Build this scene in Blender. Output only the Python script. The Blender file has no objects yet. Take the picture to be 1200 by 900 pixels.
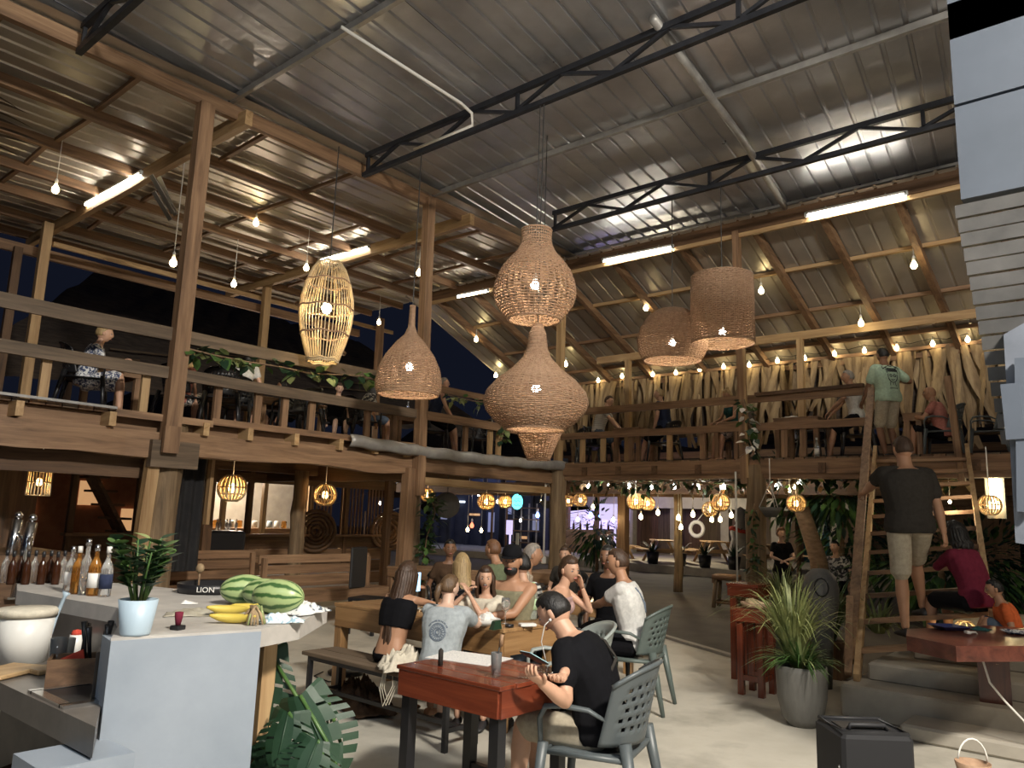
import bpy, bmesh, math, random
import numpy as np
from mathutils import Vector, Matrix, noise, Euler
from mathutils.bvhtree import BVHTree
R = math.radians
rnd = random.Random(7)
SC = bpy.context.scene
COL = SC.collection

# ---------------------------------------------------------------- camera
F = 900.0
YAW, PIT, ROLL, CZ = R(40.55), R(9.8), R(1.9), 1.6
FW = Vector((math.cos(YAW)*math.cos(PIT), math.sin(YAW)*math.cos(PIT), math.sin(PIT)))
_r0 = Vector((math.sin(YAW), -math.cos(YAW), 0)); _u0 = _r0.cross(FW)
RT = _r0*math.cos(ROLL) + _u0*math.sin(ROLL)
UP = -_r0*math.sin(ROLL) + _u0*math.cos(ROLL)
EYE = Vector((0, 0, CZ))
cam_d = bpy.data.cameras.new('camera'); cam = bpy.data.objects.new('camera', cam_d); COL.objects.link(cam)
m3 = Matrix((RT, UP, -FW)).transposed()
cam.matrix_world = Matrix.Translation(EYE) @ m3.to_4x4()
cam_d.sensor_width = 36.0; cam_d.lens = F*36.0/1200.0; cam_d.clip_start = .05; cam_d.clip_end = 300
SC.camera = cam
SC.view_settings.view_transform = 'Standard'; SC.view_settings.look = 'None'
SC.view_settings.gamma = 1.0; SC.view_settings.exposure = 0.55

# ---------------------------------------------------------------- world: night sky
w = bpy.data.worlds.new('night'); SC.world = w; w.use_nodes = True
bg = w.node_tree.nodes['Background']; bg.inputs[0].default_value = (.0035, .0045, .009, 1); bg.inputs[1].default_value = 1.0

# ---------------------------------------------------------------- large lights (battens and floodlights over the court, one added fill)
def area(name, loc, target, sx, sy, power, col):
    d = bpy.data.lights.new(name, 'AREA'); d.shape = 'RECTANGLE'; d.size = sx; d.size_y = sy; d.energy = power; d.color = col
    o = bpy.data.objects.new(name, d); COL.objects.link(o); o.location = loc
    o.rotation_euler = (Vector(target)-Vector(loc)).to_track_quat('-Z', 'Y').to_euler(); return o
area('court_floodlight', (1.2, -3.6, 6.7), (8.0, 4.6, 0), 1.2, .5, 900, (1, .93, .82))
area('bar_floodlight', (-2.0, 1.0, 5.6), (3.0, 4.2, 1), 1.0, .5, 48, (.80, .90, 1))
area('cool_fill', (-1.5, -1.5, 2.0), (3, 3.0, 1.2), 1.0, 1.4, 12, (.62, .80, 1))  # unseen cool fill light added behind the camera, no doorway stands there
def at(px, py, z=None, x=None, y=None, d=None):
    """point of the place seen at photograph pixel px,py, on the plane given"""
    v = FW*F + RT*(px-600) - UP*(py-450)
    if z is not None: t = (z-CZ)/v.z
    elif x is not None: t = x/v.x
    elif y is not None: t = y/v.y
    else: t = d/F
    return EYE + v*t

# ---------------------------------------------------------------- materials
MATS = {}
def newmat(name):
    m = bpy.data.materials.new(name); m.use_nodes = True
    nt = m.node_tree; b = nt.nodes['Principled BSDF']; MATS[name] = m
    return m, nt, b
def sp(b, **k):
    nm = {'rough': 'Roughness', 'metal': 'Metallic', 'spec': 'Specular IOR Level', 'trans': 'Transmission Weight', 'alpha': 'Alpha', 'ior': 'IOR', 'sheen': 'Sheen Weight', 'coat': 'Coat Weight', 'sss': 'Subsurface Weight', 'es': 'Emission Strength'}
    for a, v in k.items():
        if a == 'ec': b.inputs['Emission Color'].default_value = (*v, 1)
        else: b.inputs[nm[a]].default_value = v
def N(nt, t, **k):
    n = nt.nodes.new(t)
    for a, v in k.items():
        if a in ('operation', 'blend_type', 'data_type', 'wave_type', 'bands_direction', 'feature', 'mode', 'rings_direction'): setattr(n, a, v)
        else: n.inputs[a].default_value = v
    return n
def ramp(nt, fac, stops):
    r = nt.nodes.new('ShaderNodeValToRGB'); nt.links.new(fac, r.inputs[0])
    el = r.color_ramp.elements
    while len(el) < len(stops): el.new(.5)
    for e, (p, c) in zip(el, stops): e.position = p; e.color = (*c, 1) if len(c) == 3 else c
    return r.outputs[0]
def coords(nt, scale=(1, 1, 1), kind='Object', rot=(0, 0, 0)):
    tc = nt.nodes.new('ShaderNodeTexCoord'); mp = nt.nodes.new('ShaderNodeMapping')
    mp.inputs['Scale'].default_value = scale; mp.inputs['Rotation'].default_value = rot
    nt.links.new(tc.outputs[kind], mp.inputs[0]); return mp.outputs[0]
def bump(nt, b, h, strength=.3, dist=.01):
    n = N(nt, 'ShaderNodeBump', Strength=strength, Distance=dist); nt.links.new(h, n.inputs['Height']); nt.links.new(n.outputs[0], b.inputs['Normal'])
def mottled(name, c1, c2, rough=.7, scale=3, metal=0, bs=.2, stretch=(1, 1, 1), detail=6, c3=None, **kw):
    m, nt, b = newmat(name); v = coords(nt, tuple(s*scale for s in stretch))
    n = N(nt, 'ShaderNodeTexNoise', Scale=1.0, Detail=float(detail), Roughness=.6); nt.links.new(v, n.inputs['Vector'])
    st = [(.3, c1), (.7, c2)] if c3 is None else [(.28, c1), (.5, c2), (.72, c3)]
    nt.links.new(ramp(nt, n.outputs[0], st), b.inputs['Base Color'])
    if bs: bump(nt, b, n.outputs[0], bs)
    sp(b, rough=rough, metal=metal, **kw); return m
def wood(name, c1, c2, rough=.6, axis='X', sc=1.0, dark=None, coat=0):
    m, nt, b = newmat(name+'_'+axis)
    s = {'X': (.9, 14, 14), 'Y': (14, .9, 14), 'Z': (14, 14, .9)}[axis]
    v = coords(nt, tuple(q*sc for q in s))
    oi = nt.nodes.new('ShaderNodeObjectInfo'); ad = N(nt, 'ShaderNodeVectorMath', operation='ADD'); sc_ = N(nt, 'ShaderNodeMath', operation='MULTIPLY'); sc_.inputs[1].default_value = 37
    nt.links.new(oi.outputs['Random'], sc_.inputs[0]); nt.links.new(v, ad.inputs[0]); nt.links.new(sc_.outputs[0], ad.inputs[1])
    n = N(nt, 'ShaderNodeTexNoise', Scale=1.0, Detail=7.0, Roughness=.65, Distortion=.6); nt.links.new(ad.outputs[0], n.inputs['Vector'])
    d = dark or tuple(q*.45 for q in c1)
    n2 = N(nt, 'ShaderNodeTexNoise', Scale=.22, Detail=3.0); nt.links.new(ad.outputs[0], n2.inputs['Vector'])
    col = ramp(nt, n.outputs[0], [(.28, d), (.48, c1), (.72, c2)])
    mx = N(nt, 'ShaderNodeMix', data_type='RGBA', blend_type='MULTIPLY'); mx.inputs[0].default_value = .55
    nt.links.new(col, mx.inputs[6]); nt.links.new(ramp(nt, n2.outputs[0], [(.35, (.55, .5, .45)), (.6, (1, 1, 1))]), mx.inputs[7])
    nt.links.new(mx.outputs[2], b.inputs['Base Color']); bump(nt, b, n.outputs[0], .35, .006)
    sp(b, rough=rough, coat=coat); return m
def flat(name, c, rough=.6, metal=0, **kw):
    m, nt, b = newmat(name); b.inputs['Base Color'].default_value = (*c, 1); sp(b, rough=rough, metal=metal, **kw); return m
def glow(name, c, s):
    m, nt, b = newmat(name); b.inputs['Base Color'].default_value = (*c, 1); sp(b, ec=c, es=s, rough=.5); return m
def glassy(name, c, rough=.05, tr=.9):
    m, nt, b = newmat(name); b.inputs['Base Color'].default_value = (*c, 1); sp(b, rough=rough, trans=tr, ior=1.35); return m
def fabric(name, c, var=.75, scale=30, rough=.9):
    return mottled(name, tuple(q*var for q in c), c, rough, scale, bs=.15, detail=3, spec=.15)

for ax in 'XYZ':
    wood('timber', (.25, .145, .080), (.38, .24, .135), .62, ax)            # brown construction timber
    wood('pine', (.46, .30, .15), (.60, .42, .22), .55, ax, dark=(.30, .17, .07))   # pale yellow new timber
    wood('dark_timber', (.13, .070, .035), (.21, .12, .06), .6, ax)
    wood('grey_timber', (.13, .092, .06), (.21, .15, .098), .7, ax)
    wood('varnished_red', (.17, .038, .018), (.26, .062, .026), .24, ax, dark=(.14, .03, .014), coat=.4)
    wood('slab_red', (.10, .030, .020), (.155, .05, .03), .3, ax, dark=(.05, .015, .01), coat=.2)
    wood('oak', (.36, .20, .085), (.52, .31, .14), .35, ax, coat=.15)
wood('log', (.22, .15, .085), (.40, .29, .17), .8, 'Z', .8)
M = MATS
def sheetmat(name, c1, c2, metal, r1, r2, scale=1.2):
    m, nt, b = newmat(name); v = coords(nt, (scale, scale, scale))
    n = N(nt, 'ShaderNodeTexNoise', Scale=1.0, Detail=5.0); nt.links.new(v, n.inputs['Vector'])
    nt.links.new(ramp(nt, n.outputs[0], [(.3, c1), (.7, c2)]), b.inputs['Base Color'])
    rr = nt.nodes.new('ShaderNodeMapRange'); nt.links.new(n.outputs[0], rr.inputs[0]); rr.inputs[3].default_value = r1; rr.inputs[4].default_value = r2
    nt.links.new(rr.outputs[0], b.inputs['Roughness'])
    v2 = coords(nt, (5, 5, 5)); n2 = N(nt, 'ShaderNodeTexNoise', Scale=1.0, Detail=4.0, Roughness=.55); nt.links.new(v2, n2.inputs['Vector'])
    bump(nt, b, n2.outputs[0], .5, .02); sp(b, metal=metal); return m
sheetmat('roof_metal', (.42, .43, .46), (.62, .63, .66), .6, .22, .42)
sheetmat('roof_metal_warm', (.46, .42, .36), (.60, .55, .48), .6, .30, .5)
mottled('steel_black', (.018, .020, .026), (.035, .037, .045), .5, 6, .3, .1)
mottled('steel_grey', (.28, .27, .26), (.4, .39, .37), .45, 6, .4, .1)
mottled('concrete', (.30, .28, .235), (.53, .50, .43), .62, 1.1, 0, .35, detail=9, c3=(.44, .41, .345))
mottled('concrete_step', (.30, .275, .23), (.44, .40, .335), .75, 2.5, 0, .35, detail=9)
mottled('asphalt', (.075, .062, .05), (.13, .112, .092), .85, 1.4, 0, .5, detail=9)
mottled('bar_plaster', (.24, .28, .33), (.32, .36, .415), .55, 2.2, 0, .15, detail=8)
mottled('bar_edge', (.36, .34, .32), (.52, .49, .45), .6, 5, 0, .2)
mottled('counter_stone', (.085, .075, .068), (.17, .15, .13), .35, 4, 0, .15, detail=8)
mottled('house_blue', (.07, .085, .11), (.09, .108, .14), .6, 1.5, 0, .1)
mottled('house_white', (.11, .125, .155), (.17, .19, .23), .6, 3, 0, .15)
mottled('house_slat', (.07, .068, .066), (.13, .125, .12), .5, 3, .2, .1)
mottled('thatch_dark', (.05, .038, .032), (.12, .092, .072), .95, 3, 0, .6, stretch=(1, 1, 5))
mottled('palm_dry', (.14, .09, .045), (.27, .185, .10), .75, 5, 0, .35, stretch=(2, 2, .3), c3=(.46, .34, .19))
mottled('wicker', (.30, .18, .11), (.47, .31, .20), .65, 22, 0, .3)
mottled('cane', (.62, .47, .27), (.78, .62, .38), .5, 12, 0, .1)
mottled('brick_wall', (.22, .09, .05), (.34, .15, .08), .85, 4)
mottled('curtain_black', (.010, .010, .012), (.022, .021, .022), .9, 4)
mottled('planter_grey', (.12, .117, .106), (.16, .155, .14), .6, 6, 0, .1, stretch=(6, 6, .5))
mottled('leaf', (.035, .09, .022), (.10, .19, .05), .42, 8, 0, .1)
mottled('leaf_dark', (.008, .030, .014), (.022, .06, .028), .5, 6, 0, .1)
mottled('leaf_pale', (.16, .22, .07), (.36, .40, .17), .5, 8, 0, .1)
mottled('grass_leaf', (.13, .17, .05), (.32, .34, .13), .55, 10, 0, .1)
mottled('trunk', (.16, .10, .055), (.30, .20, .12), .9, 7, 0, .8, stretch=(1, 1, 3))
flat('cord_white', (.75, .73, .68), .5); flat('cord_dark', (.05, .05, .05), .5)
flat('plastic_grey', (.085, .10, .105), .42); flat('plastic_green', (.09, .115, .105), .42); flat('plastic_black', (.014, .014, .016), .38); flat('plastic_pale', (.30, .33, .31), .42); flat('plastic_white', (.60, .62, .60), .45)
flat('rubber', (.02, .02, .022), .6); flat('chrome', (.6, .6, .6), .2, 1); flat('paper', (.78, .76, .72), .7); flat('ink', (.03, .03, .035), .8)
flat('ceramic', (.72, .71, .67), .3); flat('pot_blue', (.42, .53, .62), .4)
glassy('glass', (.95, .97, .97)); glassy('glass_green', (.45, .75, .35)); glassy('glass_amber', (.75, .36, .08)); glassy('glass_brown', (.05, .018, .008), tr=.2)
glassy('plastic_clear', (.85, .95, .88), .1, .8)
glow('tube_light', (1, .93, .78), 38.0); glow('bulb_warm', (1, .80, .42), 22.0); glow('bulb_white', (1, .95, .88), 38.0); glow('bulb_amber', (1, .58, .20), 18.0)
glow('screen_blue', (.35, .65, 1), 1.2); glow('sign_teal', (.10, .62, .72), 2.6); glow('bar_purple', (.30, .22, 1.0), 1.6); glow('panel_lilac', (.62, .55, .85), .75)
glow('window_warm', (1, .55, .25), .35); glow('lamp_blue', (.12, .25, 1), 9.0); glow('phone_screen', (.45, .75, .8), .35)
glow('sign_red', (1, .2, .1), 2.0); glow('sign_violet', (.5, .2, 1), 2.5); glow('sign_green', (.2, .9, .35), 1.5); glow('lantern_base', (1, .70, .34), 1.5)
SKIN = {}
for k, c in dict(fair=(.62, .36, .24), tan=(.46, .245, .145), brown=(.25, .125, .07), pale=(.70, .46, .34), deep=(.13, .065, .04)).items():
    SKIN[k] = mottled('skin_'+k, tuple(q*.86 for q in c), c, .5, 9, 0, .05, sss=0.0)
for k, c in dict(black=(.012, .010, .009), brown=(.07, .035, .018), light=(.28, .17, .08), lightbrown=(.15, .085, .04), blond=(.52, .36, .17), grey=(.35, .31, .27), ginger=(.20, .09, .04)).items():
    mottled('hair_'+k, tuple(q*.5 for q in c), c, .5, 30, 0, .6, stretch=(3, 3, .25), detail=3)
for k, c in dict(black=(.007, .007, .009), charcoal=(.045, .04, .035), white=(.74, .73, .70), greymarl=(.42, .46, .48), mint=(.50, .66, .50), salmon=(.52, .21, .17), olive=(.27, .25, .16), khaki=(.47, .41, .31), beige=(.58, .50, .37), navy=(.035, .045, .09), denim=(.10, .13, .18), pink=(.50, .33, .31), burgundy=(.19, .025, .05), orange=(.75, .16, .05), teal=(.03, .10, .10), sand=(.50, .40, .28), green=(.16, .19, .11), grey=(.2, .2, .2), cream=(.68, .62, .50), red=(.6, .08, .05)).items():
    fabric('cloth_'+k, c)
def patterned(name, c1, c2, scale=14, thr=.5):
    m, nt, b = newmat(name); v = coords(nt, (scale,)*3); n = N(nt, 'ShaderNodeTexNoise', Scale=1.0, Detail=2.0, Distortion=1.5); nt.links.new(v, n.inputs['Vector'])
    nt.links.new(ramp(nt, n.outputs[0], [(thr-.02, c1), (thr+.02, c2)]), b.inputs['Base Color']); sp(b, rough=.85)
def striped(name, c1, c2, scale=12, axis='Z'):
    m, nt, b = newmat(name); v = coords(nt, (1, 1, 1)); n = N(nt, 'ShaderNodeTexWave', Scale=float(scale), Distortion=.4); n.bands_direction = axis; nt.links.new(v, n.inputs['Vector'])
    nt.links.new(ramp(nt, n.outputs[1], [(.45, c1), (.55, c2)]), b.inputs['Base Color']); sp(b, rough=.85)
patterned('print_blue_white', (.06, .08, .16), (.72, .72, .72), 22, .5)
patterned('print_floral', (.55, .42, .36), (.08, .07, .07), 20, .52)
patterned('print_marble', (.05, .05, .06), (.6, .58, .55), 9, .5)
striped('stripe_bw', (.03, .03, .035), (.75, .74, .7), 7); striped('stripe_sand', (.62, .52, .40), (.25, .20, .16), 12, 'X'); striped('stripe_white', (.70, .68, .62), (.4, .36, .32), 9)
m, nt, b = newmat('melon_rind'); v = coords(nt, (1, 1, 1)); wv = N(nt, 'ShaderNodeTexWave', Scale=1.0, Distortion=0.0)
# stripes run pole to pole: made from the angle round the long (X) axis
sx = nt.nodes.new('ShaderNodeSeparateXYZ'); nt.links.new(v, sx.inputs[0]); an = N(nt, 'ShaderNodeMath', operation='ARCTAN2'); nt.links.new(sx.outputs[1], an.inputs[0]); nt.links.new(sx.outputs[2], an.inputs[1])
no = N(nt, 'ShaderNodeTexNoise', Scale=18.0, Detail=3.0); nt.links.new(v, no.inputs['Vector'])
ml = N(nt, 'ShaderNodeMath', operation='MULTIPLY'); ml.inputs[1].default_value = 9; nt.links.new(an.outputs[0], ml.inputs[0])
ad = N(nt, 'ShaderNodeMath', operation='MULTIPLY_ADD'); ad.inputs[1].default_value = 4.0; nt.links.new(no.outputs[0], ad.inputs[0]); nt.links.new(ml.outputs[0], ad.inputs[2])
si = N(nt, 'ShaderNodeMath', operation='SINE'); nt.links.new(ad.outputs[0], si.inputs[0])
nt.links.new(ramp(nt, si.outputs[0], [(.0, (.36, .46, .20)), (.35, (.28, .38, .15)), (.75, (.05, .12, .035))]), b.inputs['Base Color']); sp(b, rough=.35)
flat('banana_skin', (.62, .47, .08), .5); mottled('wall_navy', (.02, .025, .045), (.04, .045, .075), .8, 2); glow('panel_dim', (.35, .38, .60), .22); glow('lamp_strip', (.8, .9, 1), 2.0); flat('sclera', (.40, .37, .35), .4); flat('speaker_skin', (.010, .010, .012), .75); flat('leaf_bright', (.22, .62, .20), .4); flat('label_green', (.45, .62, .38), .5); flat('blue_glaze', (.03, .04, .14), .25); flat('chrome_dull', (.55, .52, .48), .35, .8)
flat('ink_soft', (.16, .20, .26), .8); fabric('cloth_brown', (.085, .05, .03)); patterned('towel_blue', (.72, .76, .76), (.30, .46, .55), 18, .55); patterned('towel_stripe', (.70, .70, .68), (.12, .14, .17), 16, .60); mottled('plastic_sheet', (.28, .25, .19), (.45, .42, .34), .35, 12)
m, nt, b = newmat('paper_print'); v = coords(nt, (1, 1, 1)); wv = N(nt, 'ShaderNodeTexWave', Scale=34.0, Distortion=0.0); wv.bands_direction = 'X'; nt.links.new(v, wv.inputs['Vector']); n3 = N(nt, 'ShaderNodeTexNoise', Scale=90.0, Detail=1.0); nt.links.new(v, n3.inputs['Vector'])
mm = N(nt, 'ShaderNodeMath', operation='MULTIPLY'); nt.links.new(ramp(nt, wv.outputs[1], [(.6, (0, 0, 0)), (.7, (1, 1, 1))]), mm.inputs[0]); nt.links.new(ramp(nt, n3.outputs[0], [(.45, (0, 0, 0)), (.55, (1, 1, 1))]), mm.inputs[1])
nt.links.new(ramp(nt, mm.outputs[0], [(.2, (.80, .78, .74)), (.9, (.45, .45, .48))]), b.inputs['Base Color']); sp(b, rough=.6)
def mixed(*names): return [M[n] for n in names]

# ---------------------------------------------------------------- mesh helper
def frame(d, ref=None):
    d = Vector(d).normalized()
    ref = Vector(ref) if ref is not None else (Vector((0, 0, 1)) if abs(d.z) < .95 else Vector((1, 0, 0)))
    s = d.cross(ref); s.normalize(); u = s.cross(d); return s, u, d
class MB:
    def __init__(s): s.v = []; s.f = []; s.m = []; s.sm = []
    def add(s, vs, fs, mi=0, smooth=False):
        o = len(s.v); s.v += [tuple(q) for q in vs]
        for f in fs: s.f.append(tuple(o+i for i in f)); s.m.append(mi); s.sm.append(smooth)
        return s
    def box(s, c, d, rz=0, mi=0, bev=0, rot=None):
        hx, hy, hz = d[0]/2, d[1]/2, d[2]/2; c = Vector(c)
        rm = rot if rot is not None else Matrix.Rotation(rz, 3, 'Z')
        if bev <= 0:
            vs = [c+rm@Vector((x*hx, y*hy, z*hz)) for z in (-1, 1) for y in (-1, 1) for x in (-1, 1)]
            s.add(vs, [(0, 2, 3, 1), (4, 5, 7, 6), (0, 1, 5, 4), (2, 6, 7, 3), (0, 4, 6, 2), (1, 3, 7, 5)], mi)
        else:
            b = min(bev, hx*.9, hy*.9, hz*.9); vs = []
            for z, k in ((-hz, b), (-hz+b, 0), (hz-b, 0), (hz, b)):
                x, y = hx-k, hy-k; c2 = b*(1 if k == 0 else .6)
                for px, py in ((x-c2, -y), (x, -y+c2), (x, y-c2), (x-c2, y), (-x+c2, y), (-x, y-c2), (-x, -y+c2), (-x+c2, -y)): vs.append(c+rm@Vector((px, py, z)))
            fs = [tuple(range(7, -1, -1)), tuple(range(24, 32))]
            for r in range(3):
                for i in range(8): j = (i+1) % 8; fs.append((r*8+i, r*8+j, r*8+8+j, r*8+8+i))
            s.add(vs, fs, mi)
        return s
    def beam(s, a, b, w, h, ref=None, mi=0, wob=0, n=1):
        a, b = Vector(a), Vector(b); S, U, D = frame(b-a, ref)
        if wob: n = max(n, 6)
        vs = []
        for i in range(n+1):
            p = a.lerp(b, i/n)
            if wob: p = p+U*wob*noise.noise(p*.8)+S*wob*noise.noise(p*.9+Vector((5, 5, 5)))
            for x, y in ((-1, -1), (1, -1), (1, 1), (-1, 1)): vs.append(p+S*x*w/2+U*y*h/2*(1+(wob*3*noise.noise(p+Vector((x, y, 3))) if wob else 0)))
        fs = [(0, 1, 2, 3), (n*4+3, n*4+2, n*4+1, n*4)]
        for i in range(n):
            for k in range(4): j = (k+1) % 4; fs.append((i*4+k, i*4+4+k, i*4+4+j, i*4+j))
        s.add(vs, fs, mi); return s
    def tube(s, pts, r, seg=8, mi=0, cap=True, smooth=True, closed=False, ell=1.0, ref=None):
        pts = [Vector(p) for p in pts]; n = len(pts); rs = r if isinstance(r, (list, tuple)) else [r]*n
        vs = []; fs = []; prev = None
        for i, p in enumerate(pts):
            if closed: d = pts[(i+1) % n]-pts[i-1]
            else: d = pts[min(i+1, n-1)]-pts[max(i-1, 0)]
            if d.length < 1e-9: d = Vector((0, 0, 1))
            d.normalize()
            if prev is None: S, U, _ = frame(d, ref)
            else:
                S = prev - d*prev.dot(d)
                if S.length < 1e-6: S, U, _ = frame(d, ref)
                S.normalize(); U = S.cross(d)
            prev = S
            for k in range(seg):
                a = 2*math.pi*k/seg; vs.append(p+S*math.cos(a)*rs[i]+U*math.sin(a)*rs[i]*ell)
        m = n if closed else n-1
        for i in range(m):
            j = (i+1) % n
            for k in range(seg): l = (k+1) % seg; fs.append((i*seg+k, i*seg+l, j*seg+l, j*seg+k))
        if cap and not closed: fs.append(tuple(range(seg-1, -1, -1))); fs.append(tuple((n-1)*seg+k for k in range(seg)))
        s.add(vs, fs, mi, smooth); return s
    def lathe(s, prof, c=(0, 0, 0), seg=20, mi=0, smooth=True, sx=1, sy=1, rm=None):
        c = Vector(c); vs = []; fs = []; n = len(prof)
        for r, z in prof:
            for k in range(seg):
                a = 2*math.pi*k/seg; q = Vector((r*math.cos(a)*sx, r*math.sin(a)*sy, z)); vs.append(c+(rm@q if rm else q))
        for i in range(n-1):
            for k in range(seg): l = (k+1) % seg; fs.append((i*seg+k, i*seg+l, (i+1)*seg+l, (i+1)*seg+k))
        if prof[0][0] > 1e-5: fs.append(tuple(range(seg-1, -1, -1)))
        if prof[-1][0] > 1e-5: fs.append(tuple((n-1)*seg+k for k in range(seg)))
        s.add(vs, fs, mi, smooth); return s
    def ball(s, c, r, seg=12, rings=8, mi=0, rm=None):
        rx, ry, rz = r if isinstance(r, (tuple, list)) else (r, r, r); c = Vector(c); vs = []; fs = []
        for i in range(rings+1):
            t = math.pi*i/rings
            for k in range(seg):
                a = 2*math.pi*k/seg; q = Vector((math.sin(t)*math.cos(a)*rx, math.sin(t)*math.sin(a)*ry, -math.cos(t)*rz)); vs.append(c+(rm@q if rm else q))
        for i in range(rings):
            for k in range(seg): l = (k+1) % seg; fs.append((i*seg+k, i*seg+l, (i+1)*seg+l, (i+1)*seg+k))
        s.add(vs, fs, mi, True); return s
    def grid(s, fn, nu, nv, mi=0, smooth=True, skip=None):
        vs = [fn(i/nu, j/nv) for j in range(nv+1) for i in range(nu+1)]; fs = []
        for j in range(nv):
            for i in range(nu):
                if skip and skip(i, j): continue
                a = j*(nu+1)+i; fs.append((a, a+1, a+nu+2, a+nu+1))
        s.add(vs, fs, mi, smooth); return s
    def build(s, name, mat, parent=None, org=None):
        if org is None: org = parent['_org'] if parent is not None and '_org' in parent else (0, 0, 0)
        org = Vector(org); me = bpy.data.meshes.new(name)
        vs = s.v if org.length == 0 else [(a-org.x, b-org.y, c-org.z) for a, b, c in s.v]
        me.from_pydata(vs, [], s.f); ms = mat if isinstance(mat, list) else [mat]
        for q in ms: me.materials.append(M[q] if isinstance(q, str) else q)
        me.polygons.foreach_set('material_index', s.m); me.polygons.foreach_set('use_smooth', s.sm); me.update()
        o = bpy.data.objects.new(name, me); COL.objects.link(o)
        if parent is not None: o.parent = parent; o['_org'] = tuple(org)
        else: o.location = org; o['_org'] = tuple(org)
        return o
def weld(o, dist=1e-4):
    bm = bmesh.new(); bm.from_mesh(o.data); bmesh.ops.remove_doubles(bm, verts=bm.verts, dist=dist); bmesh.ops.recalc_face_normals(bm, faces=bm.faces); bm.to_mesh(o.data); bm.free(); return o
def solid(o, t):
    bm = bmesh.new(); bm.from_mesh(o.data); bmesh.ops.recalc_face_normals(bm, faces=bm.faces)
    bmesh.ops.solidify(bm, geom=bm.faces[:], thickness=t); bm.to_mesh(o.data); bm.free(); return o
def tag(o, label=None, cat=None, group=None, kind=None):
    if label: o['label'] = label
    if cat: o['category'] = cat
    if group: o['group'] = group
    if kind: o['kind'] = kind
    return o
def empty(name, loc=(0, 0, 0), rz=0, label=None, cat=None, group=None, kind=None, world=True):
    """world=True: parts are given in place coordinates; False: in the thing's own coordinates"""
    o = bpy.data.objects.new(name, None); COL.objects.link(o); o.location = loc; o.rotation_euler = (0, 0, rz); o.empty_display_size = .1
    o['_org'] = tuple(loc) if world else (0, 0, 0)
    return tag(o, label, cat, group, kind)
def clone(o, parent=None, loc=None, rz=None, label=None, scale=None):
    c = o.copy(); COL.objects.link(c); c.parent = parent
    if loc is not None: c.location = loc
    if rz is not None: c.rotation_euler = (0, 0, rz)
    if scale is not None: c.scale = (scale,)*3
    if label: c['label'] = label
    for ch in list(o.children): clone(ch, c)
    return c
def part(name, mat, parent, fn):
    b = MB(); fn(b); return b.build(name, mat, parent)
def az(dx, dy): return math.atan2(dy, dx)
def point(name, loc, power, col, r=.05):
    d = bpy.data.lights.new(name, 'POINT'); d.energy = power; d.color = col; d.shadow_soft_size = r
    o = bpy.data.objects.new(name, d); COL.objects.link(o); o.location = loc; return o
# ================================================================= SETTING
XA, YA, HD = 12.96, 9.72, 2.75          # inner corner of the two galleries, deck height
def poly_slab(name, pts, z0, z1, mat, kind='structure'):
    b = MB(); n = len(pts)
    b.add([(x, y, z1) for x, y in pts]+[(x, y, z0) for x, y in pts], [tuple(range(n)), tuple(range(2*n-1, n-1, -1))]+[(i, n+i, n+(i+1) % n, (i+1) % n) for i in range(n)])
    return tag(b.build(name, mat), kind=kind)
tag(poly_slab('ground', [(-25, -25), (60, -25), (60, 70), (-25, 70)], -.6, -.03, 'asphalt'))
poly_slab('floor', [(-4, -5), (8.9, -5), (8.85, 3.2), (9.0, 3.9), (10.9, 7.3), (13.2, 9.9), (13.4, 18), (-4, 18)], -.1, 0, 'concrete')
for pts in ([(8.87, 3.2), (9.02, 3.9), (10.92, 7.3), (13.22, 9.9), (13.3, 9.86), (11.0, 7.24), (9.1, 3.85), (8.95, 3.2)],):
    poly_slab('trim_1', pts, -.1, .03, 'concrete_step')
# ---- main roof: skewed ribbed metal sheets, nearly level
def ribbed(y0, y1, x0, x1, zf, sk=0.0, pitch=.30, rib=.030, nx=1):
    """one sheet: ribs run along X, skewed by sk"""
    b = MB(); prof = []; y = y0
    while y < y1-1e-6:
        ys = [(y, 0), (y+pitch*.78, 0), (y+pitch*.83, rib), (y+pitch*.95, rib), (y+pitch, 0)]
        prof += ys[:-1]; y += pitch
    prof.append((y1, 0)); xs = [x0+(x1-x0)*i/nx for i in range(nx+1)]
    vs = [(x, yy+sk*(x-XA), zf(x, yy)+zz) for x in xs for yy, zz in prof]; n = len(prof)
    fs = [(i*n+j, i*n+j+1, i*n+n+j+1, i*n+n+j) for i in range(nx) for j in range(n-1)]
    b.add(vs, fs); o = MB(); o.v, o.f, o.m, o.sm = b.v, b.f, b.m, b.sm; return o
roof = empty('ceiling', (0, 0, 7.36), kind='structure')
SK = math.tan(R(7.3)); yy = -7.2; i = 0
while yy < 12.2:
    lap = .006*(i % 2); nxs = 8
    ribbed(yy, yy+.9, -4, XA+.25, lambda x, y, l=lap, k=i: 7.38+l+.012*noise.noise(Vector((x*.5, y*.7+k, 0))), SK, nx=nxs).build('sheet', 'roof_metal', roof); yy += .9; i += 1
# steel purlins over the court
for x in (-1.2, .9, 5.0, 9.0):
    part('purlin', 'steel_grey', roof, lambda b: b.beam((x, -7, 7.31), (x, 9.9, 7.31), .06, .09))
part('flashing', 'steel_grey', roof, lambda b: b.box((XA+.12, 2, 7.30), (.10, 24, .05)))
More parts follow.
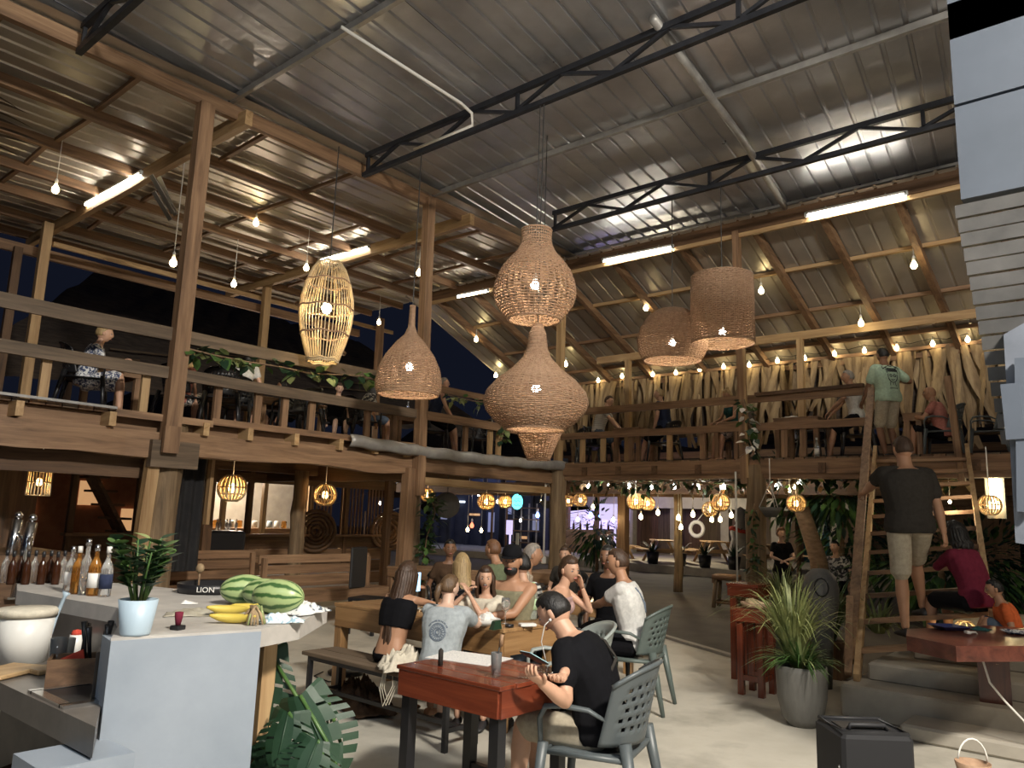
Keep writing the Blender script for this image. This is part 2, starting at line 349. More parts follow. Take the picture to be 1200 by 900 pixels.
# ---- roof over the back-left gallery (level, wooden purlins)
lroof = empty('gallery_roof', (4, 14, 7.2), kind='structure'); yy = 9.45; i = 0
while yy < 18.2:
    for x0, x1 in ((-5, 4.2), (4.1, 13.6)):
        ribbed(yy, yy+.9, x0, x1, lambda x, y, l=.006*(i % 2)+(.01 if x0 > 0 else 0): 7.27+l+.01*noise.noise(Vector((x*.6, y, 3))), 0, nx=4).build('sheet', 'roof_metal_warm', lroof)
    yy += .9; i += 1
for y, m_, wd in ((9.72, 'timber_X', .10), (11.45, 'timber_X', .12), (12.95, 'timber_X', .10), (14.3, 'timber_X', .09), (15.5, 'timber_X', .09), (16.8, 'timber_X', .08), (18.0, 'timber_X', .10)):
    part('purlin', m_, lroof, lambda b: b.beam((-5, y, 7.14), (13.4, y, 7.14), wd, .20 if y < 11 else .16, wob=.015, n=16))
for x in (-3.9, -1.7, .6, 2.2, 3.85, 5.8, 7.4, 9.0, 10.6, 12.0):
    for y0, y1 in ((9.75, 11.4), (11.5, 12.9), (13.0, 14.25), (14.35, 15.45), (15.6, 16.7)):
        if rnd.random() < .85: part('batten', 'timber_Y', lroof, lambda b: b.beam((x+rnd.uniform(-.1, .1), y0, 7.21), (x, y1, 7.21), .07, .06))
for x in (-1.2, 5.15, 9.75): part('cross_beam', 'pine_Y', lroof, lambda b: b.beam((x, 9.45, 7.02), (x, 18.1, 7.02), .11, .22, wob=.012, n=12))
part('eave_lath', 'pine_X', lroof, lambda b: b.beam(at(62, 286, y=16.4), at(460, 390, y=17.4), .06, .10))
part('eave_beam', 'timber_X', lroof, lambda b: b.beam((-4, 17.3, 6.62), (13.4, 17.3, 6.62), .10, .20))
part('brace', 'timber_X', lroof, lambda b: b.beam((11.2, 17.2, 7.0), (12.9, 17.2, 5.9), .08, .1))
# ---- roof over the right gallery: falls away from the court
SL = -.40
def zr(x): return 6.97+SL*(x-XA)
rroof = empty('gallery_roof', (15, 6, 6.2), kind='structure')
yy = -2.4; i = 0
while yy < 13.9:
    sh = .9; ribbed(yy, yy+sh, XA-.15, 17.9, lambda x, y, l=.006*(i % 2): zr(x)+.12+l+.01*noise.noise(Vector((x, y*.8, 9))), 0, nx=3).build('sheet', 'roof_metal_warm', rroof); yy += sh; i += 1
part('ridge_beam', 'dark_timber_Y', rroof, lambda b: b.beam((XA, -2.4, 7.03), (XA, 13.9, 7.03), .16, .26, wob=.01, n=14))
part('ridge_plate', 'pine_Y', rroof, lambda b: b.beam((XA-.02, -2.4, 6.86), (XA-.02, 13.9, 6.86), .07, .08))
for y in (-1.6, .2, 1.7, 2.98, 4.19, 5.4, 6.9, 8.45, 9.9, 11.2, 12.5, 13.7):
    part('rafter', 'timber_X', rroof, lambda b: b.beam((XA+.05, y, zr(XA)-.02), (17.8, y+rnd.uniform(-.05, .05), zr(17.8)-.02), .11, .15, wob=.012, n=8))
for x in (14.35, 15.6, 16.75): part('purlin', 'pine_Y' if x < 15 else 'timber_Y', rroof, lambda b: b.beam((x, -2.4, zr(x)+.085), (x, 13.9, zr(x)+.085), .09, .07, wob=.015, n=14))
part('support_beam', 'pine_Y', rroof, lambda b: b.beam((15.95, -2.2, 5.57), (15.95, 10.8, 5.57), .09, .17, wob=.01, n=14))
part('eave_plate', 'timber_Y', rroof, lambda b: b.beam((17.2, -2.4, 5.15), (17.2, 13.9, 5.15), .07, .10, wob=.01, n=14))
# ---- gallery decks
deckL = empty('gallery_deck', (4, 13, HD), kind='structure')
k = 0; x = -4.5
while x < XA-.05:
    part('deck_board', ('grey_timber_Y', 'timber_Y', 'dark_timber_Y')[k % 3], deckL, lambda b: b.box((x+.085, 13.55, HD-.03), (.16, 7.5, .045))); x += .175; k += 1
for y in (9.98, 10.9, 11.9, 12.9, 13.9, 15.2, 16.6):
    part('joist', 'timber_X', deckL, lambda b: b.beam((-4.5, y, HD-.16), (XA+.05, y, HD-.16), .10, .20, wob=.02, n=16))
part('edge_board', 'timber_X', deckL, lambda b: b.beam((3.95, 9.73, HD-.05), (5.2, 9.70, HD-.06), .035, .09)); part('edge_board', 'timber_X', deckL, lambda b: b.beam((5.2, 9.74, HD-.02), (9.0, 9.70, HD-.02), .04, .09))
part('edge_strip', 'steel_grey', deckL, lambda b: b.beam((1.5, 9.70, HD+.01), (3.95, 9.70, HD), .02, .03))
for x in (2.9, 3.9, 5.1, 5.75, 6.5, 7.3, 8.0, 8.7): part('joist_end', 'pine_Y', deckL, lambda b: b.beam((x, 9.66, HD-.14), (x, 10.8, HD-.14), .08, .17))
part('girder', 'timber_X', deckL, lambda b: b.beam((-4.5, 9.86, 2.38), (4.7, 9.86, 2.36), .22, .32, wob=.05, n=16)); part('girder', 'timber_X', deckL, lambda b: b.beam((4.7, 9.86, 2.40), (9.0, 9.86, 2.42), .22, .30, wob=.05, n=12))
part('girder', 'dark_timber_X', deckL, lambda b: b.beam((-4.5, 10.25, 2.05), (4.7, 10.2, 2.08), .20, .26, wob=.03, n=16)); part('girder', 'timber_X', deckL, lambda b: b.beam((8.9, 9.86, 2.42), (XA+.1, 9.86, 2.42), .18, .22, wob=.02, n=8)); part('girder', 'pine_X', deckL, lambda b: b.beam((8.9, 9.9, 2.16), (XA+.1, 9.9, 2.16), .16, .13, wob=.02, n=8))
for y in (12.4, 15.2): part('girder', 'dark_timber_X', deckL, lambda b: b.beam((-4.5, y, 2.38), (XA, y, 2.38), .2, .28, wob=.03, n=14))
for x in (.5, 4.6, 8.9): part('cross_girder', 'dark_timber_Y', deckL, lambda b: b.beam((x, 9.9, 2.28), (x, 17, 2.28), .2, .26, wob=.03, n=8))
# grey rolled-up tarpaulin edge along the corner bay
b = MB(); b.grid(lambda u, v: Vector((7.4+(XA+.12-7.4)*u, 9.60-.06*math.sin(v*3.1)-.02*math.sin(u*40), HD+.02-.18*v-.05*math.sin(u*math.pi)+.01*math.sin(u*55))), 60, 6)
tp = b.build('tarpaulin', 'steel_grey'); solid(tp, .012); tag(tp, 'grey tarpaulin strip hanging along the deck edge by the inner corner', 'tarpaulin')
deckR = empty('gallery_deck', (15, 5, HD), kind='structure')
y = -2.4; k = 0
while y < 17.2:
    part('deck_board', ('grey_timber_X', 'timber_X', 'dark_timber_X')[k % 3], deckR, lambda b: b.box((15.05, y+.085, HD-.03), (4.2, .16, .045))); y += .175; k += 1
part('fascia', 'timber_Y', deckR, lambda b: b.beam((12.93, -2.4, 2.60), (12.93, 5.4, 2.59), .06, .24, wob=.02, n=12)); part('fascia', 'timber_Y', deckR, lambda b: b.beam((12.93, 5.4, 2.59), (12.93, 9.7, 2.60), .06, .24, wob=.02, n=10))
part('girder', 'timber_Y', deckR, lambda b: b.beam((13.04, -2.4, 2.47), (13.04, 9.9, 2.47), .2, .17, wob=.02, n=18))
for y in (-2, -1, 0, 1, 2.1, 3.2, 4.3, 5.6, 6.5, 7.4, 8.2, 9.0): part('joist', 'dark_timber_X', deckR, lambda b: b.beam((12.86, y, 2.56), (17.0, y, 2.56), .11, .16, wob=.01, n=6))
for x in (15, 16.9): part('girder', 'dark_timber_Y', deckR, lambda b: b.beam((x, -2.4, 2.33), (x, 17, 2.33), .2, .26, wob=.03, n=14))
# ---- the pale house at the right
area('step_fill', (5.6, -1.9, 3.3), (8.6, 1.2, .4), .5, .3, 34, (1, .88, .70))  # warm fill added out of view to brighten the steps, no fixture
hs = empty('wall_right', (5.3, .4, 3), kind='structure')
HX = 5.22
eT = at(1114, 0, x=HX); eB = at(1134, 345, x=HX); ye = eB.y+.0
part('upper_panel', 'house_blue', hs, lambda b: b.box((HX+.1, ye-1.5, 3.95), (.2, 3.0, .62))); part('upper_panel', 'house_blue', hs, lambda b: b.box((HX+.1, ye-1.5, 5.02-.39), (.2, 3.0, .70)))
zs = at(1116, 46, x=HX).z; zt = at(1116, 8, x=HX).z
part('recess_back', 'steel_grey', hs, lambda b: b.box((HX+.22, ye-1.5, (zs+zt)/2), (.05, 3.0, zt-zs+.1)))
part('upper_panel', 'house_blue', hs, lambda b: b.box((HX+.1, ye-1.5, (zs+4.99)/2), (.2, 3.0, zs-4.99)))
part('upper_panel', 'house_blue', hs, lambda b: b.box((HX+.1, ye-1.5, zt+.5), (.2, 3.0, 1.0)))
for k in range(4): part('stud', 'timber_Z', hs, lambda b: b.box((HX+.16, ye-.30-.28*k, (zs+zt)/2), (.08, .07, zt-zs)))
z = 3.62; k = 0
while z > 2.15:
    part('cladding_board', 'house_slat', hs, lambda b: b.box((HX+.05+.01*(k % 2), ye-1.46-.01*k, z-.042), (.05, 3.0, .080), rot=Matrix.Rotation(R(-6), 3, 'Y'))); z -= .095; k += 1
def hb(px, py, x): return at(px, py, x=x)
part('side_column', 'house_white', hs, lambda b: b.add([hb(1176, 392, 5.0), hb(1215, 370, 5.0), hb(1215, 640, 5.0), hb(1190, 636, 5.0), hb(1176, 392, 5.3), hb(1215, 370, 5.3), hb(1215, 640, 5.3), hb(1190, 636, 5.3)], [(0, 1, 2, 3), (7, 6, 5, 4), (0, 4, 5, 1), (3, 2, 6, 7), (0, 3, 7, 4), (1, 5, 6, 2)]))
part('shutter', 'house_blue', hs, lambda b: b.beam(at(1184, 450, x=4.95), at(1191, 515, x=4.95), .09, .04)); part('shutter_frame', 'house_blue', hs, lambda b: b.beam(at(1197, 420, x=4.96), at(1200, 600, x=4.96), .06, .04))
# ---- terrace and house across the street
poly_slab('floor_2', [(22.5, -4), (31, -4), (31, 30), (22.5, 30)], -.5, .22, 'concrete_step')
far = empty('wall_back', (30, 14, 0), kind='structure')
part('facade', 'dark_timber_Y', far, lambda b: b.box((31.2, 16, 3.6), (.3, 44, 2.2))); part('lintel', 'concrete', far, lambda b: b.box((29.8, 15.2, 2.45), (.5, 13, .55)))
part('roof_slope', 'thatch_dark', far, lambda b: b.box((30.5, 14, 4.0), (4, 50, .2), rot=Matrix.Rotation(R(-28), 3, 'Y')))
for y in (9.6, 11.8, 13.9, 16.2, 18.4, 20.4): part('pillar', 'concrete_step', far, lambda b: b.box((30.0, y, 1.3), (.35, .35, 2.3)))
part('back_panel', 'dark_timber_Z', far, lambda b: b.box((31.4, 13, 1.4), (.1, 18, 2.6)))
for y in (10.7, 12.8, 15.0, 17.2): part('door_leaf', 'cloth_teal' if y < 12 else 'grey_timber_Z', far, lambda b: b.box((31.2, y, 1.2), (.08, 1.0, 2.0)))
# ---- rooms under the back-left gallery
bk = empty('wall_left', (5, 14.2, 0), kind='structure')
for k, z in enumerate((.14, .40, .66, .92)):
    for x0, x1 in ((5.2, 7.3), (7.35, 9.6), (9.65, 12.2)): part('plank', ('dark_timber_X', 'timber_X')[(k+int(x0)) % 2], bk, lambda b: b.box(((x0+x1)/2, 14.1, z), (x1-x0-.02, .05, .245)))
part('sill', 'timber_X', bk, lambda b: b.box((8.7, 14.05, 1.07), (7.2, .22, .05)))
for x in (5.2, 6.3, 7.35, 8.5, 9.65, 10.9, 12.2): part('mullion', 'dark_timber_Z', bk, lambda b: b.box((x, 14.1, 1.45), (.10, .10, 2.1)))
part('head_beam', 'dark_timber_X', bk, lambda b: b.box((8.7, 14.1, 2.2), (7.2, .12, .18)))
for k in range(26): part('slat', 'timber_Z', bk, lambda b: b.box((9.75+.095*k, 14.12, 1.62), (.035, .03, 1.1), rz=.2)) if k not in (9, 10, 18) else None
kit = empty('wall_left', (1, 13, 0), kind='structure')
part('shelf_back', 'dark_timber_X', kit, lambda b: b.box((-.6, 13.6, 1.2), (5.6, .1, 2.4))); part('side_wall', 'dark_timber_Z', kit, lambda b: b.box((3.65, 11.9, 1.2), (.5, .2, 2.4)))
part('lit_wall', 'brick_wall', kit, lambda b: b.box((6.2, 17.4, 1.2), (5.6, .1, 2.4)))
for x, z in ((5.5, 1.35), (6.7, 1.8), (7.6, 1.25)): part('lit_pane', 'window_warm', kit, lambda b: b.box((x, 17.3, z), (.42, .04, .5)))
stair = empty('stair', (5, 14.8, 0), 0, 'dark wooden stair rising to the left behind the bar, under the gallery', 'stair')
s0, s1 = at(178, 690, y=14.6), at(103, 545, y=14.6)
for dy in (0, .8): part('stringer', 'dark_timber_X', stair, lambda b: b.beam(s0+Vector((dy*.3, dy, 0)), s1+Vector((dy*.3, dy, 0)), .06, .26, ref=(0, 1, 0)))
for k in range(1, 9): part('tread', 'dark_timber_X', stair, lambda b: b.box(s0.lerp(s1, k/9)+Vector((.12, .4, .05)), (.26, .85, .04)))
# lit shop fronts seen through the openings
shp = empty('shop_front', (9.5, 19, 0), 0, 'brightly lit open shop front seen through the openings under the gallery', 'shop')
part('floor_slab', 'concrete', shp, lambda b: b.box((9.6, 20, .05), (6, 3, .1))); part('back_wall', 'concrete_step', shp, lambda b: b.box((9.6, 21.4, 1.6), (6, .1, 3.2)))
part('shop_counter', 'timber_X', shp, lambda b: b.box((9.2, 19.6, .55), (3.5, .5, 1.0)))
for x in (7.2, 8.5, 9.7, 11.2, 12.4): part('post', 'pine_Z', shp, lambda b: b.box((x, 19, 1.5), (.12, .12, 3)))
part('top_beam', 'pine_X', shp, lambda b: b.box((9.8, 19, 2.62), (5.4, .12, .16)))
for k, (x, c) in enumerate(((8.1, 'sign_green'), (8.7, 'sign_red'), (9.3, 'sign_violet'), (10.0, 'sign_green'), (10.6, 'lamp_blue'), (11.6, 'sign_violet'), (12.3, 'lamp_blue'))): part('fascia_light', c, shp, lambda b: b.box((x, 18.9, 2.95), (.42, .05, .07)))
for k in range(14): part('jar', ('ceramic', 'glass_amber', 'pot_blue')[k % 3], shp, lambda b: b.lathe([(.07, 0), (.08, .05), (.08, .18), (.05, .2)], (7.7+.26*k*.9, 19.55, 1.06), 8))
shp.location.x += 2.2
point('shop_lamp_light', (11.8, 19.9, 2.5), 260, (1, .82, .62), .15)
kb = empty('street_building', (27, 24, 0), 0, 'dark blue building with lit strips across the street, left of the corner post', 'building')
kq = [at(505, 640, x=27).y, at(650, 640, x=27).y]
part('wall', 'wall_navy', kb, lambda b: b.box((27.3, sum(kq)/2, 2.0), (.3, abs(kq[0]-kq[1])+.6, 4.4)))
for px in (512, 530, 548, 566, 586, 604, 622, 640): part('pillar', 'wall_navy', kb, lambda b: b.box((27.0, at(px, 600, x=27).y, 1.9), (.25, .14, 3.8)))
for k, (px, py, w_, h_, m_) in enumerate(((557, 603, .9, .10, 'window_warm'), (521, 600, .4, .7, 'panel_dim'), (576, 612, .35, .9, 'panel_dim'), (597, 596, .3, .5, 'panel_dim'), (628, 612, .35, .7, 'panel_dim'), (615, 630, .5, .12, 'window_warm'), (540, 588, .6, .08, 'lamp_strip'))):
    q = at(px, py, x=27.1); part('window', m_, kb, lambda b: b.box((27.08, q.y, q.z), (.06, w_, h_)))
for k in range(6): q = at(592+9*k, 640, x=26.6); part('shelf_post', 'steel_grey', kb, lambda b: b.box((26.6, q.y, 1.1), (.05, .05, 2.2)))
for z in (.5, 1.0, 1.5, 2.0): part('shelf_board', 'dark_timber_Y', kb, lambda b: b.box((26.6, (at(592, 640, x=26.6).y+at(637, 640, x=26.6).y)/2, z), (.3, 1.5, .04)))
point('street_building_light', (25.4, sum(kq)/2, 3.2), 60, (.4, .5, 1), .3)
# dark thatched roof of the neighbour behind the upper deck
ng = empty('neighbour_roof', (8, 22, 4), kind='structure')
ap = at(125, 318, y=26)
b = MB(); A = [at(-60, 430, y=20), at(600, 520, y=20)]; B = [at(118, 315, y=26), at(420, 400, y=26)]
b.grid(lambda u, v: A[0].lerp(A[1], u).lerp(B[0].lerp(B[1], u), v)+Vector((0, 0, .12*noise.noise(Vector((u*30, v*8, 0))))), 60, 20); b.build('slope', 'thatch_dark', ng); 
for k in range(7): part('pole', 'grey_timber_X', ng, lambda b: b.tube([A[0].lerp(A[1], .05+.1*k).lerp(B[0].lerp(B[1], .05+.1*k), .15+.1*(k % 4))+Vector((0, -.15, .1)), A[0].lerp(A[1], .2+.1*k).lerp(B[0].lerp(B[1], .2+.1*k), .2+.1*(k % 4))+Vector((0, -.15, .1))], .03, 6))
# timber wall piece on the upper deck, far left
part('side_panel', 'timber_Z', deckL, lambda b: b.box((2.0, 12.9, 3.25), (1.6, .05, 1.0)))

# ================================================================= POSTS, TRUSSES, RAILS
def post(p0, p1, w_, d_, mat, label, name='timber_post', log=False):
    p0, p1 = Vector(p0), Vector(p1); b = MB()
    if log:
        n = 9; pts = [p0.lerp(p1, i/n)+Vector((.03*noise.noise(Vector((i*.6, p0.x, 0))), .03*noise.noise(Vector((i*.6, p0.y, 7))), 0)) for i in range(n+1)]
        b.tube(pts, [w_/2*(1.06-.1*i/n+.08*noise.noise(Vector((i*.9, p0.x, 3)))) for i in range(n+1)], 14)
    else: b.beam(p0, p1, w_, d_, ref=(0, 1, 0), wob=.008, n=8)
    o = b.build(name, mat, None, (p0.x, p0.y, min(p0.z, p1.z))); return tag(o, label, 'post')
post((4.62, 9.66, 2.35), (4.62, 9.66, 7.05), .20, .16, 'timber_Z', 'tall brown post rising past the deck rails left of the long cane lantern')
lp = post((4.72, 9.95, 0), (4.78, 9.95, 2.72), .40, .40, 'log_Z', 'thick round log post carrying the gallery behind the potted plant', log=True)
post((4.42, 9.80, 0), (4.50, 9.80, 2.2), .15, .12, 'pine_Z', 'flat pale board standing against the left side of the thick log post')
tag(part('bolt_plate', 'timber_Z', deckL, lambda b: b.box((4.60, 9.58, 2.42), (.20, .06, .34))))
part('beam_collar', 'grey_timber_X', deckL, lambda b: b.box((4.72, 9.72, 2.24), (.62, .12, .34)))
post((8.95, 9.66, 1.9), (8.85, 9.66, 7.15), .17, .15, 'timber_Z', 'tall brown post beside the onion-shaped wicker lamp, running up to the roof beam')
post((8.78, 9.75, 0), (8.82, 9.75, 2.35), .20, .18, 'timber_Z', 'square brown post behind the girl with long brown hair')
post((9.12, 9.9, 0), (9.1, 9.9, 2.3), .22, .2, 'log_Z', 'slim yellowish log beside the square post behind the girl with long hair', log=True)
post((XA, YA, 0), (XA, YA, 2.62), .34, .34, 'log_Z', 'thick log post under the inner corner of the galleries, behind the woman in pink', log=True)
post((XA, YA+.02, 2.7), (XA, YA+.02, 6.9), .15, .13, 'pine_Z', 'pale yellow post standing on the inner corner beneath the biggest wicker lamp')
post((XA, 5.50, 0), (XA+.05, 5.46, 2.62), .34, .34, 'log_Z', 'thick log post with climbing moss beside the hanging grey bowl planter', log=True)
post((XA-.04, 5.62, 2.3), (XA-.02, 5.72, 6.95), .13, .12, 'timber_Z', 'brown post behind the drum-shaped wicker lamp, rising to the ridge beam')
post((XA-.08, 5.55, 2.4), (XA-.06, 5.60, 5.3), .05, .04, 'pine_Z', 'thin pale batten fixed along the post below the drum-shaped lamp')
for px, y0, lab, mt in ((54, 16.4, 'bright yellow post at the back of the upper deck, far left', 'pine_Z'), (314, 16.4, 'bright yellow post at the back of the upper deck, right of the tall brown post', 'pine_Z'), (449, 16.6, 'short post at the back of the upper deck between cane lantern and onion lamp', 'timber_Z')):
    t = at(px, 330 if px > 100 else 280, y=y0); post((t.x, y0, HD), (t.x, y0, 7.0), .17, .15, mt, lab)
t = at(20, 300, y=17.2); post((t.x, 17.2, HD), (t.x, 17.2, 6.6), .15, .13, 'dark_timber_Z', 'reddish dark post at the back of the upper deck by the left picture edge')
for py_, lab in ((9.9, 'pale post under the level beam, left of the squat wicker lamp'), (5.68, 'pale post under the level beam above the white patterned tray'), (1.2, 'pale post of the right gallery near the slatted house')):
    post((15.95, py_, HD), (15.95, py_, 5.5), .13, .12, 'pine_Z', lab)
t = at(1130, 440, x=12.9); post((12.9, t.y+.12, 2.3), (12.9, t.y+.22, 3.9), .10, .09, 'timber_Z', 'brown post at the head of the ladder by the white house')
post((8.2, 12.0, 0), (8.25, 12.0, 2.3), .26, .26, 'log_Z', 'rough log post between the two round cane lanterns', log=True)
post((6.6, 12.2, 0), (6.6, 12.2, 2.3), .15, .13, 'dark_timber_Z', 'dark square post left of the lit window opening, under the gallery')
post((10.4, 12.1, 0), (10.4, 12.1, 2.3), .12, .12, 'timber_Z', 'thin post in front of the slatted screen, under the gallery')
post((16.9, 10.6, 0), (16.9, 10.6, 2.3), .22, .22, 'timber_Z', 'reddish post behind the diners, under the far end of the corner deck')
post((16.6, 8.9, 0), (16.6, 8.9, 2.3), .2, .2, 'log_Z', 'log post behind the man in white, below the right gallery', log=True)
# conduits beside posts
for x, y, z0, z1, lab in ((12.70, 9.86, .75, 2.5, 'white conduit on the corner log post'), (12.74, 5.72, .55, 2.5, 'white conduit ending in a socket box beside the mossy log post')):
    b = MB(); b.tube([(x, y, z0), (x, y, z1)], .018, 8); b.box((x, y, z0), (.09, .07, .14), bev=.01); tag(b.build('conduit', 'cord_white', None, (x, y, z0)), lab, 'conduit')
# trusses
for x, ytop, lab in ((2.95, 9.55, 'black steel truss at the upper left corner of the picture'), (7.2, 9.45, 'black steel truss the two stacked wicker lamps hang from'), (10.85, 8.45, 'black steel truss nearest to the right gallery roof')):
    tr = empty('roof_truss', (x, 2, 7), 0, lab, 'truss')
    part('bottom_chord', 'steel_black', tr, lambda b: b.beam((x, -7, 6.93), (x, ytop, 6.93), .07, .07)); part('top_chord', 'steel_black', tr, lambda b: b.beam((x, -7, 7.25), (x, ytop-.05, 7.25), .07, .08))
    yq = ytop-.05; k = 0
    while yq > -6:
        part('web_bar', 'steel_black', tr, lambda b: b.beam((x, yq, 6.95 if k % 2 == 0 else 7.23), (x, yq-.78, 7.23 if k % 2 == 0 else 6.95), .045, .045))
        if k % 4 == 0: part('web_bar', 'steel_black', tr, lambda b: b.beam((x, yq-.05, 6.95), (x, yq-.05, 7.23), .045, .045))
        yq -= .78; k += 1
# grey pipes under the roof
b = MB(); b.tube([(7.0, 4.05, 7.28), (10.2, 4.4, 7.26), (13.1, 4.8, 7.16)], .055, 10); tag(b.build('roof_pipe', 'steel_grey', None, (7, 4.05, 7.28)), 'thick grey pipe crossing the roof to the long tube light at the right', 'pipe')
b = MB(); b.tube([(4.86, 7.0, 7.24), (6.9, 7.0, 7.2), (7.12, 7.0, 7.15), (7.15, 7.0, 6.98), (7.15, 8.2, 6.98)], .022, 8); tag(b.build('roof_pipe', 'cord_white', None, (4.86, 7, 7.24)), 'thin pale conduit bending down onto the truss above the onion lamp', 'pipe')
# railings
railL = empty('railing', (4, 9.72, HD), 0, 'dark wooden railing of the back-left gallery with two long boards', 'railing')
for x0, x1 in ((-4, 4.6), (4.6, 8.9), (8.9, 12.95)):
    part('top_rail', 'grey_timber_X' if x0 < 8 else 'timber_X', railL, lambda b: b.beam((x0, 9.72, 3.79), (x1, 9.72, 3.79), .05, .17 if x0 < 8 else .12, wob=.012, n=8)); part('middle_rail', 'grey_timber_X' if x0 < 8 else 'timber_X', railL, lambda b: b.beam((x0, 9.70, 3.28), (x1, 9.70, 3.28), .05, .15, wob=.012, n=8))
for px in (45, 165, 252, 300, 332, 364, 430, 462, 546, 575, 585): 
    q = at(px, 495, y=9.8); part('baluster', ('timber_Z', 'pine_Z')[px % 2], railL, lambda b: b.beam((q.x, 9.80, HD-.02), (q.x, 9.80, 3.34), .10, .06, ref=(0, 1, 0)))
railR = empty('railing', (XA, 5, HD), 0, 'wooden railing of the right gallery with two boards, behind the drum lamp', 'railing')
for y0, y1 in ((3.62, 5.6), (5.6, 9.7)):
    part('top_rail', 'timber_Y', railR, lambda b: b.beam((XA, y0, 3.79), (XA, y1, 3.79), .05, .14, wob=.012, n=8)); part('middle_rail', 'timber_Y', railR, lambda b: b.beam((XA, y0, 3.29), (XA, y1, 3.29), .05, .13, wob=.012, n=8))
part('cap_board', 'dark_timber_Y', railR, lambda b: b.beam((XA-.05, 3.6, 3.87), (XA-.05, 5.4, 3.85), .12, .06))
for px in (681, 705, 738, 783, 822, 918, 940): 
    q = at(px, 515, x=XA); part('baluster', ('timber_Z', 'pine_Z')[px % 2], railR, lambda b: b.beam((XA+.06, q.y, HD), (XA+.06, q.y, 3.34), .06, .10, ref=(0, 1, 0)))
# ladder stair with its hand rails
lad = empty('ladder_stair', (7.5, 1.9, .3), 0, 'steep open wooden ladder stair the man in beige shorts is climbing', 'stairs')
LB, LT = at(1004, 800, x=7.42), at(1026, 528, x=12.88); RB, RTp = at(1172, 790, x=7.42), at(1133, 526, x=12.88)
part('stringer', 'pine_X', lad, lambda b: b.beam(LB, LT, .05, .17)); part('stringer', 'pine_X', lad, lambda b: b.beam(RB, RTp, .05, .17))
NR = 12
def rung(k): return LB.lerp(LT, k/NR), RB.lerp(RTp, k/NR)
for k in range(1, NR):
    a_, b_ = rung(k); part('tread', 'timber_Y', lad, lambda b: b.beam(a_, b_, .20, .045))
part('hand_rail', 'timber_X', lad, lambda b: b.beam(at(995, 775, x=7.6), at(1021, 456, x=12.2), .09, .06, wob=.01)); part('hand_rail_post', 'timber_Z', lad, lambda b: b.beam(at(996, 700, x=7.9), at(994, 790, x=7.4), .06, .06))
part('hand_rail', 'pine_X', lad, lambda b: b.beam(at(1010, 600, x=10.0), at(1023, 462, x=12.5), .05, .05))
# concrete steps
stp = empty('floor_3', (8, 0, 0), kind='structure')
part('step', 'concrete_step', stp, lambda b: b.box((9.2, .15, .135), (4.0, 4.34, .27), bev=.02)); part('step', 'concrete_step', stp, lambda b: b.box((9.4, .0, .34), (3.6, 4.4, .16), bev=.02)); part('step', 'concrete_step', stp, lambda b: b.box((9.75, -.2, .47), (3.2, 4.3, .12), bev=.02)); part('step', 'concrete_step', stp, lambda b: b.box((8.9, -.55, .06), (4.2, 4.6, .12), bev=.02))
poly_slab('floor_4', [(8.6, -5), (13, -5), (13, 2.2), (9.1, 2.2)], -.1, .5, 'concrete_step')
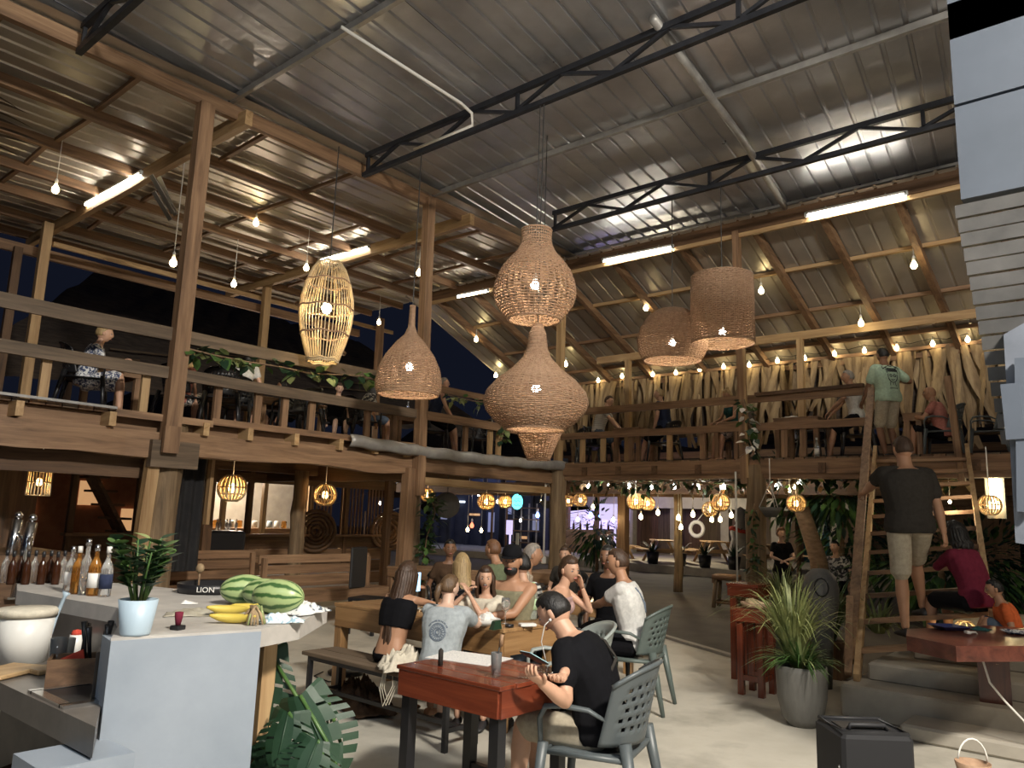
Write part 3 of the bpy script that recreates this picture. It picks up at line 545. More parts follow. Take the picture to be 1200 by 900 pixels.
# ================================================================= LAMPS
def wicker_lamp(loc, prof, label, stakes=44, dz=.024, bulb_z=0, power=16, cord_to=None, mat='wicker', loose=.5):
    """prof: (radius, height) from the top down, heights from the rim; loc = centre of the open bottom"""
    lx, ly, lz = loc; o = empty('wicker_lamp', loc, 0, label, 'lamp', 'large wicker lamps over the court', world=False)
    # resample
    P = [Vector((r, z)) for r, z in prof]; L = [0]
    for a, b_ in zip(P, P[1:]): L.append(L[-1]+(b_-a).length)
    def pt(s):
        for i in range(len(P)-1):
            if s <= L[i+1]+1e-9: return P[i].lerp(P[i+1], (s-L[i])/(L[i+1]-L[i]))
        return P[-1]
    n = int(L[-1]/dz); wv = MB(); k2 = stakes*2
    for i in range(n+1):
        q = pt(L[-1]*i/n); r = q.x; th = .0098
        if r < .02: continue
        vs = []; fs = []
        for k in range(k2):
            a = math.pi*2*(k+.5)/k2; sg = 1 if ((k+i) % 2) else -1; rr = r+sg*.007; jz = .002*math.sin(k*7.3+i*3.1)
            for dr, dzz in ((-.004, 0), (0, th), (.004, 0), (0, -th)): vs.append((math.cos(a)*(rr+dr), math.sin(a)*(rr+dr), q.y+dzz+jz))
        for k in range(k2):
            l = (k+1) % k2
            for c in range(4): d = (c+1) % 4; fs.append((k*4+c, k*4+d, l*4+d, l*4+c))
        wv.add(vs, fs, 0, True)
    tag(wv.build('weave', mat, o), kind='stuff')
    st = MB()
    for k in range(stakes):
        a = math.pi*2*k/stakes; m_ = 26; st.tube([(math.cos(a)*pt(L[-1]*i/m_).x, math.sin(a)*pt(L[-1]*i/m_).x, pt(L[-1]*i/m_).y) for i in range(m_+1)], .0065, 4)
    tag(st.build('stakes', mat, o), kind='stuff')
    rm_ = MB(); r0 = P[-1].x
    for q in (0, .35, .7): rm_.tube([((r0+.004*math.sin(k*2.0+q*9))*math.cos(k*math.pi/36), (r0+.004*math.sin(k*2.0+q*9))*math.sin(k*math.pi/36), P[-1].y+.012*math.cos(k*2.0+q*9)) for k in range(72)], .011, 5, closed=True)
    rm_.build('rim', mat, o); part('top_ring', mat, o, lambda b: b.tube([(P[0].x*math.cos(k*math.pi/10), P[0].x*math.sin(k*math.pi/10), P[0].y) for k in range(20)], .014, 6, closed=True))
    part('socket', 'cord_white', o, lambda b: b.lathe([(.02, 0), (.028, .02), (.028, .09), (.012, .11)], (0, 0, bulb_z+.05), 10)); part('bulb', 'bulb_white', o, lambda b: b.ball((0, 0, bulb_z), .055, 14, 10))
    part('cord', 'cord_dark', o, lambda b: b.tube([(0, 0, bulb_z+.14), (0, 0, P[0].y), (0, 0, cord_to-lz)], .008, 6))
    point('wicker_lamp_light', (lx, ly, lz+bulb_z-.02), power*1.8, (1, .80, .50), .06); return o
A0 = at(626, 372, x=7.2)
wicker_lamp((7.2, A0.y, 4.02), [(.19, 1.16), (.185, 1.06), (.20, .96), (.25, .86), (.34, .76), (.44, .62), (.50, .46), (.515, .34), (.49, .22), (.43, .12), (.35, .03), (.325, 0)], 'gourd-shaped wicker lamp with a flared collar, upper of the two stacked big lamps', 38, .036, .44, 22, 6.93)
B0 = at(627, 503, x=7.2); B1 = at(627, 392, x=7.2)
hB = B1.z-B0.z; wicker_lamp((7.2, B0.y, B0.z), [(.05, hB+.12), (.10, hB), (.12, hB*.85), (.17, hB*.74), (.30, hB*.62), (.48, hB*.50), (.60, hB*.38), (.635, hB*.28), (.60, hB*.19), (.50, hB*.09), (.36, .0)], 'biggest wicker lamp, onion-shaped with a tall neck, lower of the two stacked lamps', 48, .024, hB*.42, 18, 6.93)
C0 = at(478, 462, x=7.2); C1 = at(483, 392, x=7.2); hC = C1.z-C0.z
wicker_lamp((7.2, C0.y, C0.z), [(.035, hC+.42), (.04, hC+.12), (.09, hC*.99), (.20, hC*.86), (.34, hC*.64), (.43, hC*.42), (.465, hC*.2), (.46, hC*.08), (.43, 0)], 'onion-shaped wicker lamp with a thin stalk, hanging right of the long cane lantern', 40, .026, hC*.45, 16, 6.93)
E0 = at(788, 422, x=10.85); E1 = at(788, 366, x=10.85); hE = E1.z-E0.z
wicker_lamp((10.85, E0.y, E0.z), [(.08, hE*1.06), (.25, hE*1.02), (.40, hE*.88), (.51, hE*.66), (.56, hE*.42), (.54, hE*.2), (.46, 0)], 'squat rounded wicker lamp hanging left of the drum-shaped one', 44, .024, hE*.35, 16, 6.93)
F0 = at(847, 402, x=10.85); F1 = at(847, 324, x=10.85); hF = F1.z-F0.z
wicker_lamp((10.85, F0.y, F0.z), [(.06, hF), (.30, hF+.01), (.465, hF), (.475, hF*.66), (.475, hF*.33), (.475, 0)], 'drum-shaped wicker lamp with straight sides', 46, .024, hF*.16, 16, 6.93)
G0 = at(631, 538, x=8.6); G1 = at(631, 508, x=8.6)
wicker_lamp((8.6, G0.y, G0.z), [(.05, 1.0), (.20, .90), (.36, .62), (.38, .5), (.30, .34), (.16, .0)], 'small cone-bottomed wicker lamp half hidden under the biggest one', 30, .026, .45, 10, 7.38)
# long open cane lantern
D0, D1 = at(378, 424, y=9.25), at(384, 308, y=9.25); hD = D1.z-D0.z
o = empty('cane_lantern', D0, 0, 'long spindle-shaped open cane lantern hanging before the upper deck', 'lamp', world=False)
pr_ = [(.27, 0), (.36, .25), (.44, .5), (.48, .78), (.465, 1.02), (.40, 1.28), (.31, 1.5), (.22, 1.62)]; pr_ = [(r*.82, z*hD/1.62) for r, z in pr_]
def rad(z):
    for (r0, z0), (r1, z1) in zip(pr_, pr_[1:]):
        if z <= z1+1e-6: return r0+(r1-r0)*(z-z0)/(z1-z0)
    return pr_[-1][0]
for k in range(46):
    a = k*2*math.pi/46; part('cane_strip', 'cane', o, lambda b: b.tube([(math.cos(a+.02*math.sin(k))*rad(hD*i/14), math.sin(a+.02*math.sin(k))*rad(hD*i/14), hD*i/14) for i in range(15)], .0085, 4))
for f in (0, .02, .27, .53, .80, 1): part('hoop', 'cane' if f in (0, .02, 1) else 'wicker', o, lambda b: b.tube([(math.cos(q*math.pi/24)*rad(hD*f), math.sin(q*math.pi/24)*rad(hD*f), hD*f+.012*math.sin(q*.9)) for q in range(48)], .014, 6, closed=True))
part('bulb', 'bulb_warm', o, lambda b: b.ball((0, 0, hD*.54), (.075, .075, .085), 14, 10)); part('cord', 'cord_dark', o, lambda b: b.tube([(0, 0, hD*.6), (0, 0, 7.1-D0.z)], .008, 6))
point('cane_lantern_light', D0+Vector((0, 0, hD*.54-.1)), 22, (1, .80, .45), .08)
# tube lights
def tube_light(a, b_, label, up):
    a, b_ = Vector(a), Vector(b_); o = empty('tube_light', a.lerp(b_, .5), 0, label, 'light', 'tube lights under the beams')
    part('tube', 'tube_light', o, lambda b: b.tube([a, b_], .022, 10)); u = Vector((0, 0, .045))
    part('housing', 'cord_white', o, lambda b: b.beam(a+u, b_+u, .05, .04))
    for q in (a, b_): part('end_cap', 'plastic_white', o, lambda b: b.box(q+Vector((0, 0, .02)), (.05, .05, .08)))
    d = (b_-a).normalized(); part('bracket', 'steel_grey', o, lambda b: (b.beam(a.lerp(b_, .2)+u, a.lerp(b_, .2)+Vector(up), .02, .02), b.beam(a.lerp(b_, .8)+u, a.lerp(b_, .8)+Vector(up), .02, .02)))
X1, X2 = 5.07, 9.67
tube_light(at(100, 240, x=X1), at(165, 204, x=X1), 'tube light on the cross beam left of the tall brown post', (.06, 0, .1)); tube_light(at(374, 306, x=X2), at(432, 290, x=X2), 'tube light above the long cane lantern', (.06, 0, .1))
XT = 12.84
tube_light(at(536, 348, x=XT), at(572, 341, x=XT), 'short visible tube light left of the gourd-shaped wicker lamp', (.05, 0, .12)); tube_light(at(707, 306, x=XT), at(788, 290, x=XT), 'tube light on the ridge beam right of the gourd-shaped lamp', (.05, 0, .12)); tube_light(at(945, 253, x=XT), at(1062, 228, x=XT), 'longest tube light, on the ridge beam near the white house', (.05, 0, .12))
# hanging bare bulbs
bulb0 = None
def bare_bulb(p, top, label, r=.045, group='bare bulbs hanging on cords', mat='bulb_warm'):
    p = Vector(p); o = empty('hanging_bulb', p, 0, label, 'bulb', group)
    part('bulb', mat, o, lambda b: b.lathe([(0, -r*1.15), (r*.6, -r), (r, -.25*r), (r*.9, .4*r), (r*.45, 1.2*r), (r*.35, 1.6*r)], p, 12)); part('socket', 'cord_white', o, lambda b: b.lathe([(r*.42, r*1.5), (r*.45, r*2.8), (r*.15, r*3.3)], p, 8))
    if top > p.z+.2: part('cord', 'cord_white', o, lambda b: b.tube([p+Vector((0, 0, r*3)), (p.x, p.y, top)], .007, 5))
    return o
for (px, py), kw, top, lab in (
    ((65, 222), dict(y=12.9), 7.27, 'bare bulb hanging at the far left under the level roof'), ((300, 261), dict(y=12.9), 7.27, 'bare bulb between the first tube light and the long cane lantern'),
    ((203, 308), dict(y=11.4), 7.27, 'bare bulb on a long cord directly left of the tall brown post'), ((274, 333), dict(y=14.2), 7.05, 'low bare bulb to the right of the tall brown post'),
    ((359, 314), dict(y=12.9), 7.27, 'bare bulb touching the left end of the second tube light'), ((444, 378), dict(y=15.4), 7.27, 'bare bulb between the cane lantern and the post'),
    ((491, 320), dict(y=11.4), 7.27, 'bare bulb beside the post above the onion-shaped lamp'), ((558, 398), dict(x=14.4), zr(14.4)+.13, 'bare bulb left of the gourd-shaped lamp, over the gable end'),
    ((581, 440), dict(x=16.2), zr(16.2)+.13, 'lowest bare bulb left of the biggest wicker lamp'), ((543, 356), dict(x=13.6), zr(13.6)+.13, 'bare bulb directly under the short tube light'),
    ((757, 361), dict(x=14.4), zr(14.4)+.13, 'bare bulb between the gourd lamp and the squat lamp'), ((892, 341), dict(x=14.4), zr(14.4)+.13, 'bare bulb just right of the drum-shaped lamp'),
    ((1071, 311), dict(x=14.2), zr(14.2)+.13, 'bare bulb on a long cord below the longest tube light'), ((1009, 379), dict(x=15.6), zr(15.6)+.13, 'bare bulb hanging above the man in the white tee upstairs'),
    ((663, 427), dict(x=15.9), 5.6, 'bare bulb on the yellow post above the man with striped sleeves')):
    bare_bulb(at(px, py, **kw), top, lab, .055)
# festoon along the palm-leaf curtain
prev = None; wire = []
for k, (px, py) in enumerate(((701, 446), (729, 441), (765, 439), (792, 437), (820, 433), (848, 430), (878, 428), (911, 423), (943, 420), (978, 415), (1013, 411), (1051, 408), (1093, 403), (1134, 398))):
    q = at(px, py, x=16.95); wire.append(q+Vector((0, 0, .12)))
    if k < 13: wire.append(at((px*2+32)/2, py-2, x=16.95)+Vector((0, 0, .06)))
    bare_bulb(q, 0, 'small festoon bulb strung in front of the dry palm-leaf curtain', .045, 'festoon bulbs along the palm-leaf curtain', 'bulb_warm')
tag(MB().tube(wire, .007, 5).build('festoon_wire', 'cord_dark', None, wire[0]), 'dark wire of the bulb string along the palm-leaf curtain', 'wire')
# festoon under the right gallery
wire = []
for px, py in ((690, 570), (713, 571), (737, 570), (763, 571), (790, 571), (818, 571), (848, 571), (877, 570), (910, 571), (937, 566)):
    q = at(px, py, x=14.2); wire.append(q+Vector((0, 0, .13))); bare_bulb(q, 0, 'small festoon bulb in the leafy string under the right gallery', .04, 'festoon bulbs in the leafy string', 'bulb_white')
tag(MB().tube(wire, .007, 5).build('festoon_wire', 'cord_dark', None, wire[0]), 'wire of the leafy bulb string under the right gallery', 'wire')
for px, py, r, x in ((695, 594, 3, 16.4), (677, 609, 3, 16.4), (719, 609, 3, 16.6), (751, 606, 4, 16), (771, 601, 4, 16.2), (795, 607, 4, 15.8), (812, 603, 4.2, 16.5), (798, 618, 4, 15.8), (834, 609, 4, 15.6), (844, 609, 4, 15.6), (857, 604, 4, 16), (885, 610, 2.5, 13), (925, 575, 3, 14), (931, 571, 3, 14), (975, 568, 2.5, 15), (1113, 588, 3, 14), (548, 621, 3, 17), (564, 622, 3, 17), (583, 588, 2.5, 16), (634, 588, 2, 15)):
    q = at(px, py, x=x); bare_bulb(q, 2.7, 'small round bulb dropped on its own cord below the galleries', r*.62*((q-EYE).dot(FW))/F, 'dropped bulbs below the galleries', 'bulb_warm')
# string lights of the street behind: wires between poles
SW = {}
for px, py, x in ((546, 576, 24), (553, 578, 24), (561, 580, 24), (610, 610, 26), (656, 606, 26), (655, 618, 26), (478, 560, 22), (461, 571, 22), (300, 575, 22), (308, 585, 22), (325, 592, 22), (345, 585, 22), (352, 605, 22), (445, 590, 24), (447, 604, 24), (440, 612, 24), (705, 631, 26), (712, 631, 26)):
    q = at(px, py, x=x); bare_bulb(q, 0, 'tiny distant street light seen below the galleries', .05, 'distant string lights across the street', 'bulb_white'); SW.setdefault(x, []).append(q+Vector((0, 0, .1)))
for px, py, x, m_, lab in ((630, 604, 26, 'lamp_blue', 'tiny blue lamp left of the corner post, in the dark street'), (692, 604, 26, 'lamp_blue', 'left blue lamp under the roof of the purple bar'), (704, 604, 26, 'lamp_blue', 'right blue lamp under the roof of the purple bar'), (553, 616, 24, 'sign_red', 'tiny red lamp in the dark street behind the diners')):
    q = at(px, py, x=x); bare_bulb(q, 0, lab, .09, 'coloured street lamps', m_); SW[x].append(q+Vector((0, 0, .2)))
for x, ps in SW.items():
    ps.sort(key=lambda p: p.y); ps = [ps[0]+Vector((0, -.8, .3))]+ps+[ps[-1]+Vector((0, .8, .3))]; tag(MB().tube(ps, .012, 4).build('festoon_wire', 'cord_dark', None, ps[0]), {22: 'wire of the nearest street light string', 24: 'wire of the middle street light string', 26: 'wire of the farthest street light string'}[x], 'wire')
    for p, w_ in ((ps[0], 'right'), (ps[-1], 'left')): tag(MB().tube([(p.x, p.y, -.05), (p.x, p.y, p.z+.1)], .05, 8).build('street_pole', 'dark_timber_Z', None, (p.x, p.y, 0)), 'thin dark pole at the %s end of the %s street light string' % (w_, {22: 'nearest', 24: 'middle', 26: 'farthest'}[x]), 'pole')
# cane globe lanterns on the ground floor
def globe(p, r, label, cyl=False):
    o = empty('cane_globe_lantern', p, 0, label, 'lamp', 'small cane lanterns on the ground floor', world=False)
    n = 20; h = r*(1.18 if cyl else .93)
    for k in range(n):
        a = 2*math.pi*k/n
        fn = (lambda t: r*.94) if cyl else (lambda t: r*math.sqrt(max(0, 1-(t*.92)**2)))
        part('strip', 'cane', o, lambda b: b.tube([(math.cos(a)*fn(t/5), math.sin(a)*fn(t/5), h*t/5) for t in range(-5, 6)], r*.075, 4))
    for t in ((-1, 0, 1) if cyl else (-.92, -.45, .05, .92)):
        rr = r*.94 if cyl else r*math.sqrt(1-(t*.92)**2)+.004
        part('hoop', 'cane', o, lambda b: b.tube([(math.cos(q*math.pi/12)*rr, math.sin(q*math.pi/12)*rr, h*t) for q in range(24)], r*.05, 4, closed=True))
    part('bulb', 'bulb_amber', o, lambda b: b.ball((0, 0, 0), (r*.26, r*.26, r*.34), 10, 8)); part('cord', 'cord_white', o, lambda b: b.tube([(0, 0, r*.3), (0, 0, 2.69-p.z)], .008, 5))
    point('cane_globe_light', p+Vector((0, 0, -r*.05)), 14+190*r*r, (1, .70, .34), r*.3)
for px, py, rp, kw, lab, cy in ((272, 572, 16, dict(y=11), 'large round cane lantern left of the lit window opening', 0), (381, 580, 13, dict(y=11.6), 'round cane lantern in front of the woven disc', 0), (46, 565, 13, dict(y=10.6), 'drum-shaped cane lantern at the far left over the bar', 1),
    (482, 587, 9, dict(y=12.2), 'cane lantern half hidden by the square post behind the girl', 0), (501, 580, 8, dict(y=12.6), 'cane lantern between the square post and the round hanging mirror', 0), (570, 588, 10, dict(x=13.8), 'faceted cane lantern left of the teal oval sign', 0), (592, 588, 8, dict(x=15.5), 'cane lantern touching the teal oval sign', 0),
    (666, 587, 7, dict(x=16), 'small cane lantern right beside the corner log post', 0), (680, 586, 8, dict(x=15.2), 'second small cane lantern right of the corner log post', 0), (745, 588, 10, dict(x=14.4), 'left cane lantern of the pair over the street tables', 0), (759, 590, 8.5, dict(x=15.6), 'right cane lantern of the pair over the street tables', 0),
    (832, 597, 9, dict(x=15), 'lower left lantern of the pair left of the mossy post', 0), (844, 589, 10.5, dict(x=14.2), 'upper right lantern of the pair left of the mossy post', 0), (933, 590, 10.5, dict(x=13.6), 'cane lantern right of the hanging grey bowl planter', 0), (1160, 592, 12, dict(x=11.5), 'cane lantern beside the ladder and the white house', 0)):
    p = at(px, py, **kw); globe(p, rp*((p-EYE).dot(FW))/F, lab, cy)
# teal oval sign
p = at(606, 588, x=16.8); o = empty('oval_sign', p, 0, 'glowing teal oval sign among the cane lanterns', 'sign', world=False)
rmS = Matrix.Rotation(R(220.5), 3, 'Z')
part('panel', 'sign_teal', o, lambda b: b.lathe([(0, -.03), (.16, -.03), (.16, .03), (0, .03)], seg=24, sx=1.0, sy=1.35, rm=rmS@Matrix.Rotation(R(90), 3, 'X')@Matrix.Rotation(R(90), 3, 'Y')@Matrix.Rotation(R(90), 3, 'Z') if 0 else Matrix((( -.65*0+0.65, 0, -.76), (-.76, 0, -.65), (0, 1, 0)))))
for k, zz in enumerate((.08, .02, -.04, -.1)): part('stroke', 'plastic_black' if k % 2 else 'cord_white', o, lambda b: b.tube([Vector((.65*u, -.76*u, zz+.015*math.sin(u*60)))+Vector((-.76, -.65, 0))*.035 for u in [-.09+.03*i for i in range(7)]], .008, 4))
# bright vertical light by the white house, picnic tray lights
p = at(1165, 575, x=14); o = empty('street_light', p, 0, 'bright white upright light behind the white house edge', 'light', world=False); part('tube', 'bulb_warm', o, lambda b: b.box((0, 0, 0), (.08, .12, .6), bev=.03)); part('housing', 'steel_grey', o, lambda b: b.box((.1, 0, 0), (.06, .26, .85)))
# bar across the street with purple light
p = at(695, 605, x=27); o = empty('street_bar', (p.x, p.y, 0), 0, 'purple-lit bar hut across the street', 'bar')
q0, q1 = at(667, 620, x=27), at(730, 618, x=27)
part('lit_back', 'panel_lilac', o, lambda b: b.add([at(667, 621, x=28), at(729, 620, x=28), at(729, 594, x=28), at(667, 599, x=28)], [(0, 1, 2, 3)]))
part('counter', 'dark_timber_Y', o, lambda b: b.box((27, (q0.y+q1.y)/2, q0.z/2), (.5, abs(q0.y-q1.y), q0.z))); part('roof_band', 'dark_timber_Y', o, lambda b: b.box((27, (q0.y+q1.y)/2, 3.15), (2.2, abs(q0.y-q1.y)+1, .25)))
for f in (0, .55, 1): part('post', 'dark_timber_Z', o, lambda b: b.box((26.9, q0.y+(q1.y-q0.y)*f, 1.5), (.15, .15, 3.1)))
for k in range(7): part('bottle', 'glass_brown', o, lambda b: b.lathe([(.05, 0), (.05, .2), (.02, .28), (.02, .36)], (26.95, q0.y+(q1.y-q0.y)*(.1+.13*k), q0.z), 8))
point('street_bar_light', (27.3, (q0.y+q1.y)/2, 2.4), 60, (.45, .35, 1), .2); point('street_table_light', (25.0, 14, 2.9), 280, (1, .85, .6), .3)
point('table_lamp_light', (10.5, 2.0, 1.9), 14, (1, .82, .55), .1)
# ================================================================= PEOPLE
def cone(mb, p0, r0, p1, r1, n=10, k=5, ell=1.0, ref=None):
    """rounded tapered limb with round ends"""
    p0, p1 = Vector(p0), Vector(p1); d = p1-p0; L = d.length or 1e-4; d.normalize(); pts = []; rs = []
    for t in (-.92, -.6, 0): pts.append(p0+d*r0*t); rs.append(r0*math.sqrt(1-t*t))
    for i in range(1, k): pts.append(p0.lerp(p1, i/k)); rs.append(r0+(r1-r0)*i/k)
    for t in (0, .6, .92): pts.append(p1+d*r1*t); rs.append(r1*math.sqrt(1-t*t))
    mb.tube(pts, rs, n, ell=ell, ref=ref)
def limb(mb, pts, rs, n=10):
    """smooth tapered limb through points, capped round"""
    pts = [Vector(p) for p in pts]; P = [pts[0]+(pts[0]-pts[1]).normalized()*rs[0]*.45]+pts+[pts[-1]+(pts[-1]-pts[-2]).normalized()*rs[-1]*.85]
    mb.tube(P, [rs[0]*.72]+list(rs)+[rs[-1]*.45], n)
def ik(a, c, l1, l2, pole):
    a, c = Vector(a), Vector(c); d = c-a; D = min(d.length, (l1+l2)*.999); u = d.normalized(); c = a+u*D
    x = (l1*l1-l2*l2+D*D)/(2*D); h = math.sqrt(max(l1*l1-x*x, 0)); p = Vector(pole); p = p-u*p.dot(u)
    if p.length < 1e-5: p = Vector((0, 0, -1))-u*(-u.z)
    return a+u*x+p.normalized()*h, c
def torso(mb, P, Cc, Nk, s, infl=0, wsc=1, lo=-.06, hem=None, hi=1.0, belly=1.0, side=None):
    """elliptical rings from hips to neck along a bent spine"""
    rings = [(-.11, .150, .105), (-.02, .168, .118), (.10, .160, .112*belly), (.25, .140, .103*belly), (.42, .150, .108), (.60, .172, .116), (.76, .182, .112), (.88, .170, .095), (.955, .115, .078), (1.0, .062, .062)]
    vs = []; fs = []; n = 20; side = side or Vector((1, 0, 0)); cnt = 0
    for t, wx, wy in rings:
        if t < lo-.001 or t > hi: continue
        a = max(t, 0); p = P*(1-a)**2+Cc*2*a*(1-a)+Nk*a*a
        if t < 0: p = P+(P-Cc).normalized()*(-t)*.5*s*1.0
        tan = (Cc-P)*(1-a)+(Nk-Cc)*a; tan.normalize(); fwd = side.cross(tan)*-1; fwd.normalize(); sd = side - tan*side.dot(tan); sd.normalize()
        for k in range(n):
            th = 2*math.pi*k/n; cx, cy = math.cos(th), math.sin(th); sq = 1+.10*abs(math.sin(2*th))
            vs.append(p+sd*cx*(wx*s*wsc*sq+infl)+fwd*cy*(wy*s*wsc*sq+infl))
        cnt += 1
    for i in range(cnt-1):
        for k in range(n): l = (k+1) % n; fs.append((i*n+k, i*n+l, (i+1)*n+l, (i+1)*n+k))
    fs.append(tuple(range(n-1, -1, -1))); fs.append(tuple((cnt-1)*n+k for k in range(n))); mb.add(vs, fs, 0, True)
def remesh(mb, vox, sm=3, wr=0, seed=0):
    me = bpy.data.meshes.new('tmp'); me.from_pydata([tuple(v) for v in mb.v], [], mb.f); me.update()
    bm = bmesh.new(); bm.from_mesh(me); bmesh.ops.recalc_face_normals(bm, faces=bm.faces); bm.to_mesh(me); bm.free()
    o = bpy.data.objects.new('tmp', me); COL.objects.link(o); md = o.modifiers.new('r', 'REMESH'); md.mode = 'VOXEL'; md.voxel_size = vox; md.use_smooth_shade = True
    if sm: q = o.modifiers.new('s', 'SMOOTH'); q.iterations = sm; q.factor = .5
    dg = bpy.context.evaluated_depsgraph_get(); ev = o.evaluated_get(dg); m2 = bpy.data.meshes.new_from_object(ev)
    co = np.empty(len(m2.vertices)*3, 'f'); m2.vertices.foreach_get('co', co); co = co.reshape(-1, 3)
    if wr:
        no = np.empty(len(m2.vertices)*3, 'f'); m2.vertex_normals.foreach_get('vector', no); no = no.reshape(-1, 3)
        a = co*np.array([9, 9, 15.])+seed; d = np.sin(a[:, 2]+1.8*np.sin(a[:, 0]*1.3+a[:, 1]))*.6+np.sin(a[:, 0]*1.9+a[:, 2]*1.3+1.5*np.sin(a[:, 1]*1.7))*.5
        co = co+no*(d*wr)[:, None]
    fs = [tuple(p.vertices) for p in m2.polygons]; bpy.data.objects.remove(o); r = MB(); r.v = [tuple(map(float, c)) for c in co]; r.f = fs; r.m = [0]*len(fs); r.sm = [True]*len(fs); bpy.data.meshes.remove(m2); return r
def head(mb, c, Rm, s, hi=True, face='neutral', beard=False, mi_skin=0, mi_white=1, mi_dark=2, mi_lip=3, mi_brow=4):
    nu, nv = (30, 24) if hi else (20, 16); hw, hd, hh = .076*s, .097*s, .118*s; vs = []; fs = []; ms = []
    g = lambda x, z, x0, z0, a, b: math.exp(-((x-x0)/a)**2-((z-z0)/b)**2)
    for j in range(nv+1):
        t = math.pi*j/nv
        for i in range(nu):
            a = 2*math.pi*i/nu; dx, dy, dz = math.sin(t)*math.sin(a), math.sin(t)*math.cos(a), math.cos(t)
            x, y, z = dx, dy, dz
            low = max(0, -dz); x *= 1-.30*low*low-.08*low; y *= 1-.18*low if dy > 0 else 1-.55*low*low
            if dy < 0: y *= 1.06
            if dy > 0:
                y *= 1-.06*abs(dx); f = 0
                f += .20*g(dx, dz, 0, -.17, .13, .15)+.10*g(dx, dz, 0, .05, .09, .16)          # nose
                f -= .10*(g(dx, dz, .34, .06, .20, .12)+g(dx, dz, -.34, .06, .20, .12))           # sockets
                f += .05*g(dx, dz, 0, .26, .55, .10)+.06*g(dx, dz, 0, -.47, .22, .07)+.07*g(dx, dz, 0, -.80, .25, .14) - .03*g(dx, dz, 0, -.60, .3, .05)
                f += .03*(g(dx, dz, .48, -.25, .2, .2)+g(dx, dz, -.48, -.25, .2, .2)); y += f
            vs.append(c+Rm@Vector((x*hw, y*hd, z*hh)))
    o0 = len(mb.v)
    for j in range(nv):
        for i in range(nu):
            l = (i+1) % nu; fs.append((j*nu+i, (j+1)*nu+i, (j+1)*nu+l, j*nu+l))
    mb.add(vs, fs, mi_skin, True)
    for sx in (-1, 1):
        mb.ball(c+Rm@Vector((sx*hw*1.0, -hd*.06, -hh*.03)), (.013*s, .022*s, .034*s), 8, 6, mi_skin, Rm)
        mb.ball(c+Rm@Vector((sx*.030*s, hd*.80, hh*.05)), (.0125*s, .012*s, .0066*s), 8, 6, mi_white, Rm); mb.ball(c+Rm@Vector((sx*.030*s, hd*.80+.0085*s, hh*.05)), (.0062*s, .005*s, .0066*s), 8, 4, mi_dark, Rm)
        mb.tube([c+Rm@Vector((sx*(.012+.012*q)*s, hd*(.93-.035*q*q), hh*(.20+.02*q))) for q in range(4)], [.0035*s, .0045*s, .004*s, .002*s], 5, mi_brow)
    if face == 'laugh': mb.ball(c+Rm@Vector((0, hd*.90, -hh*.49)), (.021*s, .010*s, .013*s), 10, 6, mi_dark, Rm); mb.ball(c+Rm@Vector((0, hd*.94, -hh*.45)), (.016*s, .008*s, .005*s), 8, 4, mi_white, Rm)
    mb.ball(c+Rm@Vector((0, hd*.92, -hh*(.50 if face != 'laugh' else .57))), (.022*s, .0085*s, .0062*s), 10, 6, mi_lip, Rm)
    if beard: mb.ball(c+Rm@Vector((0, hd*.46, -hh*.62)), (.060*s, .046*s, .047*s), 14, 10, mi_brow, Rm)
def hand(mb, w_, d, up, s, curl=.5, side=1):
    """palm and five fingers from wrist w_ along d; up = back of hand"""
    d = Vector(d).normalized(); up = Vector(up); up = (up-d*up.dot(d)).normalized(); sd = d.cross(up)*side
    c = w_+d*.045*s; mb.tube([w_-d*.02*s, w_+d*.005*s, c, w_+d*.085*s, w_+d*.095*s], [.022*s, .027*s, .040*s, .040*s, .030*s], 10, ell=.42, ref=up) if 0 else None
    vs = []; rings = ((-.02, .024, .019), (.01, .030, .016), (.045, .040, .0155), (.085, .041, .013), (.098, .036, .009)); n = 10
    for t, rx, ry in rings:
        for k in range(n): a = 2*math.pi*k/n; vs.append(w_+d*t*s+sd*math.cos(a)*rx*s+up*math.sin(a)*ry*s)
    mb.add(vs, [(i*n+k, i*n+(k+1) % n, (i+1)*n+(k+1) % n, (i+1)*n+k) for i in range(4) for k in range(n)]+[tuple(range(n-1, -1, -1)), tuple(4*n+k for k in range(n))], 0, True)
    for f, L in zip((-.029, -.0095, .010, .028), (.066, .076, .071, .056)):
        p = w_+d*.088*s+sd*f*s*1.02; cur = d+sd*f*1.5; pts = [p-d*.012*s]; a = 0
        for q in range(3):
            a += curl*(.35+.45*q); dirn = (cur*math.cos(a)-up*math.sin(a)).normalized(); pts.append(pts[-1]+dirn*L*s*(.46, .32, .26)[q])
        mb.tube(pts+[pts[-1]+(pts[-1]-pts[-2])*.15], [.0088*s, .0085*s, .0078*s, .0068*s, .003*s], 7)
    p = w_+d*.018*s-sd*.026*s; t1 = (d*.75-sd*.7-up*.25*curl).normalized(); t2 = (d*.95-sd*.25-up*.5*curl).normalized()
    mb.tube([p-t1*.01*s, p+t1*.035*s, p+t1*.035*s+t2*.028*s, p+t1*.035*s+t2*.036*s], [.013*s, .0105*s, .009*s, .004*s], 7)
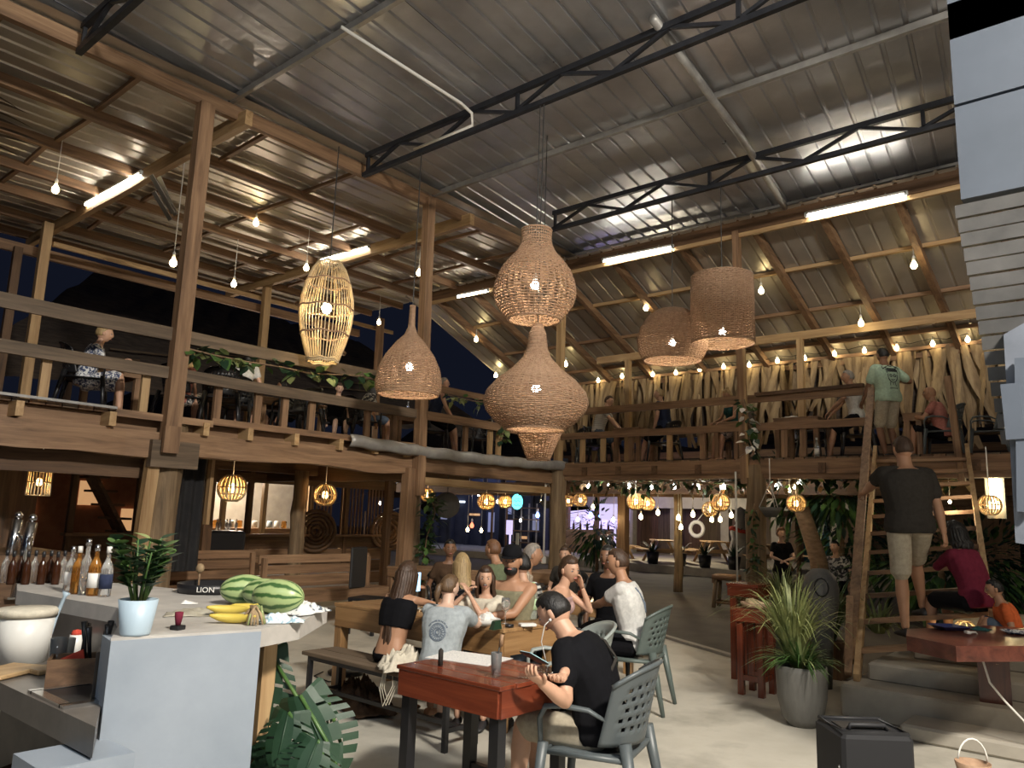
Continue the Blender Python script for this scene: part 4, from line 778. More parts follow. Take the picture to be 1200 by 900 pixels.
def shoe(mb, a, fwd, s, w_=1):
    f = Vector((fwd[0], fwd[1], 0)).normalized(); sd = Vector((f.y, -f.x, 0)); vs = []; n = 12
    pr = ((-.075, .028, .045), (-.06, .036, .085), (-.02, .038, .090), (.03, .042, .072), (.09, .048, .055), (.135, .045, .042), (.165, .030, .030), (.175, .012, .015))
    for t, hw_, hh in pr:
        for k in range(n):
            an = 2*math.pi*k/n; x = math.cos(an)*hw_*s*w_; z = max(math.sin(an), -.8)*hh*.5*s; vs.append(Vector((a[0], a[1], a[2]))+f*t*s+sd*x+Vector((0, 0, hh*.4*s+z)))
    mb.add(vs, [(i*n+k, i*n+(k+1) % n, (i+1)*n+(k+1) % n, (i+1)*n+k) for i in range(len(pr)-1) for k in range(n)]+[tuple(range(n-1, -1, -1)), tuple((len(pr)-1)*n+k for k in range(n))], 0, True)
def hairshape(c, Rm, s, kind, seed=0):
    mb = MB(); nu, nv = 28, 20; hw, hd, hh = .076*s, .097*s, .118*s; vs = []
    th = {'short': .011, 'buzz': .005, 'crop': .014, 'long': .016, 'pony': .015, 'bun': .016, 'curly': .030, 'bob': .022}[kind]*s
    front = {'short': .52, 'buzz': .50, 'crop': .48}.get(kind, .50)
    for j in range(nv+1):
        t = math.pi*j/nv
        for i in range(nu):
            a = 2*math.pi*i/nu; dx, dy, dz = math.sin(t)*math.sin(a), math.sin(t)*math.cos(a), math.cos(t)
            lim = front if dy > .35 else (front+(-.15-front)*min(1, (.35-dy)/.45) if dy > -.10 else -.42)
            if kind in ('long', 'bob', 'curly'): lim -= .15 if dy < .35 else 0
            mask = max(0, min(1, (dz-lim)/.16)); low = max(0, -dz)
            x = dx*(1-.30*low*low-.08*low)*hw; y = dy*hd*((1-.18*low) if dy > 0 else (1-.45*low*low)*1.06); z = dz*hh
            tt = th*(1+(.35*noise.noise(Vector((dx*5+seed, dy*5, dz*5))) if kind != 'curly' else .6*noise.noise(Vector((dx*9+seed, dy*9, dz*9)))) + .12*math.sin(a*14+seed))
            k_ = tt*mask-(1-mask)*.012*s; q = Vector((x, y, z)); nn = q.normalized(); vs.append(c+Rm@(q+nn*k_))
    mb.add(vs, [(j*nu+i, (j+1)*nu+i, (j+1)*nu+(i+1) % nu, j*nu+(i+1) % nu) for j in range(nv) for i in range(nu)], 0, True); return mb
def locks(mb, c, Rm, s, length, down, spread=.07, back=.05, n=16, seed=1):
    """long hair: overlapping tapered locks falling from the crown"""
    rg = random.Random(seed)
    for k in range(n):
        a = math.pi*(.40+1.20*(k/(n-1))); x, y = math.sin(a), math.cos(a)
        p = [c+Rm@Vector((x*.055*s, y*.06*s, .085*s)), c+Rm@Vector((x*.088*s, y*.108*s, .01*s)), c+Rm@Vector((x*.085*s, y*.105*s, -.08*s))]
        q = p[-1]; dn = Vector(down); L = length*rg.uniform(.85, 1.1)
        for m_ in range(1, 6): p.append(q+dn*L*m_/5+Rm@Vector((x*spread*.2*m_/5*s+.008*math.sin(m_*1.7+k), -back*math.sin(m_*.6)*s*.4, 0)))
        mb.tube(p, [.012*s, .027*s, .031*s, .032*s, .031*s, .029*s, .022*s, .007*s], 7, ell=.6)
HANDS = {}
def headoff(s, lean=8, hunch=0):
    l, h = R(lean), R(hunch); return s*(.27*math.sin(.6*l)+.27*math.sin(1.3*l+h)+.17*(math.sin(.9*l+.8*h)+.12)), s*(.27*math.cos(.6*l)+.27*math.cos(1.3*l+h)+.17*math.cos(.9*l+.8*h))+.085*s
def person(loc, az_deg, label, s=1.0, pose='sit', lean=8, side_lean=0, yaw=0, pitch=0, tilt=0, skin='fair', hair=('short', 'brown'), top='cloth_white', bottom='cloth_denim', sleeve=.55, legs='short', shoes='rubber',
           lh=None, rh=None, lpole=(-.6, -.4, -.6), rpole=(.6, -.4, -.6), lf=None, rf=None, seat=.45, fem=False, face='neutral', beard=False, hi=False, group=None, tank=False, hair_len=0, belly=1.0, cap=None, mid=None, lhu=(0, 0, 1), rhu=(0, 0, 1), curl=.5, bare_top=False, lkp=(0, 1, .6), rkp=(0, 1, .6), hunch=0, longsleeve=False, dress=False, wsc=None, twist=0):
    """loc: hips' ground point; +Y local = facing az_deg. hand/foot targets are in the person's own coordinates"""
    vox = (.0085 if hi else .014)*(.8+.2*s); S = s; wsc = wsc or (.90 if fem else 1.0)
    ph = (seat+.085*S) if pose == 'sit' else .93*S
    P = Vector((0, 0, ph)); ln = R(lean); sl = R(side_lean); hn = R(hunch)
    up1 = Vector((math.sin(sl)*.5, math.sin(ln*.6), math.cos(ln*.6))).normalized(); up2 = Vector((math.sin(sl), math.sin(ln*1.3+hn), math.cos(ln*1.3+hn))).normalized()
    Cc = P+up1*.27*S; Nk = Cc+up2*.27*S; sideV = Vector((math.cos(R(twist)), math.sin(R(twist)), 0)); fw_ = up2.cross(sideV)
    hdir = Vector((math.sin(sl)*.6, math.sin(ln*.9+hn*.8)+.12, math.cos(ln*.9+hn*.8))).normalized(); base = Nk+hdir*.055*S; H = base+hdir*.115*S
    Rm = Matrix.Rotation(R(yaw), 3, 'Z')@Matrix.Rotation(R(pitch), 3, 'X')@Matrix.Rotation(R(tilt), 3, 'Y')
    Ls, Rs = Nk-sideV*.165*S*wsc-up2*.055*S, Nk+sideV*.165*S*wsc-up2*.055*S
    lp_ = Vector(lh) if lh else Ls+Vector((-.08, .05, -.50))*S; rp_ = Vector(rh) if rh else Rs+Vector((.08, .05, -.50))*S
    ua, fa = .285*S, .255*S; Le, Lw = ik(Ls, lp_, ua, fa, lpole); Re, Rw = ik(Rs, rp_, ua, fa, rpole)
    Lh_, Rh_ = P+Vector((-.095*S, 0, -.01)), P+Vector((.095*S, 0, -.01))
    if pose == 'sit': dl, dr = Vector((-.13*S, .46*S, .08)), Vector((.13*S, .46*S, .08))
    else: dl, dr = Vector((-.10*S, 0, .08)), Vector((.10*S, -.02, .08))
    Lf = Vector(lf) if lf else dl; Rf = Vector(rf) if rf else dr; th, ca = .44*S, .43*S
    Lk, La = ik(Lh_, Lf, th, ca, lkp); Rk, Ra = ik(Rh_, Rf, th, ca, rkp)
    # body
    mb = MB(); torso(mb, P, Cc, Nk, S, 0, wsc, -.12, belly=belly, side=sideV)
    mb.tube([Nk-hdir*.05*S, Nk+hdir*.02*S, base+hdir*.05*S, H-hdir*.02*S], [.075*S*wsc, .056*S*wsc, .052*S*wsc, .052*S*wsc], 14)
    for (a, b_, c) in ((Ls, Le, Lw), (Rs, Re, Rw)):
        inn = Nk-up2*.06*S; w2 = wsc*(.9 if fem else 1)
        cone(mb, inn.lerp(a, .55), .055*S, a, .049*S*w2, 12); limb(mb, [a, a.lerp(b_, .35), a.lerp(b_, .8), b_], [.052*S*w2, .048*S*w2, .040*S*w2, .038*S*w2], 12); limb(mb, [b_, b_.lerp(c, .3), b_.lerp(c, .75), c], [.037*S*w2, .040*S*w2, .029*S*w2, .0235*S*w2], 12)
    for (a, b_, c) in ((Lh_, Lk, La), (Rh_, Rk, Ra)):
        limb(mb, [a, a.lerp(b_, .3), a.lerp(b_, .8), b_], [.088*S, .082*S, .060*S, .055*S], 14); limb(mb, [b_, b_.lerp(c, .3), b_.lerp(c, .75), c], [.053*S, .058*S, .040*S, .034*S], 12)
    if fem and not bare_top:
        pass
    if fem and s > .8:
        for sx in (-1, 1): mb.ball(Cc.lerp(Nk, .42)+fw_*.085*S+sideV*.062*S*sx, .058*S, 10, 8)
    body = remesh(mb, vox, 5)
    for (w_, e_, upv, sd) in ((Lw, Le, lhu, -1), (Rw, Re, rhu, 1)): hand(body, w_, w_-e_, upv, S*.98, curl, sd)
    for a, f in ((La, 1), (Ra, 1)):
        if shoes is None: shoe(body, a-Vector((0, 0, .075*S)), (0, 1), S*.95, .85)
    fdir = (0, 1)
    head(body, H, Rm, S*1.0, hi, face, beard)
    hc = M['hair_'+(hair[1] if hair else 'brown')]
    o = body.build('person', [SKIN[skin], M['sclera'], M['plastic_black'], M['cloth_salmon'] if not beard else M['cloth_salmon'], hc])
    o.location = loc; o.rotation_euler = (0, 0, R(az_deg-90)); tag(o, label, 'person', group)
    # top
    if not bare_top:
        c = MB(); inf = .019*S
        hemt = -.12 if not mid else 0
        torso(c, P, Cc, Nk, S, inf, wsc, (-.12 if not mid else mid), hi=(.96 if not tank else .90), belly=belly, side=sideV)
        if fem and s > .8:
            for sx in (-1, 1): c.ball(Cc.lerp(Nk, .42)+fw_*.085*S+sideV*.062*S*sx, .058*S+inf*.9, 10, 8)
        if not tank:
            for a, b_, w_ in ((Ls, Le, Lw), (Rs, Re, Rw)):
                cone(c, (Nk-up2*.06*S).lerp(a, .5), .063*S*wsc, a, .059*S*wsc, 12)
                e = a.lerp(b_, sleeve if not longsleeve else 1); limb(c, [a, a.lerp(e, .5), e], [.064*S*wsc, .064*S*wsc, (.062 if not longsleeve else .048)*S*wsc], 14)
                if longsleeve: limb(c, [b_, b_.lerp(w_, .5), b_.lerp(w_, .92)], [.047*S, .042*S, .034*S], 12)
        else:
            for a in (Ls, Rs): cone(c, Nk.lerp(a, .45)-up2*.01*S, .030*S, Nk.lerp(a, .62)-up2*.09*S+fw_*.05*S, .03*S, 8); cone(c, Nk.lerp(a, .45)-up2*.01*S, .030*S, Nk.lerp(a, .62)-up2*.09*S-fw_*.05*S, .03*S, 8)
        remesh(c, vox, 4, .0038*S if not mid else .001, rnd.random()*9).build('dress' if dress else ('shirt' if not tank else 'tank_top'), top, o)
    # bottom
    c = MB(); torso(c, P, Cc, Nk, S, .009*S, wsc, -.12, hi=.09, side=sideV)
    if dress and pose == 'sit': c.tube([P, P+Vector((0, .25*S, .0)), P+Vector((0, .42*S, -.01))], [.17*S, .15*S, .14*S], 16, ell=.6, ref=(0, 0, 1))
    for a, b_, k_ in ((Lh_, Lk, La), (Rh_, Rk, Ra)):
        if legs == 'long': limb(c, [a, a.lerp(b_, .5), b_], [.098*S, .086*S, .066*S], 14); limb(c, [b_, b_.lerp(k_, .5), b_.lerp(k_, .97)], [.066*S, .060*S, .050*S], 12)
        elif legs == 'short': limb(c, [a, a.lerp(b_, .5), a.lerp(b_, .90)], [.104*S, .097*S, .088*S], 14)
        else: limb(c, [a, a.lerp(b_, .35)], [.098*S, .092*S], 12)
    remesh(c, vox, 4, .003*S, rnd.random()*9).build('trousers' if legs == 'long' else 'shorts', bottom, o)
    if shoes:
        for a in (La, Ra):
            c = MB(); shoe(c, a-Vector((0, 0, .085*S)), fdir, S); c.build('shoe', shoes, o)
    if hair and hair[0] != 'bald':
        h = hairshape(H, Rm, S, hair[0], rnd.random()*9)
        if hair_len: locks(h, H, Rm, S, hair_len, (Vector((0, -.25, -1))-0*hdir).normalized() if lean < 25 else Vector((0, .1, -1)), seed=int(rnd.random()*99))
        if hair[0] == 'pony': h.tube([H+Rm@Vector((0, -.10, .03))*S, H+Rm@Vector((0, -.135, .01))*S, H+Rm@Vector((0, -.15, -.07))*S, H+Rm@Vector((0, -.135, -.16))*S], [.018*S, .028*S, .03*S, .008*S], 8)
        if hair[0] == 'bun': h.ball(H+Rm@Vector((0, -.06, .125))*S, .036*S, 10, 8)
        h.build('hair', hc, o)
    if cap:
        c = MB(); c.lathe([(.088*S, -.005), (.090*S, .02*S), (.082*S, .06*S), (.055*S, .095*S), (0, .108*S)], H+Rm@Vector((0, 0, .035*S)), 20, sx=.95, sy=1.16, rm=Rm)
        c.grid(lambda u, v: H+Rm@Vector(((u-.5)*.15*S*(1-.2*v*v), (.085+.085*v*math.sqrt(max(0, 1-(2*u-1)**2*.8)))*S, (.045-.012*v)*S)), 10, 4); cb = c.build('cap', cap, o); solid(cb, .003) if 0 else None
    o['_H'] = tuple(H)
    J = dict(P=P, C=Cc, N=Nk, H=H, Rm=Rm, Lw=Lw, Rw=Rw, Le=Le, Re=Re, Ls=Ls, Rs=Rs, La=La, Ra=Ra, up2=up2, side=sideV, fw=fw_)
    return o, J
# ================================================================= FURNITURE
def toL(loc, azd, W):
    return Matrix.Rotation(-R(azd-90), 3, 'Z')@(Vector(W)-Vector(loc))
def armchair(loc, azd, label, mat='plastic_green'):
    """moulded plastic armchair with a pierced back; +Y is where the sitter looks"""
    key = 'chair_'+mat
    if key in HANDS: return clone(HANDS[key], None, loc, R(azd-90), label)
    o = empty('armchair', loc, R(azd-90), label, 'chair', 'moulded plastic armchairs with pierced backs', world=False); HANDS[key] = o
    def bk(u, v):
        a = (u-.5)*R(150); r = .245+.01*v; z = .47+v*(.40-.10*abs(2*u-1)**2.2); y = -math.cos(a)*.235+.0-v*.085; return Vector((math.sin(a)*(r+.02*v), y, z))
    def hole(i, j):
        if not (3 <= i <= 20 and 3 <= j <= 12): return False
        return j % 2 == 1 and (i+(j//2) % 2) % 2 == 1
    b = MB(); b.grid(bk, 24, 15, skip=hole); q = b.build('backrest', mat, o); solid(q, .012)
    b = MB(); b.tube([bk(i/20, 1) for i in range(21)], .013, 6); b.build('back_rim', mat, o)
    b = MB(); b.grid(lambda u, v: Vector(((u-.5)*(.46-.05*(1-v)), -.22+.46*v, .435-.025*math.sin(math.pi*u)*math.sin(math.pi*min(1, v*1.1))-(.03*max(0, v-.85)/.15))), 10, 10); q = b.build('seat', mat, o); solid(q, .018)
    for sx in (-1, 1):
        part('armrest', mat, o, lambda b: b.tube([(sx*.235, -.10, .60), (sx*.262, -.02, .645), (sx*.275, .12, .655), (sx*.270, .21, .64), (sx*.262, .245, .58), (sx*.25, .24, .44)], [.015, .022, .025, .025, .022, .018], 8, ell=.6))
        part('leg', mat, o, lambda b: b.tube([(sx*.245, .23, .46), (sx*.265, .255, .2), (sx*.275, .27, 0)], [.030, .024, .017], 8)); part('leg', mat, o, lambda b: b.tube([(sx*.22, -.20, .50), (sx*.25, -.255, .22), (sx*.265, -.30, 0)], [.034, .026, .018], 8))
    part('apron', mat, o, lambda b: b.tube([(-.23, -.19, .42), (-.24, .22, .415), (.24, .22, .415), (.23, -.19, .42)], .016, 6))
    return o
def table(x0, x1, y0, y1, h, mat, label, legs=.07, thick=.12, top=.03, bark=None, base=0, legmat=None, planks=4, stretcher=False):
    o = empty('table', ((x0+x1)/2, (y0+y1)/2, base), 0, label, 'table'); ax = mat+'_Y'; lm = legmat or mat+'_Z'; dx = (x1-x0)/planks
    for k in range(planks): part('top_board', ax, o, lambda b: b.box((x0+dx*(k+.5), (y0+y1)/2, base+h-top/2), (dx-.004, y1-y0+.01*(k % 2), top), bev=.004))
    e = .02
    for (a, b_) in (((x0+e, y0+e), (x1-e, y0+e)), ((x1-e, y0+e), (x1-e, y1-e)), ((x1-e, y1-e), (x0+e, y1-e)), ((x0+e, y1-e), (x0+e, y0+e))):
        ho = abs(a[0]-b_[0]) > abs(a[1]-b_[1]); part('apron', mat+('_X' if ho else '_Y'), o, lambda b: b.beam((*a, base+h-top-thick/2), (*b_, base+h-top-thick/2), .03, thick))
    for sx in (x0+.06, x1-.06):
        for sy in (y0+.06, y1-.06): part('leg', lm, o, lambda b: b.box((sx, sy, base+(h-top)/2), (legs, legs, h-top-.002)))
    if stretcher:
        for sx in (x0+.06, x1-.06): part('stretcher', lm, o, lambda b: b.box((sx, (y0+y1)/2, base+.16), (.04, y1-y0-.15, .05)))
        part('stretcher', lm, o, lambda b: b.box(((x0+x1)/2, y0+.06, base+.16), (x1-x0-.15, .04, .05)))
    return o
RT_ = table(2.98, 3.60, 2.56, 3.32, .78, 'varnished_red', 'glossy red-brown table with black legs in the foreground, one paper sheet on it', .06, .13, .022, legmat='plastic_black', planks=5, stretcher=True)
T2 = table(4.58, 5.30, 3.92, 6.0, .76, 'oak', 'thick honey-coloured wooden table of the family with plates and a water bottle', .09, .17, .03, planks=3)
T3 = table(6.80, 7.42, 4.48, 5.7, .76, 'oak', 'honey-coloured wooden table between the woman in pink and the man in a white tee', .08, .12, .03, planks=3)
T4 = table(9.6, 10.4, 6.4, 8.0, .76, 'timber', 'brown wooden table at the back, behind the man in the white tee', .08, .12, .03)
T5 = table(8.3, 9.1, 8.3, 9.6, .76, 'timber', 'wooden table in the dark behind the family, left of the corner post', .08, .12, .03)
# long low bench, dark metal frame
o = empty('bench', (4.15, 4.7, 0), 0, 'low bench with a brown plank top and black frame under the two girls', 'bench')
for k in range(2): part('seat_board', 'grey_timber_Y', o, lambda b: b.box((4.06+.18*k, 4.72, .435), (.175, 1.75, .03), bev=.004))
for y in (3.92, 5.5):
    for x in (4.0, 4.3): part('leg', 'plastic_black', o, lambda b: b.box((x, y, .21), (.035, .035, .42)))
    part('cross_bar', 'plastic_black', o, lambda b: b.box((4.15, y, .14), (.3, .03, .03)))
for x in (4.0, 4.3): part('side_bar', 'plastic_black', o, lambda b: b.box((x, 4.71, .405), (.03, 1.6, .03))); 
part('side_bar', 'plastic_black', o, lambda b: b.box((4.15, 4.71, .14), (.03, 1.6, .03)))
# slatted wooden bench far left
def slat_bench(x, y, L, label, az_=0):
    o = empty('slatted_bench', (x, y, 0), az_, label, 'bench', world=False)
    for k in range(3): part('seat_slat', 'timber_X', o, lambda b: b.box((0, -.05-.15*k, .44), (L, .13, .035)))
    for k in range(3): part('back_slat', 'timber_X', o, lambda b: b.box((0, .08+.02*k, .58+.15*k), (L, .03, .12)))
    part('front_board', 'timber_X', o, lambda b: b.box((0, -.40, .36), (L, .03, .12)))
    for sx in (-L/2+.06, L/2-.06): part('leg', 'timber_Z', o, lambda b: b.box((sx, -.36, .21), (.07, .07, .42))); part('leg', 'timber_Z', o, lambda b: b.box((sx, .06, .45), (.07, .06, .9))); part('side_panel', 'timber_X', o, lambda b: b.box((sx, -.15, .3), (.03, .4, .2)))
q = at(372, 722, z=.1); slat_bench(q.x+.3, q.y+.4, 2.0, 'slatted wooden bench with a plank back, behind the watermelons', R(0))
q = at(270, 705, z=.3); slat_bench(q.x, q.y+1.0, 2.0, 'second slatted wooden bench left of the log post, partly behind the bar', R(0))
# rustic stools
def stool(x, y, label, s=1, mat='timber', top=.5):
    o = empty('log_stool', (x, y, 0), R(12), label, 'stool', world=False)
    for k in range(5): part('top_log', mat+'_Y', o, lambda b: b.tube([((k-2)*.095*s, -.22*s, top-.05), ((k-2)*.095*s, .22*s, top-.045)], .048*s, 8))
    for sx in (-1, 1):
        for sy in (-1, 1): part('leg', 'log_Z', o, lambda b: b.tube([(sx*.17*s, sy*.16*s, top-.09), (sx*.2*s, sy*.2*s, 0)], .038*s, 8))
        part('rail', mat+'_X', o, lambda b: b.tube([(-.19*s, sx*.18*s, .12), (.19*s, sx*.18*s, .12)], .025*s, 6)); part('rail', mat+'_Y', o, lambda b: b.tube([(sx*.18*s, -.19*s, .10), (sx*.18*s, .19*s, .10)], .025*s, 6))
    part('top_frame', mat+'_X', o, lambda b: (b.box((0, -.2*s, top-.12), (.46*s, .04, .07)), b.box((0, .2*s, top-.12), (.46*s, .04, .07)))); return o
q = at(852, 712, z=0); d_ = (q-EYE).dot(FW); stool(q.x, q.y, 'rustic log stool standing alone in the street beyond the floor edge', 1.05, 'timber', .62)
# red side table near the spider plant, with glass tray
T6 = table(7.30, 7.68, 3.02, 3.34, .80, 'varnished_red', 'small dark red side table with cross rails beside the tall grass plant', .055, .09, .03, stretcher=True, planks=2)
T7 = table(7.95, 8.35, 3.35, 3.7, .98, 'varnished_red', 'taller dark red stand behind the small red side table', .06, .10, .03, planks=2)
# thick red slab table at the right edge
o = empty('slab_table', (7.0, 1.2, 0), 0, 'thick dark red slab counter on one heavy post at the right edge', 'table'); 
pts = [at(1062, 745, z=.86), at(1120, 757, z=.86), at(1215, 757, z=.86), at(1230, 738, z=.86), at(1160, 733, z=.86), at(1063, 737, z=.86)]
b = MB(); b.add([p for p in pts]+[p-Vector((0, 0, .10)) for p in pts], [tuple(range(6)), tuple(range(11, 5, -1))]+[(i, 6+i, 6+(i+1) % 6, (i+1) % 6) for i in range(6)]); b.build('slab', 'slab_red_Y', o)
pq = at(1162, 757, z=.70); part('post', 'slab_red_Z', o, lambda b: b.box((pq.x+.03, pq.y, .44), (.20, .22, .63), rz=R(8))); 
SLAB = pts
# far picnic tables across the street
def picnic(x, y, label):
    o = empty('picnic_table', (x, y, .22), R(-50+90), label, 'table', 'pale picnic tables across the street', world=False)
    for k in range(4): part('top_board', 'pine_X', o, lambda b: b.box((0, -.27+.18*k, .74), (1.7, .165, .04)))
    for sy in (-1, 1):
        for k in range(2): part('seat_board', 'pine_X', o, lambda b: b.box((0, sy*(.66+.15*k), .44), (1.7, .14, .04)))
    for sx in (-.6, .6):
        part('brace', 'pine_Y', o, lambda b: b.box((sx, 0, .40), (.05, 1.6, .09)))
        for sy in (-1, 1): part('leg', 'pine_Z', o, lambda b: b.beam((sx, sy*.25, .72), (sx, sy*.62, .0), .05, .09))
for px, py, x, lab in ((778, 641, 24, 'pale picnic table across the street, nearest the bar hut'), (838, 639, 26, 'pale picnic table across the street with its long side to us'), (720, 640, 25, 'pale picnic table in the dark left of the row'), (898, 642, 24.5, 'pale picnic table beyond the mossy log post'), (985, 640, 25.5, 'pale picnic table behind the leafy shrub')):
    q = at(px, py, x=x); picnic(x, q.y, lab)
# ================================================================= CHAIRS AND PEOPLE
DZ = HD
def seatloc(px, py, base, s=1.0, hz=None, azd=0, lean=8, hunch=0):
    """hips' ground point of a sitter whose head centre is seen at px,py"""
    f, u = headoff(s, lean, hunch); q = at(px, py, z=base+(hz or (.45+u))); return Vector((q.x-f*math.cos(R(azd)), q.y-f*math.sin(R(azd)), base))
def hands_on(loc, azd, L, Rr): return dict(lh=toL(loc, azd, L), rh=toL(loc, azd, Rr))
# 1 man with the phone in the foreground
L1 = Vector((3.66, 2.42, 0)); A1 = 104; armchair((3.66, 2.43, 0), A1+2, 'grey plastic armchair of the man in black in the foreground', 'plastic_grey')
phn = at(626, 771, z=.90)
man, J = person(L1, A1, 'man in a black shirt and beige shorts with earphones, looking at a phone', .95, lean=9, hunch=30, yaw=4, pitch=-34, wsc=1.12, seat=.42, skin='fair', hair=('short', 'black'), top='cloth_black', bottom='cloth_khaki', hi=True, sleeve=.62, shoes='cloth_white',
    lh=toL(L1, A1, phn+Vector((-.065, -.10, -.095))), rh=toL(L1, A1, phn+Vector((.065, -.11, -.10))), lpole=(-.5, -.3, -.9), rpole=(.5, -.3, -.9), lhu=(-.9, .1, -.3), rhu=(.9, .1, -.3), curl=.6)
o = empty('smartphone', phn, R(20), 'smartphone with a lit screen in the hands of the man in black', 'phone', world=False); rmP = Matrix.Rotation(R(35), 3, 'X')
part('body', 'plastic_black', o, lambda b: b.box((0, 0, 0), (.078, .158, .009), bev=.004, rot=Matrix.Rotation(R(65), 3, 'Z')@Matrix.Rotation(R(25), 3, 'X'))); part('screen', 'phone_screen', o, lambda b: b.box(Matrix.Rotation(R(65), 3, 'Z')@Matrix.Rotation(R(25), 3, 'X')@Vector((0, 0, .0055)), (.07, .148, .002), rot=Matrix.Rotation(R(65), 3, 'Z')@Matrix.Rotation(R(25), 3, 'X')))
E_ = J['H']+J['Rm']@Vector((-.08, .012, -.03)); c = MB(); c.tube([E_, E_+Vector((-.004, .03, -.03)), E_+Vector((.0, .05, -.12)), J['N']+J['fw']*.13+Vector((0, .02, -.12)), J['Lw'].lerp(J['Rw'], .5)+Vector((0, 0, .03))], .0032, 5); c.ball(E_, .009, 8, 6); c.build('earphone_cord', 'cord_white', man)
c = MB(); c.tube([J['N']+J['side']*.10-J['fw']*.055-J['up2']*.02, J['N']+J['side']*.09-J['fw']*.125-J['up2']*.12, J['C']+J['side']*.03-J['fw']*.142+J['up2']*.02, J['P']-J['side']*.09-J['fw']*.135+J['up2']*.12], .012, 6, ell=.5); c.build('bag_strap', 'cloth_charcoal', man)
q = at(702, 737, z=.84); armchair((q.x-.1, q.y+.18, 0), 140, 'pale grey-green armchair between the man in black and the honey tables', 'plastic_pale')
# 2 man in the white tee
q = at(741, 742, z=.62); L2 = Vector((q.x+.05, q.y, 0)); A2 = 112; armchair(L2, A2-4, 'green-grey plastic armchair of the man in the white tee, pierced back towards us', 'plastic_green')
el = at(728, 712, z=.80)
m2_, J2 = person(L2, A2, 'man in a white tee and dark shorts leaning on the table, chin forward', 1.0, lean=13, yaw=8, pitch=-4, skin='tan', hair=('short', 'brown'), top='cloth_white', bottom='cloth_black', hi=True, sleeve=.6, shoes='cloth_white',
    lh=toL(L2, A2, el+Vector((-.16, .22, 0))), rh=toL(L2, A2, el+Vector((-.02, .28, .0))), lpole=(-1, 0, -.5), rpole=(1, 0, -.6))
# 3 woman in pink
A3 = -70; L3 = seatloc(668, 674, 0, .94, 1.12, A3, 16) 
w3, J3 = person(L3, A3, 'woman in a pale pink tank top resting her cheek on her hand at the table', .94, lean=16, yaw=-38, pitch=-8, tilt=6, skin='fair', hair=('pony', 'brown'), top='cloth_pink', bottom='cloth_denim', fem=True, hi=True, tank=True,
    lh=(-.10, .27, 1.03), rh=toL(L3, A3, at(688, 700, z=.80)), lpole=(-.4, .2, -1), rpole=(.6, .2, -1)); armchair(L3, A3, 'dark plastic armchair behind the woman in pink', 'plastic_black')
# 4 girl with long brown hair on the bench
L4 = Vector((4.17, 4.72, 0)); A4 = 8
g4, J4 = person(L4, A4, 'girl with long brown hair and a black strap top on the bench, back to us', .86, lean=14, yaw=0, pitch=-10, skin='tan', hair=('long', 'brown'), hair_len=.56, top='cloth_black', bottom='cloth_black', fem=True, hi=True, tank=True, mid=.42, legs='short', shoes=None,
    lh=toL(L4, A4, (4.78, 5.05, .98)), rh=toL(L4, A4, (4.75, 4.62, .84)), lpole=(-1, 0, -.8), rpole=(1, 0, -.8), seat=.45)
# 5 child in grey marl tee
L5 = Vector((4.16, 4.16, 0)); A5 = 22
g5, J5 = person(L5, A5, 'child in a grey tee with a round back print and a ponytail on the bench', .78, lean=12, yaw=-28, pitch=-6, skin='pale', hair=('pony', 'lightbrown'), top='cloth_greymarl', bottom='cloth_black', hi=True, sleeve=.62, shoes='rubber', seat=.45,
    lh=toL(L5, A5, (4.66, 4.44, .82)), rh=toL(L5, A5, (4.64, 4.20, .82)), lpole=(-.5, 0, -1), rpole=(.4, 0, -1), lf=(-.12, .32, .12), rf=(.12, .32, .12), wsc=1.12, belly=1.2)
# 6 laughing girl, 7 man with cap
A6 = 205; L6 = seatloc(569, 677, 0, .80, 1.10, A6, 9)
g6, J6 = person(L6, A6, 'laughing girl with long dark hair and a cream tee, hands folded at her chin', .80, lean=9, yaw=16, pitch=-4, skin='fair', hair=('long', 'brown'), hair_len=.26, top='cloth_cream', bottom='cloth_denim', fem=True, hi=True, face='laugh', seat=.47,
    lh=toL(L6, A6, L6+Vector((-.22, .02, .98))), rh=toL(L6, A6, L6+Vector((-.22, .06, .97))), lpole=(-1, 0, -1), rpole=(1, 0, -1))
A7 = 200; L7 = seatloc(600, 662, 0, 1.0, 1.20, A7, 8)
g7, J7 = person(L7, A7, 'bearded man in a dark cap and olive tank top at the family table', 1.0, lean=8, yaw=6, pitch=-4, skin='tan', hair=('short', 'black'), top='cloth_olive', bottom='cloth_denim', hi=True, tank=True, beard=True, cap='cloth_black',
    lh=toL(L7, A7, L7+Vector((-.42, -.02, .80))), rh=toL(L7, A7, L7+Vector((-.40, .22, .80))), lpole=(-1, 0, -.8), rpole=(1, 0, -.8)); armchair(L7, A7, 'black plastic armchair of the bearded man in the cap', 'plastic_black')
